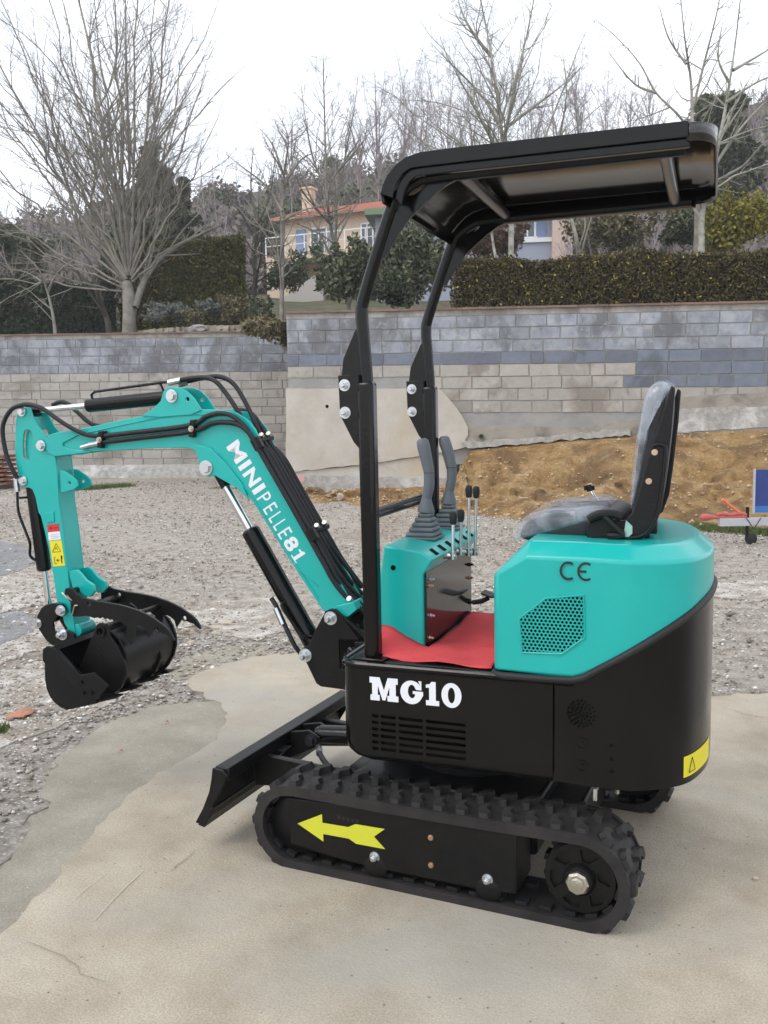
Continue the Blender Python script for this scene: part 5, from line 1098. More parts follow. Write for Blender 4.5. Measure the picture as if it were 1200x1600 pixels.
# left wall footing
mb = MB(); ns_ = 60; Lw = (Vector(LB)-Vector(LA)).length
for i in range(ns_+1):
    s = -.25+(Lw+.6)*i/ns_; r1 = random.uniform(-.02, .02)
    mb.v += [(s, .02, .30), (s, -.10+r1, .29+r1), (s, -.20+r1, .20+r1*1.5), (s, -.30+r1*2, .0)]
for i in range(ns_): mb.f += [(i*4+j, (i+1)*4+j, (i+1)*4+j+1, i*4+j+1) for j in range(3)]
obj('rough_footing', mb, M_rough, wl, smooth=0)

# ============================================================ EARTH BANK
M_earth = bpy.data.materials.new('orange_earth')
M_earth = ground_mat('orange_earth', [(.28, (.19, .105, .04)), (.45, (.37, .23, .095)), (.60, (.48, .325, .16)), (.72, (.62, .50, .34))], 1.9, 0, bump=1, fine=22, rough=.95, big=(1.3, (.20, .12, .06), .50, .60, .8), dist=.12, bumpscale=9)
e_ = (Vector(RB_)-Vector(RA_)).normalized(); nr_ = Vector((e_.y, -e_.x))
topp = [(a, b) for a, b in [(0.021,0.18),(0.781,0.178),(1.701,0.187),(2.714,0.207),(2.959,0.339),(3.216,0.811),(3.923,0.891),(4.988,0.977),(6.027,1.028),(7.041,1.058),(8.031,1.097),(8.999,1.105)]]
foot = [Vector(p) for p in [(-6.733,10.507),(-5.915,10.282),(-4.897,10.042),(-4.054,9.796),(-3.522,9.499),(-2.976,9.236),(-2.25,8.906),(-1.588,8.604),(-0.778,8.455),(-0.048,8.493),(0.651,8.471),(1.312,8.507)]]
mb = MB(); NU, NV = 260, 52; np_ = len(topp)
rr0 = random.Random(4); import mathutils
for i in range(NU+1):
    q = i/NU*(np_-1); k = min(int(q), np_-2); f = q-k
    s = topp[k][0]*(1-f)+topp[k+1][0]*f; zt = topp[k][1]*(1-f)+topp[k+1][1]*f; ft_ = foot[k]*(1-f)+foot[k+1]*f
    T = Vector(RA_)+e_*s+nr_*.0
    for j in range(NV+1):
        v = j/NV; p = T*(1-v)+ft_*v; prof_ = (1-v)**1.15 if zt > .6 else (1-v)
        z = zt*(prof_*.72+.28*(1-min(1, v*2.6)))if zt > .6 else zt*prof_
        nz3 = mathutils.noise.fractal(Vector((p.x*1.6, p.y*1.6, z*1.8)), .8, 2.1, 5); w = math.sin(math.pi*min(1, max(0, v)))
        nn2 = mathutils.noise.noise(Vector((p.x*7, p.y*7, z*7)))
        d3 = Vector((nr_.x, nr_.y, .5))*(nz3*.24+nn2*.045+.03*mathutils.noise.noise(Vector((p.x*16, p.y*16, z*16))))*w
        mb.v.append((p.x+d3.x, p.y+d3.y, max(-.02, z+d3.z)-(.02 if j == NV else 0)))
for i in range(NU): mb.f += [(i*(NV+1)+j, i*(NV+1)+j+1, (i+1)*(NV+1)+j+1, (i+1)*(NV+1)+j) for j in range(NV)]
bank = obj('earth_bank', mb, M_earth, None, smooth=60, fix=False); tag(bank, kind='structure')
# clods and chalky stones on the bank
M_clod = mat('earth_clod', (.42, .28, .14), .95, n=(20, (.52, .44, .34), .9), coord='World')
n = 2600; iv = rng.integers(0, len(mb.v), n); PV = np.array(mb.v)[iv]; PV = PV[PV[:, 2] > .0]
S_ = np.exp(rng.normal(math.log(.014), .65, len(PV))); S_ = np.minimum(S_, .045)
V0 = stones('earth_clods', PV[:, 0]+rng.uniform(-.05, .05, len(PV)), PV[:, 1]+rng.uniform(-.05, .05, len(PV)), S_, M_clod, z0=PV[:, 2]-.003, flat=.7); tag(V0, kind='stuff')
x, y, z = CAM+(fwd+r2*((532-600)/1444.4)-u2*((776-800)/1444.4))*13.9
rock('stone', (x, y, z), (.055, .05, .06), 9, M_pale, 'pale block of stone half buried in the low earth bank left of the canopy post', 'stone', 'loose stones on the yard')

# ============================================================ GRASS
M_grass = bpy.data.materials.new('grass'); M_grass.use_nodes = True; t = M_grass.node_tree; b = t.nodes['Principled BSDF']; b.inputs['Roughness'].default_value = .8
gi = N(t, 'ShaderNodeNewGeometry'); cr = N(t, 'ShaderNodeValToRGB'); t.links.new(gi.outputs['Random Per Island'], cr.inputs['Fac']); t.links.new(cr.outputs['Color'], b.inputs['Base Color'])
cr.color_ramp.elements[0].color = (.04, .09, .015, 1); cr.color_ramp.elements[1].color = (.16, .17, .05, 1)
def grass(name, X, Y_, Z, h, m, kind='stuff', parent=None, w=.006):
    n = len(X); a = rng.uniform(0, 6.28, n); hh = h*rng.uniform(.4, 1.2, n); lx = rng.normal(0, .35, n)*hh; ly = rng.normal(0, .35, n)*hh; ww = w*rng.uniform(.7, 1.5, n)
    V = np.zeros((n, 3, 3)); V[:, 0] = np.stack([X-np.cos(a)*ww, Y_-np.sin(a)*ww, Z], 1); V[:, 1] = np.stack([X+np.cos(a)*ww, Y_+np.sin(a)*ww, Z], 1); V[:, 2] = np.stack([X+lx, Y_+ly, Z+hh], 1)
    o = from_np(name, V.reshape(-1, 3), np.arange(n*3).reshape(-1, 3), m, parent); tag(o, kind=kind); return o
def band(name, P, n, h, spread):
    P = [Vector(p) for p in P]; k = rng.integers(0, len(P)-1, n); f = rng.random(n)
    A_ = np.array([[p.x, p.y] for p in P]); Q = A_[k]*(1-f[:, None])+A_[k+1]*f[:, None]+rng.normal(0, spread, (n, 2))
    return grass(name, Q[:, 0], Q[:, 1], np.full(n, .0), h, M_grass)
band('grass_tuft', [(-12.282,11.525),(-12.215,11.858),(-12.102,12.211),(-11.987,12.574)], 1500, .10, .10)
band('grass_tuft', [(-2.347,0.126),(-2.394,0.201)], 120, .04, .015)
band('grass_verge', [(-0.284,8.998),(0.006,8.695),(0.371,8.562),(0.719,8.435)], 5000, .07, .09)
band('grass_tuft', [(-9.87,12.562),(-9.119,12.579),(-8.345,12.759)], 300, .05, .08)

# ============================================================ SCRAP, TRAILER AND PLOUGH PARTS
M_rust = mat('rusty_steel', (.17, .055, .035), .85, n=(8, (.26, .13, .09), .9), bump=.5, bscale=40, coord='World', var=.2)
def depth_pt(u, v, d): return CAM+(fwd+r2*((u-600)/1444.4)-u2*((v-800)/1444.4))*d
base = spot((-55-600)/1444.4, 19.5)
sk = tag(empty('rusty_steel_pile', base), 'low pile of rusty steel sheets stacked against the far left of the yard', 'scrap pile'); sk.rotation_euler.z = YAW
for i in range(7): obj('steel_sheet', MB().box((0, random.uniform(-.03, .03), .12+i*.093), (2.0+random.uniform(-.08, .08), .8, .05)), M_rust, sk, bevel=.004)
for x in (-.8, 0, .8): obj('timber_bearer', MB().box((x, 0, .045), (.09, .9, .09)), M_mort, sk)
# trailer at the right edge
tb0 = Vector([(0.772,7.698)][0]); tz = math.atan2(rh.y, rh.x)
tr_ = tag(empty('small_trailer', (tb0.x, tb0.y, 0)), 'small grey trailer with red hitch, jockey wheel and blue side panel at right edge', 'trailer'); tr_.rotation_euler.z = tz
M_galv = mat('galvanised_steel', (.50, .50, .54), .5, metal=.3, n=(12, (.40, .40, .44), .8))
M_blue = mat('blue_panel', (.012, .035, .17), .45, n=(8, (.02, .05, .22), .7)); M_blue2 = mat('light_blue_strip', (.03, .14, .42), .45)
obj('drawbar', MB().box((.15, 0, .245), (1.56, .07, .085)), M_galv, tr_, bevel=.004)
obj('side_panel', MB().box((.38, .10, .56), (1.20, .03, .46)), M_blue, tr_, bevel=.003)
obj('panel_strip', MB().box((.38, .083, .365), (1.20, .004, .07)), M_blue2, tr_)
obj('panel_edge', MB().box((-.225, .10, .56), (.012, .04, .48)), M_galv, tr_)
obj('jockey_leg', MB().cyl((-.33, 0, .07), (-.33, 0, .40), .018, n=12), M_blackm, tr_)
whl = obj('jockey_wheel', MB().lathe((-.285, -.02, .062), (0, 1, 0), [(.045, 0), (.062, .008), (.062, .035), (.045, .043)], 20), M_rubf, tr_)
obj('tie_wire', MB().tube([(-.36, -.04, .29), (-.32, -.05, .24), (-.28, -.045, .18), (-.23, -.04, .24), (-.20, -.04, .29)], .004, 6, sm=3), M_blackm, tr_)
M_orange = mat('worn_red_paint', (.48, .09, .075), .65, n=(14, (.36, .12, .10), .8), bump=.2, bscale=40)
hh_ = obj('hitch', MB().tube([(-.66, 0, .32), (-.60, 0, .335), (-.50, 0, .32), (-.42, 0, .335), (-.34, 0, .32)], .02, 8, sm=3), M_orange, tr_)
obj('hitch_head', MB().lathe((-.83, 0, .30), (1, 0, 0), [(.012, 0), (.034, .02), (.040, .06), (.032, .10), (.02, .14), (.016, .20)], 16), M_orange, hh_)
obj('hitch_plate', MB().box((-.52, 0, .297), (.36, .05, .018)), M_orange, hh_, bevel=.003)
obj('handle', MB().cyl((-.37, 0, .31), (-.585, 0, .475), .016, n=12).cyl((-.575, 0, .467), (-.60, 0, .487), .021, n=12), mat('orange_handle', (.70, .16, .07), .55), hh_)

# ============================================================ TERRACE AND HILL BEHIND THE WALLS
M_terr = ground_mat('terrace_soil', [(.3, (.05, .045, .03)), (.5, (.10, .09, .05)), (.7, (.16, .135, .08))], 2, 0, bump=1, fine=30, big=(.5, (.05, .075, .025), .45, .62, .8), dist=.06, bumpscale=10)
RID = [(-700, 385), (-200, 375), (0, 362), (60, 348), (130, 335), (220, 330), (300, 318), (400, 300), (480, 286), (560, 278), (650, 285), (760, 292), (880, 285), (960, 270), (1030, 235), (1090, 205), (1140, 190), (1200, 178), (1400, 150), (1800, 140)]
def ridge_z(u):
    for (a, b), (c, d_) in zip(RID, RID[1:]):
        if u <= c:
            v = b+(d_-b)*(u-a)/(c-a); return 1.46+(640-v)/1444.4*100
    return 30
def wall_d(u):
    """camera depth of the wall line in the direction u"""
    t = (u-600)/1444.4; dv = fh+rh*t
    A_, B_ = (LA, LB) if u < 446 else (RA_, RB_)
    A_ = Vector((*A_, 0)); e2 = (Vector((*B_, 0))-A_).normalized(); nn = Vector((e2.y, -e2.x, 0)); q = nn.dot(dv)
    return nn.dot(A_-Vector((CAM.x, CAM.y, 0)))/q
def terr_z(u, d):
    z = 3.15
    if d > 23: z += (min(d, 48)-23)*.168
    if d > 48:
        rz = ridge_z(u); f = min(1, (d-48)/52); z += (rz-z)*(f**1.1)
    return z
us = list(np.linspace(-700, 445, 34))+list(np.linspace(447.5, 1800, 40)); ds = [0, .05, .12, .2, .3, .42, .55, .7, .85, 1]
mb = MB(); NJ = 22
for u in us:
    d0 = wall_d(u)+.24
    for j in range(NJ+1):
        f = j/NJ; d = d0+(135-d0)*f**1.8; zz = terr_z(u, d)
        if d > 100: zz = ridge_z(u)-(d-100)*.35
        p = spot((u-600)/1444.4, d); zz += .15*mathutils.noise.noise(p*.4)*(1 if j else 0); mb.v.append((p.x, p.y, zz-(.05 if j == 0 else 0)))
for i in range(len(us)-1): mb.f += [(i*(NJ+1)+j, i*(NJ+1)+j+1, (i+1)*(NJ+1)+j+1, (i+1)*(NJ+1)+j) for j in range(NJ)]
o = obj('terrace_and_hillside', mb, M_terr, None, smooth=60, fix=False); tag(o, kind='structure')

# ============================================================ FOLIAGE
def leaf_mat(name, c0, c1, extra=None):
    m = bpy.data.materials.new(name); m.use_nodes = True; t = m.node_tree; b = t.nodes['Principled BSDF']; b.inputs['Roughness'].default_value = .7; b.inputs['Specular IOR Level'].default_value = .25
    gi = N(t, 'ShaderNodeNewGeometry'); cr = N(t, 'ShaderNodeValToRGB'); t.links.new(gi.outputs['Random Per Island'], cr.inputs['Fac']); t.links.new(cr.outputs['Color'], b.inputs['Base Color'])
    e = cr.color_ramp.elements; e[0].color = (*c0, 1); e[1].color = (*c1, 1)
    if extra:
        e[1].position = extra[0]-.01; q = e.new(extra[0]); q.color = (*extra[1], 1)
    return m
def leaves(name, P, size, m, parent, up=0., kind=None):
    """small quads with random facing at points P"""
    n = len(P); a = rng.normal(0, 1, (n, 3)); a /= np.linalg.norm(a, axis=1)[:, None]; b_ = rng.normal(0, 1, (n, 3)); b_[:, 2] += up; b_ -= a*(a*b_).sum(1)[:, None]; b_ /= np.linalg.norm(b_, axis=1)[:, None]
    s = size*rng.uniform(.5, 1.3, n)[:, None]; a = a*s*.5; b_ = b_*s
    V = np.stack([P-a*.1-b_, P+a-b_*.1, P+b_, P-a-b_*.1], 1)
    o = from_np(name, V.reshape(-1, 3), np.arange(n*4).reshape(-1, 4), m, parent)
    if kind: o['kind'] = kind
    return o
def clump_pts(centres, radii, n, shell=.55):
    C_ = np.array(centres); R_ = np.array(radii); w = (R_.prod(1))**(2/3) if R_.ndim > 1 else R_**2
    k = rng.choice(len(C_), n, p=w/w.sum()); d = rng.normal(0, 1, (n, 3)); d /= np.linalg.norm(d, axis=1)[:, None]
    r = (shell+(1-shell)*rng.random(n))[:, None]*(1+rng.normal(0, .07, (n, 1)))
    return C_[k]+d*r*(R_[k] if R_.ndim > 1 else R_[k][:, None])
def blob(mbx, c, r, seed=0):
    bm = bmesh.new(); bmesh.ops.create_icosphere(bm, subdivisions=2, radius=1)
    off = len(mbx.v)
    for v in bm.verts:
        k = 1+.2*mathutils.noise.noise(v.co*1.7+Vector((seed, 0, 0))); mbx.v.append((c[0]+v.co.x*r[0]*k, c[1]+v.co.y*r[1]*k, c[2]+v.co.z*r[2]*k))
    mbx.f += [tuple(v.index+off for v in f.verts) for f in bm.faces]; bm.free()
M_lh = leaf_mat('hedge_leaves', (.04, .036, .015), (.12, .098, .04), (.955, (.34, .27, .06)))
M_lbox = leaf_mat('olive_hedge_leaves', (.045, .055, .012), (.145, .135, .035), (.93, (.17, .09, .03)))
M_ldk = leaf_mat('dark_evergreen', (.022, .032, .016), (.065, .08, .04))
M_lpine = leaf_mat('pine_needles', (.045, .055, .028), (.12, .13, .065))
M_lole = leaf_mat('shrub_leaves', (.05, .065, .035), (.17, .185, .11), (.96, (.16, .10, .05)))
M_lyel = leaf_mat('yellow_green_leaves', (.09, .10, .015), (.30, .25, .04))
M_llav = leaf_mat('lavender_leaves', (.10, .115, .095), (.25, .265, .24))
M_ldry = leaf_mat('dry_undergrowth', (.09, .08, .045), (.24, .20, .11))
M_brush = leaf_mat('bare_brush', (.11, .09, .075), (.25, .21, .185))
M_core = mat('foliage_core', (.03, .03, .018), 1, spec=.05)  # near-black fill colour that stands in for the shade inside foliage
M_twig = mat('fine_twigs', (.16, .14, .13), .95, spec=.1)
def hedge(label, u0, u1, d0, d1, vtop, zbase, thick, n, m, size=.05, seed=0, bushy=.12):
    """clipped hedge between two directions; its top follows vtop at both ends"""
    a = spot((u0-600)/1444.4, d0); b_ = spot((u1-600)/1444.4, d1); L_ = (b_-a).length; e = (b_-a)/L_; nn = Vector((e.y, -e.x, 0))
    h0 = depth_pt(u0, vtop[0], d0).z-zbase; h1 = depth_pt(u1, vtop[1], d1).z-zbase
    w = tag(empty('hedge', (a.x, a.y, zbase)), label, 'hedge')
    w.rotation_euler.z = math.atan2(e.y, e.x)
    s = rng.random(n)*L_; hh = h0+(h1-h0)*s/L_; lump = bushy*(np.sin(s*2.1+seed)+np.sin(s*5.3+seed*2)*.5)
    pick = rng.random(n); t = rng.random(n); z = t*hh; y = np.where(rng.random(n) < .75, rng.normal(0, .035, n), thick*rng.random(n))
    top = pick < .28; z = np.where(top, hh+rng.normal(0, .03, n), z); y = np.where(top, thick*rng.random(n), y+lump*.5*(np.sin(z*3+s)+.3)); z = z+lump*.35*(z/np.maximum(hh, .1))
    leaves('foliage', np.stack([s, y, z], 1), size, m, w)
    obj('dark_core', MB().add([(.1, .12, 0), (L_-.1, .12, 0), (L_-.1, thick-.08, 0), (.1, thick-.08, 0), (.1, .14, h0-.12), (L_-.1, .14, h1-.12), (L_-.1, thick-.1, h1-.12), (.1, thick-.1, h0-.12)], [(0, 1, 5, 4), (1, 2, 6, 5), (2, 3, 7, 6), (3, 0, 4, 7), (4, 5, 6, 7)]), M_core, w, smooth=0)  # solid dark box, its colour standing in for shade inside the hedge
    return w
hedge('long clipped green hedge with yellow flecks along the top of the right-hand wall', 706, 1420, 17.6, 16.0, (414, 388), 3.15, 1.0, 62000, M_lh, .034, 1, .14)
hedge('tall clipped olive-green hedge block right of the big bare tree', 262, 395, 27.0, 28.5, (388, 378), 3.9, 1.6, 26000, M_lbox, .07, 3, .10)
hedge('lower olive-green hedge between the big bare tree and the tall hedge block', 205, 262, 28.5, 27.5, (400, 386), 3.9, 1.3, 11000, M_lbox, .07, 5, .14)
hedge('very dark hedge at the far left behind the thin leaning trees', -160, 192, 26.5, 28.0, (438, 450), 3.3, 1.4, 42000, M_ldk, .08, 7, .22)
def bush(name, label, cat, u, vb, d, rx, rz, n, m, size, clumps=9, seed=0, squash=1., trunk=True, group=None, twigs=0):
    base = depth_pt(u, vb, d); w = tag(empty(name, base), label, cat, group); r_ = random.Random(seed)
    cs, rs = [], []
    for i in range(clumps):
        a = r_.uniform(0, 6.28); q = r_.random()**.6; h = r_.uniform(.18, .95)
        cs.append((math.cos(a)*rx*.62*q*(1.15-.5*h), math.sin(a)*rx*.62*q, h*rz*1.6)); k = rx*r_.uniform(.30, .52); rs.append((k, k, k*squash))
    cs.append((0, 0, rz*.8)); rs.append((rx*.5, rx*.5, rz*.7))
    for i in range(clumps*3):
        a = r_.uniform(0, 6.28); q = r_.random()**.5; h = r_.uniform(.25, 1.15); k = rx*r_.uniform(.10, .24); cs.append((math.cos(a)*rx*.85*q, math.sin(a)*rx*.85*q, h*rz*1.75)); rs.append((k*.8, k*.8, k*1.5*squash))
    leaves('foliage', clump_pts(cs, rs, int(n*1.0), .15), size*.8, m, w)
    mb = MB()
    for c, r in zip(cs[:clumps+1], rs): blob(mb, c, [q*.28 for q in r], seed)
    obj('dark_core', mb, M_core, w)['kind'] = 'stuff'  # solid dark blobs, coloured as the shade between the leaves
    return w
bush('shrub', 'broad oleander shrub in front of the house stair', 'shrub', 540, 478, 24, .95, .78, 8000, M_lole, .10, 12, 2)
bush('shrub', 'large green shrub seen between the two canopy posts', 'shrub', 640, 474, 21.5, 1.0, .95, 11000, M_lole, .085, 12, 5)
bush('shrub', 'small dark fern-like bush at the wall top between the canopy posts', 'shrub', 612, 478, 19.0, .38, .36, 3000, M_ldk, .06, 6, 8)
bush('olive_tree', 'small round olive tree by the foot of the white stair rail', 'tree', 447, 452, 30, .85, .55, 3600, M_lole, .08, 9, 11)
bush('shrub', 'tall dark conifer-like shrub behind the left canopy post', 'shrub', 590, 470, 23, .5, .62, 3500, M_ldk, .08, 8, 14)
bush('shrub', 'yellow-green bush above the hedge at the right edge', 'shrub', 1165, 378, 24, 1.15, .55, 9000, M_lyel, .085, 9, 17)
bush('shrub', 'green bush above the hedge left of the yellow-green one', 'shrub', 1072, 385, 26, .95, .6, 6000, M_lole, .09, 8, 19)
bush('shrub', 'dry brown bush above the hedge below the canopy', 'shrub', 955, 390, 27, 1.5, .5, 6000, M_ldry, .09, 9, 23)
bush('shrub', 'reddish-brown low bush below the pink house wall', 'shrub', 770, 402, 29, 1.3, .5, 5200, leaf_mat('russet', (.07, .035, .02), (.15, .09, .05)), .09, 9, 29)
bush('shrub', 'small leafy green bush against the stone edging left of the wall corner', 'shrub', 408, 506, 23.8, .40, .34, 3000, M_lole, .055, 8, 31)
for i, (u, v, d, rx, lb) in enumerate(((243, 496, 24.5, .45, 'leftmost grey-green lavender mound on the stone edging'), (283, 494, 24.8, .62, 'grey-green lavender mound second from the left on the stone edging'), (330, 490, 25, .5, 'right-hand grey-green lavender mound on the stone edging'))):
    bush('lavender', lb, 'plant', u, v+3, d, rx, .20, 3000, M_llav, .045, 6, 40+i, .6, group='lavender mounds on the stone edging')
bush('shrub', 'olive-brown mound of dry plants right of the lavender', 'shrub', 372, 500, 24.5, .62, .30, 4200, M_ldry, .05, 7, 47, .8)
bush('shrub', 'low dry plant between the lavender mounds', 'shrub', 303, 506, 24.0, .35, .18, 1600, M_ldry, .045, 5, 49, .8)

# dry stone edging below the lavender
se = tag(empty('dry_stone_edging', spot((225-600)/1444.4, 24.0)+Vector((0, 0, 3.3))), 'low dry stone edging with plants between the big tree and the wall corner', 'stone edging')
M_fs = mat('field_stone', (.22, .19, .15), .95, n=(9, (.33, .30, .25), .9), var=.3, bump=.8, bscale=14, coord='World')
e = (spot((448-600)/1444.4, 22.6)-spot((225-600)/1444.4, 24.0)); Ls = e.length; e.normalize(); se.rotation_euler.z = math.atan2(e.y, e.x)
sm_ = []
for k in range(6):
    r_ = random.Random(k); bm = bmesh.new(); bmesh.ops.create_cube(bm, size=1)
    for v in bm.verts: v.co = Vector((v.co.x+r_.uniform(-.14, .14), v.co.y+r_.uniform(-.1, .1), v.co.z+r_.uniform(-.14, .14)))
    me = bpy.data.meshes.new('stone'); bm.to_mesh(me); bm.free(); me.materials.append(M_fs); sm_.append(me)
for row in range(3):
    s = 0
    while s < Ls:
        wdt = random.uniform(.13, .26); o = bpy.data.objects.new('stone', random.choice(sm_)); COL.objects.link(o); o.parent = se; h = .11
        o.location = (s+wdt/2, random.uniform(-.04, .04)+row*.05, .06+row*.115+.12*math.sin(s*1.1)*.3); o.scale = (wdt, .2, h*random.uniform(.85, 1.1)); o.rotation_euler = (0, random.uniform(-.1, .1), random.uniform(-.2, .2)); s += wdt+.012
rk = depth_pt(312, 514, 22.6); rock('stone', (rk.x, rk.y, rk.z), (.28, .2, .11), 21, mat('weathered_rock', (.34, .32, .30), .95, n=(6, (.2, .19, .18), .9), bump=.8, bscale=12, coord='World'), 'large pale rounded rock resting just behind the left wall coping', 'stone')

# ============================================================ BARE TREES
M_bark = mat('grey_bark', (.31, .285, .25), .95, n=(3.5, (.15, .135, .105), .9), bump=.7, bscale=18, spec=.1, coord='World')
M_barkw = mat('pale_bark', (.40, .38, .34), .9, n=(6, (.15, .15, .11), .9), bump=.7, bscale=14, spec=.1, coord='World')
M_barkd = mat('dark_bark', (.085, .075, .065), .95, n=(5, (.13, .12, .10), .8), spec=.1, coord='World')
M_barkp = mat('purple_brown_twigs', (.29, .25, .245), .95, spec=.1)
class Wood:
    def __init__(s, seed): s.v = []; s.f = []; s.r = random.Random(seed)
    def branch(s, pts, rs):
        k = 5 if rs[0] > .05 else (4 if rs[0] > .02 else 3); o = len(s.v); a = None; n = len(pts)
        for i in range(n):
            t = (pts[min(i+1, n-1)]-pts[max(i-1, 0)]).normalized(); a = t.orthogonal() if a is None else a-t*a.dot(t)
            if a.length < 1e-5: a = t.orthogonal()
            a.normalize(); b_ = t.cross(a)
            for j in range(k):
                c, q = math.cos(6.2832*j/k)*rs[i], math.sin(6.2832*j/k)*rs[i]; s.v.append((pts[i].x+a.x*c+b_.x*q, pts[i].y+a.y*c+b_.y*q, pts[i].z+a.z*c+b_.z*q))
        for i in range(n-1):
            for j in range(k): s.f.append((o+i*k+j, o+i*k+(j+1) % k, o+(i+1)*k+(j+1) % k, o+(i+1)*k+j))
    def grow(s, p, d, L_, r, lvl, o):
        """one branch with its own children"""
        R_ = s.r; n = max(3, min(9, int(L_/o['seg']))); st_ = L_/n; pts = [p]; rs = [r]; d = d.normalized(); rm = o.get('rmin', .006)
        for i in range(n):
            d = (d+Vector((R_.gauss(0, 1), R_.gauss(0, 1), R_.gauss(0, 1)))*o['wig']+Vector((0, 0, o['up']))).normalized(); pts.append(pts[-1]+d*st_); rs.append(max(rm*.6, r*(1-(i+1)/n*.82)))
        s.branch(pts, rs); s.kids(pts, rs, L_, lvl, o)
    def kids(s, pts, rs, L_, lvl, o):
        if lvl >= o['max']: return
        R_ = s.r; n = len(pts)-1; cnt = max(2, int(L_*o['dens'][min(lvl, len(o['dens'])-1)]*R_.uniform(.8, 1.2)))
        for c in range(cnt):
            f = o['bare'][min(lvl, len(o['bare'])-1)]; f = f+(1-f)*R_.random()**.85; q = f*n; i = min(int(q), n-1); p = pts[i]+(pts[i+1]-pts[i])*(q-i); t = (pts[i+1]-pts[i]).normalized()
            ax = t.orthogonal().normalized(); ax.rotate(Matrix.Rotation(R_.uniform(0, 6.283), 3, t)); ang = R(o['ang'])*R_.uniform(.6, 1.3); dd = t*math.cos(ang)+ax*math.sin(ang)
            r = rs[i]*R_.uniform(.4, .65); ln = max(.18, L_*(1.05-f)*o['rat']*R_.uniform(.6, 1.25))
            s.grow(p, dd, ln, max(r, o.get('rmin', .006)), lvl+1, o)
def mk_tree(label, base, wood_fn, m, seed, cat='tree', name='bare_tree', group=None):
    w = tag(empty(name, base), label, cat, group); W = Wood(seed); T = Wood(seed+1)
    wood_fn(T, W)
    V = np.array(T.v); F = np.array(T.f)
    from_np('trunk', V, F, m, w, smooth=1)
    from_np('crown', np.array(W.v), np.array(W.f), m, w)
    return w
def curve(a, b, c, n=9): return [a*(1-t)**2+b*2*t*(1-t)+c*t*t for t in [i/n for i in range(n+1)]]
# the big one
B_ = depth_pt(201, 518, 25); 
def big(T, W):
    R_ = W.r; o = dict(seg=.32, wig=.10, up=.02, max=3, dens=(2.7, 3.2, 4.2), bare=(.12, .08, .08), ang=34, rat=.50, rmin=.0034)
    def loc(u, v, dd=0): return depth_pt(u, v, 25+dd)-B_
    tr = [loc(201, 519), loc(201, 490), loc(200, 462), loc(198, 440)]; T.branch([Vector((tr[0].x, tr[0].y, -.4))]+tr, [.21, .205, .185, .18, .14])
    ends = [(-140, 420, 190, 455), (-60, 315, 192, 450), (-130, 250, 195, 445), (-120, 130, 196, 440), (-60, 60, 197, 440), (-70, -40, 197, 436), (-20, -70, 198, 436), (20, 10, 198, 430), (50, -120, 200, 430), (85, -60, 200, 430), (105, -160, 200, 428), (140, -60, 200, 425), (165, -170, 201, 425), (195, -80, 201, 425), (215, -170, 202, 425), (245, -70, 203, 425), (275, -110, 204, 428), (300, 20, 204, 430), (335, 60, 205, 432), (350, 160, 206, 436), (375, 245, 207, 440), (20, 200, 196, 440), (60, 130, 198, 430), (150, 80, 200, 425), (250, 150, 203, 430), (300, 230, 205, 436), (100, 250, 197, 436), (-30, 400, 190, 456)]
    for i, (u, v, us_, vs_) in enumerate(ends):
        dd = R_.uniform(-3.6, 3.6); a = loc(us_, vs_); c = loc(u, v, dd); mid = a*.55+c*.45; side = (mid-a)
        mid = Vector((a.x+(c.x-a.x)*.52, a.y+(c.y-a.y)*.52, a.z+(c.z-a.z)*.40)); P_ = curve(a, mid, c, 12)
        P_ = [p+Vector((R_.gauss(0, .05), R_.gauss(0, .05), R_.gauss(0, .05)))*min(1, j/3) for j, p in enumerate(P_)]
        L_ = (c-a).length; r0 = .022+.0036*L_*R_.uniform(.6, 1.15); rs = [r0*(1-.88*j/12) for j in range(13)]; W.branch(P_, rs); W.kids(P_, rs, L_, 0, o)
    # second low stem on the right
    for (pa, pb, pc, pd) in (((205, 505), (212, 470), (232, 415), (250, 330)), ((210, 480), (232, 425), (275, 385), (345, 352))):
        P_ = [loc(*pa), loc(*pb, .3), loc(*pc, .5), loc(*pd, .7)]; P_ = spline(P_, 5); n = len(P_); rs = [.11*(1-.8*j/n) for j in range(n)]; T.branch(P_, rs); W.kids(P_, rs, 4.5, 0, dict(o, dens=(2.2, 2.4, 2.6), bare=(.45, .1, .1), ang=40))
mk_tree('huge bare many-stemmed tree with a wide fan of ascending branches on the left', B_, big, M_bark, 11)
def std_tree(label, u, vb, d, stems, o, m, seed, group=None, r0=.09, name='bare_tree'):
    """stems: lists of (u, v) the stem passes through"""
    B0_ = depth_pt(u, vb, d)
    def fn(T, W):
        for st_ in stems:
            P_ = [depth_pt(a, b_, d+W.r.uniform(-.3, .3)*k)-B0_ for k, (a, b_) in enumerate(st_)]
            if st_ is stems[0]: P_ = [P_[0]-Vector((0, 0, 1.2))]+P_
            P_ = spline(P_, 5); n = len(P_); L_ = sum((P_[i+1]-P_[i]).length for i in range(n-1))
            sc = 1 if st_ is stems[0] else .50; rs = [r0*sc*((1-j/n)**1.1*.93+.07) for j in range(n)]; T.branch(P_, rs); W.kids(P_, rs, L_, 0, o)
    return mk_tree(label, B0_, fn, m, seed, group=group, name=name)
oA = dict(seg=.35, wig=.14, up=.03, max=3, dens=(3.6, 4.2, 4.8), bare=(.22, .10, .08), ang=48, rat=.44, rmin=.0036)
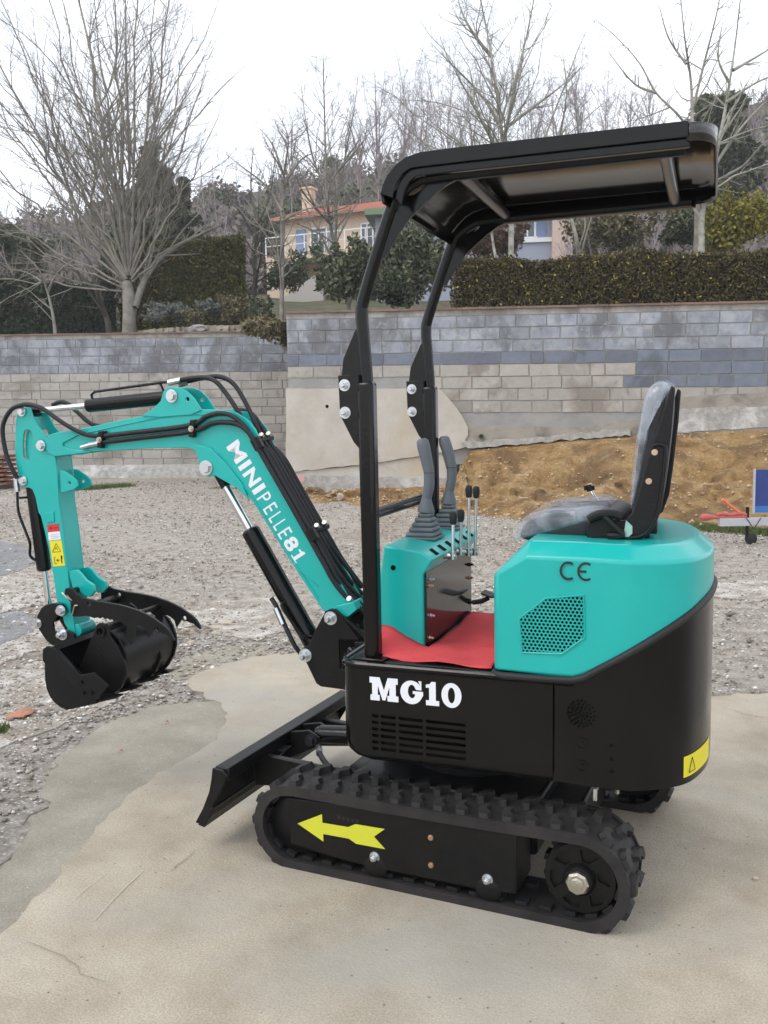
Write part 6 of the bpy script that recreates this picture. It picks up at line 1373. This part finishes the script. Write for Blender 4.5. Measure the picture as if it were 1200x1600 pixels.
std_tree('slim bare tree with spreading twiggy top left of the house', 440, 492, 23, [[(440, 494), (441, 420), (440, 340), (444, 270), (450, 215), (432, 175)], [(441, 330), (415, 290), (380, 262), (352, 240)], [(443, 290), (470, 250), (500, 235)], [(441, 345), (470, 330), (515, 318)], [(442, 270), (425, 225), (405, 200)]], oA, M_bark, 21, r0=.075)
oB = dict(oA, ang=36, up=.06)
std_tree('bare tree with two upright stems in front of the tiled roof', 545, 476, 25, [[(545, 478), (532, 430), (518, 360), (510, 300), (508, 220), (506, 140), (505, 90)], [(518, 350), (530, 300), (540, 240), (552, 180), (560, 115)], [(512, 300), (490, 250), (478, 190), (470, 130)], [(545, 478), (560, 440), (572, 400), (580, 350)], [(532, 430), (505, 410), (480, 395)], [(525, 270), (560, 230), (590, 190)]], oB, M_bark, 25, r0=.085)
oC = dict(oA, ang=42, up=.05, bare=(.30, .12, .1))
std_tree('white-barked twin-trunk tree rising behind the middle of the canopy', 788, 474, 21, [[(790, 476), (797, 430), (799, 370), (797, 310), (787, 240), (780, 170), (770, 100), (757, 30), (745, -30)], [(788, 474), (778, 420), (768, 360), (772, 300), (770, 250), (772, 190), (768, 130)], [(787, 225), (805, 130), (822, 60), (838, -20)], [(783, 200), (760, 160), (735, 130), (705, 100), (672, 66)], [(790, 200), (830, 170), (870, 140), (905, 110)], [(770, 90), (745, 60), (722, 20), (712, -20)]], oC, M_barkw, 31, r0=.10)
std_tree('small bare tree with pale branching trunks right of the pink house wall', 905, 404, 26, [[(905, 408), (900, 370), (890, 330), (880, 280), (875, 220), (885, 150), (880, 90)], [(906, 404), (918, 360), (930, 320), (940, 260)], [(903, 390), (915, 350), (905, 300), (930, 240), (945, 180)], [(880, 300), (850, 250), (830, 190)]], oC, M_bark, 37, r0=.085)
oD = dict(oA, ang=45, up=.03, dens=(2.6, 3.2, 3.8))
std_tree('bare tree behind the canopy rear with two stems forking high', 1080, 300, 24, [[(1090, 330), (1085, 270), (1082, 200), (1080, 130), (1070, 60), (1062, -20)], [(1080, 180), (1100, 100), (1120, 20), (1130, -40)], [(1085, 215), (1060, 180), (1025, 145), (1000, 100), (965, 60), (930, 30)], [(1025, 145), (990, 130), (950, 80)], [(1072, 100), (1045, 60), (1030, 10)]], oD, M_bark, 41, r0=.10)
std_tree('pale bare tree beside the canopy rear corner at the right edge', 1097, 384, 22, [[(1096, 388), (1098, 330), (1112, 270), (1128, 200), (1140, 130), (1150, 60), (1160, -30)], [(1115, 262), (1150, 210), (1190, 165), (1240, 130)], [(1100, 320), (1110, 290), (1160, 260), (1200, 220), (1260, 200)], [(1140, 130), (1122, 90), (1130, 30)], [(1145, 110), (1180, 90), (1230, 60)], [(1135, 160), (1180, 130), (1230, 110)]], oD, M_barkw, 43, r0=.10)
std_tree('thin pale sapling leaning left in front of the dark hedge', 85, 520, 23.6, [[(86, 520), (80, 480), (72, 450), (60, 420), (30, 390)], [(74, 455), (95, 420), (130, 400)], [(66, 440), (40, 425), (5, 420)]], dict(oA, up=.0, dens=(2, 2.6, 3)), M_bark, 47, r0=.06)
std_tree('dark leaning tree behind the big tree trunk', 168, 512, 25.8, [[(170, 514), (160, 480), (150, 450), (160, 425), (200, 400)], [(152, 455), (120, 425), (80, 400), (30, 390)], [(150, 450), (140, 410), (110, 370)]], dict(oA, up=.0, dens=(2, 2.6, 3)), M_barkd, 49, r0=.12)
std_tree('bare tree standing behind the hedge block left of the house', 398, 470, 30, [[(398, 472), (398, 410), (400, 350), (392, 290), (396, 230)], [(399, 360), (420, 310), (430, 250)], [(398, 370), (375, 330), (350, 300)]], oA, M_barkd, 51, r0=.10)
# twiggy trees behind the house, seen above the roof and canopy
oF = dict(seg=.6, wig=.15, up=.04, max=3, dens=(3.0, 2.8, 2.8), bare=(.12, .08, .08), ang=42, rat=.44, rmin=.007)
spec = [(590, 300, 105, 'leftmost'), (628, 300, 70, None), (660, 300, 95, None), (700, 300, 60, None), (735, 300, 85, None), (832, 290, 75, None), (868, 290, 110, None), (905, 290, 55, None), (948, 280, 90, None), (985, 275, 120, None), (1020, 270, 105, None), (560, 300, 215, None), (455, 310, 245, None), (1180, 260, 150, None)]
lbs = ['twiggy brown tree left of the canopy front corner above the roof', 'twiggy tree just above the bend of the canopy', 'twiggy tree right of the canopy bend', 'twiggy tree left of the white-barked twin trunks', 'twiggy tree touching the left side of the white-barked tree', 'twiggy tree just right of the white-barked tree', 'dense twiggy tree further right of the white-barked tree', 'tall slim twiggy tree above the middle of the canopy right half', 'twiggy tree above the right half of the canopy', 'twiggy tree left of the tall forked tree', 'low twiggy tree close to the tall forked tree', 'small distant twiggy tree just right of the chimney', 'small distant twiggy tree left of the chimney', 'twiggy tree on the slope at the right edge']
for i, ((u, vb, vt, _), lb) in enumerate(zip(spec, lbs)):
    d = 56+((i*37) % 11)
    if i in (13,): d = 40
    tv = lambda uu: 640-(terr_z(uu, d)-1.46)*1444.4/d
    vb0 = tv(u)
    st_ = [[(u, vb0), (u+random.uniform(-4, 4), (vb+vt)/2+30), (u+random.uniform(-8, 8), (vb+vt)/2-20), (u+random.uniform(-14, 14), vt)]]
    for k in range(7): sx = random.uniform(-46, 46); st_.append([(u, vb-5-k*9), (u+sx*.5, vb-50-k*12), (u+sx, vt+random.uniform(5, 70))])
    std_tree(lb, u, vb0, d, st_, oF, M_barkp, 60+i, 'twiggy trees behind the house', r0=.085)

# evergreen trees
def evergreen(label, u, vb, d, vt, w_, n, m, seed, size=.12, cone=True, kinds='pine_tree'):
    base = depth_pt(u, vb, d); top = depth_pt(u, vt, d); H = top.z-base.z; e = tag(empty(kinds, base), label, 'tree'); r_ = random.Random(seed); cs, rs = [], []
    for i in range(60):
        h = .12+.86*r_.random(); wd = w_*(1.05-h if cone else math.sqrt(max(.05, 1-(2*h-1)**2)))*r_.uniform(.3, 1); a = r_.uniform(0, 6.28); k = w_*r_.uniform(.14, .26)*(1.25-h*.75 if cone else 1)
        cs.append((math.cos(a)*wd*.8, math.sin(a)*wd*.8, h*H*.96)); rs.append((k, k, k*.7))
    leaves('foliage', clump_pts(cs, rs, int(n*1.3), .1), size*.85, m, e)
    mb = MB()
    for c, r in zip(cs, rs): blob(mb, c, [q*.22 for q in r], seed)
    obj('dark_core', mb, M_core, e)['kind'] = 'stuff'; obj('trunk', MB().cyl((0, 0, -.5), (0, 0, H*.8), .16, .04, n=8), M_barkd, e); return e  # dark blobs within the crown are painted shade, only the trunk is wood
evergreen('dark pointed evergreen behind the big bare tree', 245, 470, 36, 222, 2.5, 26000, M_lpine, 5, .16)
evergreen('second dark evergreen, right shoulder of the pointed one behind the bare tree', 292, 470, 38, 275, 1.8, 14000, M_lpine, 6, .16)
evergreen('shorter dark evergreen left of the pointed one behind the bare tree', 195, 470, 38, 290, 1.7, 12000, M_lpine, 8, .16)
evergreen('rounded dark pine on the hill behind the canopy rear corner', 1122, 330, 40, 152, 2.3, 22000, M_lpine, 7, .17, False)
evergreen('low green pine just visible at the left edge', 5, 440, 40, 350, 2.2, 9000, M_lpine, 9, .17, False)

# ============================================================ FAR WOODS on the hillside
def woods(name, cells, per, hgt, m, seed, tmpl_n=5, thin=1.):
    tm = []
    o = dict(seg=.9, wig=.12, up=.08, max=2, dens=(3.6, 3.0), bare=(.15, .1), ang=34, rat=.42, rmin=.012)
    for k in range(tmpl_n):
        W = Wood(seed+k); W.grow(Vector((0, 0, 0)), Vector((0, 0, 1)), 7, .075, 0, o); tm.append((np.array(W.v), np.array(W.f)[:, :3], W.f))
    VV, FF3, FF4, off = [], [], [], 0
    for (u, d) in cells:
        V, _, f = tm[rng.integers(0, tmpl_n)]; p = spot((u-600)/1444.4, d); z = terr_z(u, d); a = rng.uniform(0, 6.28); s = hgt/7*rng.uniform(.7, 1.25); c, q = math.cos(a)*s, math.sin(a)*s
        Q = np.stack([V[:, 0]*c-V[:, 1]*q+p.x, V[:, 0]*q+V[:, 1]*c+p.y, V[:, 2]*s+z-.3], 1); VV.append(Q); FF4.append(np.array(f)+off); off += len(V)
    o = from_np(name, np.concatenate(VV), np.concatenate(FF4), m); tag(o, kind='stuff'); return o
cells = [(rng.uniform(-180, 1380), rng.uniform(52, 98)) for _ in range(230)]
woods('far_wood', cells, 1, 5.0, M_barkp, 200)
cells = [(rng.uniform(-150, 420), rng.uniform(31, 50)) for _ in range(55)]+[(rng.uniform(880, 1330), rng.uniform(27, 50)) for _ in range(60)]
woods('bare_thicket', cells, 1, 3.6, M_barkp, 220)
def clumps_on_hill(name, rngu, rngd, n, nl, m, size, r0, r1, zoff=.3):
    cs, rs = [], []
    for _ in range(n):
        u, d = rng.uniform(*rngu), rng.uniform(*rngd); p = spot((u-600)/1444.4, d); r = rng.uniform(r0, r1); cs.append((p.x, p.y, terr_z(u, d)+r*zoff)); rs.append((r, r, r*.8))
    o = leaves(name, clump_pts(cs, rs, nl, .3), size, m, None); tag(o, kind='stuff'); return o
clumps_on_hill('hillside_undergrowth', (-200, 1400), (50, 98), 300, 60000, M_brush, .30, 1.0, 2.2)
clumps_on_hill('hillside_evergreens', (-200, 1400), (52, 99), 38, 12000, M_lpine, .32, 1.2, 2.4, .8)
clumps_on_hill('near_undergrowth', (880, 1350), (20, 44), 70, 30000, M_ldry, .13, .4, .9, .3)
clumps_on_hill('near_undergrowth', (-200, 400), (29, 46), 60, 24000, M_ldry, .16, .4, .9, .3)
clumps_on_hill('near_undergrowth', (400, 760), (18, 30), 60, 16000, M_ldry, .06, .12, .32, .2)
clumps_on_hill('near_undergrowth', (60, 440), (23.4, 25.5), 70, 15000, M_ldry, .05, .08, .22, .2)

# ============================================================ HOUSE
M_wallh = mat('peach_render', (.62, .50, .38), .9, n=(3, (.55, .44, .33), .8), bump=.2, bscale=30, coord='World')
M_wallp = mat('pink_render', (.56, .43, .37), .9, n=(3, (.48, .37, .32), .8), coord='World')
M_tile = mat('terracotta_tiles', (.42, .145, .09), .85, n=(5, (.28, .10, .07), .9), var=.15, coord='World')
M_shut = mat('blue_shutter', (.20, .27, .42), .7); M_glass = mat('window_glass', (.05, .07, .09), .08, spec=.8); M_white = mat('white_paint', (.75, .76, .78), .5)
M_greyd = mat('grey_parapet', (.42, .39, .36), .8)
hb = depth_pt(443, 470, 48); hz = hb.z-1.0
ho = tag(empty('house', (hb.x, hb.y, hz)), 'peach coloured two-storey house with orange tiled roof, blue shutters and chimney on the slope', 'house')
hdir = rh*math.cos(R(24))-fh*math.sin(R(24)); ho.rotation_euler.z = math.atan2(hdir.y, hdir.x)
hinv = Matrix.Rotation(-ho.rotation_euler.z, 4, 'Z')
hy = lambda u, v: _hf(u, v)
def _hf(u, v, off=0.):
    """facade coordinates (s, z) of the direction u, v on the plane y=off"""
    d = hinv @ (fwd+r2*((u-600)/1444.4)-u2*((v-800)/1444.4)); o_ = hinv @ (CAM-Vector((hb.x, hb.y, hz))); t = (off-o_.y)/d.y; p = o_+d*t; return p.x, p.z
def facade_rect(u0, v0, u1, v1, off=0.):
    a = _hf(u0, v0, off); b_ = _hf(u1, v1, off); c = _hf(u1, v0, off); return a[0], b_[0], min(b_[1], a[1]), max(a[1], b_[1])
x0, _z = _hf(443, 345); x1, _z1 = _hf(604, 330); ze = _hf(443, 343)[1]
obj('wall', MB().box(((x0+x1+1)/2, 3.5, ze/2), (x1-x0+1, 7, ze)), M_wallh, ho, smooth=0)
zr = ze+1.15; nx_ = 90; mb = MB()
for i in range(nx_+1):
    x = x0-.5+(x1-x0+1.6)*i/nx_; zz = .045*math.cos(i*math.pi)
    mb.v += [(x, -.55, ze-.06+zz), (x, 3.5, zr+zz), (x, 7.6, ze-.06+zz)]
for i in range(nx_): mb.f += [(i*3, (i+1)*3, (i+1)*3+1, i*3+1), (i*3+1, (i+1)*3+1, (i+1)*3+2, i*3+2)]
rfh = obj('roof', mb, M_tile, ho, smooth=0, fix=False); q = rfh.modifiers.new('s', 'SOLIDIFY'); q.thickness = .08
cx_ = _hf(483, 320, 2.2); obj('chimney', MB().box((cx_[0], 2.2, zr+.1), (.55, .6, 1.3)).box((cx_[0], 2.2, zr+.78), (.70, .75, .10)), M_wallh, rfh); obj('chimney_pot', MB().box((cx_[0], 2.2, zr+.92), (.5, .5, .2)), M_barkd, rfh)
obj('eaves_gutter', MB().box(((x0+x1)/2+.3, -.58, ze-.12), (x1-x0+1.4, .10, .10)), mat('gutter_brown', (.30, .2, .15), .6), ho)
def fac(nm, u0, v0, u1, v1, m, off=-.03, th=.05, par=None):
    a = facade_rect(u0, v0, u1, v1); return obj(nm, MB().box(((a[0]+a[1])/2, off, (a[2]+a[3])/2), (a[1]-a[0], th, a[3]-a[2])), m, par or ho, smooth=0)
for (u0, u1, v0, v1) in ((463, 479, 360, 400), (515, 527, 352, 394), (590, 600, 330, 388)): 
    s = fac('shutter', u0, v0, u1, v1, M_shut)
for (u0, u1, v0, v1) in ((486, 512, 358, 402), (565, 584, 350, 388)):
    w = fac('window', u0, v0, u1, v1, M_glass, -.01, .04); a = facade_rect(u0, v0, u1, v1)
    for (bx, bz, sx, sz) in (((a[0]+a[1])/2, a[3], a[1]-a[0]+.08, .08), ((a[0]+a[1])/2, a[2], a[1]-a[0]+.08, .08), (a[0], (a[2]+a[3])/2, .08, a[3]-a[2]), (a[1], (a[2]+a[3])/2, .08, a[3]-a[2]), ((a[0]+a[1])/2, (a[2]+a[3])/2, .06, a[3]-a[2])): obj('frame', MB().box((bx, -.05, bz), (sx, .05, sz)), M_white, w, smooth=0)
# balcony and rails
a = facade_rect(415, 402, 604, 396, -1.6); bz = facade_rect(486, 402, 512, 402)[2]
bx0 = _hf(415, 400, -1.6)[0]; bx1 = _hf(604, 395, -1.6)[0]
obj('balcony', MB().box(((bx0+bx1)/2, -.8, bz-.15), (bx1-bx0, 1.6, .22)), M_wallh, ho, smooth=0)
obj('terrace_wall', MB().box((bx0+.7, -.8, (bz-.3)/2), (1.4, 1.5, bz-.3)), M_wallh, ho, smooth=0)
rl_ = MB().box(((bx0+bx1)/2, -1.55, bz+.92), (bx1-bx0, .05, .05)); obj('rail', rl_, M_white, ho, smooth=0)
obj('rail', MB().box(((bx0+bx1)/2, -1.55, bz+.5), (bx1-bx0, .03, .03)), M_white, ho, smooth=0)
k = 0; x = bx0
while x <= bx1+.01: obj('rail_post', MB().box((x, -1.55, bz+.46), (.05, .05, .95)), M_white, ho, smooth=0); x += (bx1-bx0)/6
# stair wall going down to the left
sA = _hf(500, 425, -2.6); sB = _hf(428, 478, -2.6)
obj('stair_wall', MB().prism([(sB[0], sB[1]-1.2), (sB[0], sB[1]), (sA[0], sA[1]), (sA[0]+.2, sA[1]), (sA[0]+.2, sA[1]-3)], -2.7, -2.5), M_greyd, ho, smooth=0)
sA = _hf(505, 375, -2.6); sB = _hf(428, 432, -2.6); obj('stair_rail', MB().cyl((sB[0], -2.6, sB[1]), (sA[0], -2.6, sA[1]), .04, n=8), M_white, ho)
fac('downpipe', 440.5, 345, 443, 400, M_white, -.1, .06)
# lower wing behind the canopy
wb_ = depth_pt(600, 420, 42); wo = tag(empty('house_wing', (wb_.x, wb_.y, wb_.z-2)), 'pink rendered house wing with white window frames and blue shutters behind the canopy posts', 'house')
wo.rotation_euler.z = math.atan2(rh.y, rh.x)-R(6); hinv = Matrix.Rotation(-wo.rotation_euler.z, 4, 'Z'); hb_save = hb.copy(), hz
hb = wb_; hz = wb_.z-2
ho2 = ho; ho = wo
xa = _hf(586, 330)[0]; xc_ = _hf(862, 335)[0]; xe_ = _hf(893, 335)[0]; zt_ = _hf(860, 330)[1]
obj('wall', MB().box(((xa+xc_)/2, 2.5, (zt_)/2), (xc_-xa, 5, zt_)), mat('blue_grey_render', (.33, .35, .42), .9), wo, smooth=0)  # blue-grey render on the long wall, pink on the end part
obj('wall', MB().box(((xc_+xe_)/2, 2.2, zt_/2-.1), (xe_-xc_, 5.4, zt_-.2)), M_wallp, wo, smooth=0)
fr_ = obj('flat_roof', MB().box(((xa+xe_)/2, 2.3, zt_+.14), (xe_-xa+.8, 6, .26)), mat('green_roof_edge', (.16, .22, .13), .8), wo, smooth=0)
obj('tiled_roof', MB().prism([(xa-.5, zt_+.27), (xe_+.5, zt_+.27), (xe_-1, zt_+1.0), (xa+1.0, zt_+1.0)], 1.0, 5.2), M_tile, wo, smooth=0)
for (u0, u1, v0, v1) in ((812, 836, 336, 372), (598, 612, 345, 380), (645, 668, 340, 376)):
    w = fac('window', u0, v0, u1, v1, M_glass, -.01, .04); a = facade_rect(u0, v0, u1, v1)
    for (bx, bz_, sx, sz) in (((a[0]+a[1])/2, a[3], a[1]-a[0]+.08, .10), ((a[0]+a[1])/2, a[2], a[1]-a[0]+.2, .12), (a[0], (a[2]+a[3])/2, .09, a[3]-a[2]), (a[1], (a[2]+a[3])/2, .09, a[3]-a[2]), ((a[0]+a[1])/2, (a[2]+a[3])/2, .07, a[3]-a[2])): obj('frame', MB().box((bx, -.05, bz_), (sx, .05, sz)), M_white, w, smooth=0)
for (u0, u1, v0, v1) in ((838, 853, 337, 372), (795, 809, 338, 374), (614, 626, 346, 380), (630, 643, 341, 377)): fac('shutter', u0, v0, u1, v1, M_shut)
fac('sill_band', 780, 374, 862, 378, M_white, -.06, .12)

# ============================================================ HAZE
hz_ = bpy.data.objects.new('haze', mesh_of('haze', MB().box((-30, 45, 24), (290, 180, 50)))); COL.objects.link(hz_); tag(hz_, kind='stuff')
mh = bpy.data.materials.new('haze'); mh.use_nodes = True; t = mh.node_tree; t.nodes.remove(t.nodes['Principled BSDF']); pv = N(t, 'ShaderNodeVolumePrincipled'); pv.inputs['Density'].default_value = .0010; pv.inputs['Color'].default_value = (.86, .90, .97, 1)
pv.inputs['Anisotropy'].default_value = .2
t.links.new(pv.outputs[0], [n for n in t.nodes if n.type == 'OUTPUT_MATERIAL'][0].inputs['Volume']); hz_.data.materials.append(mh)
scene.cycles.volume_bounces = 1; scene.cycles.volume_max_steps = 64
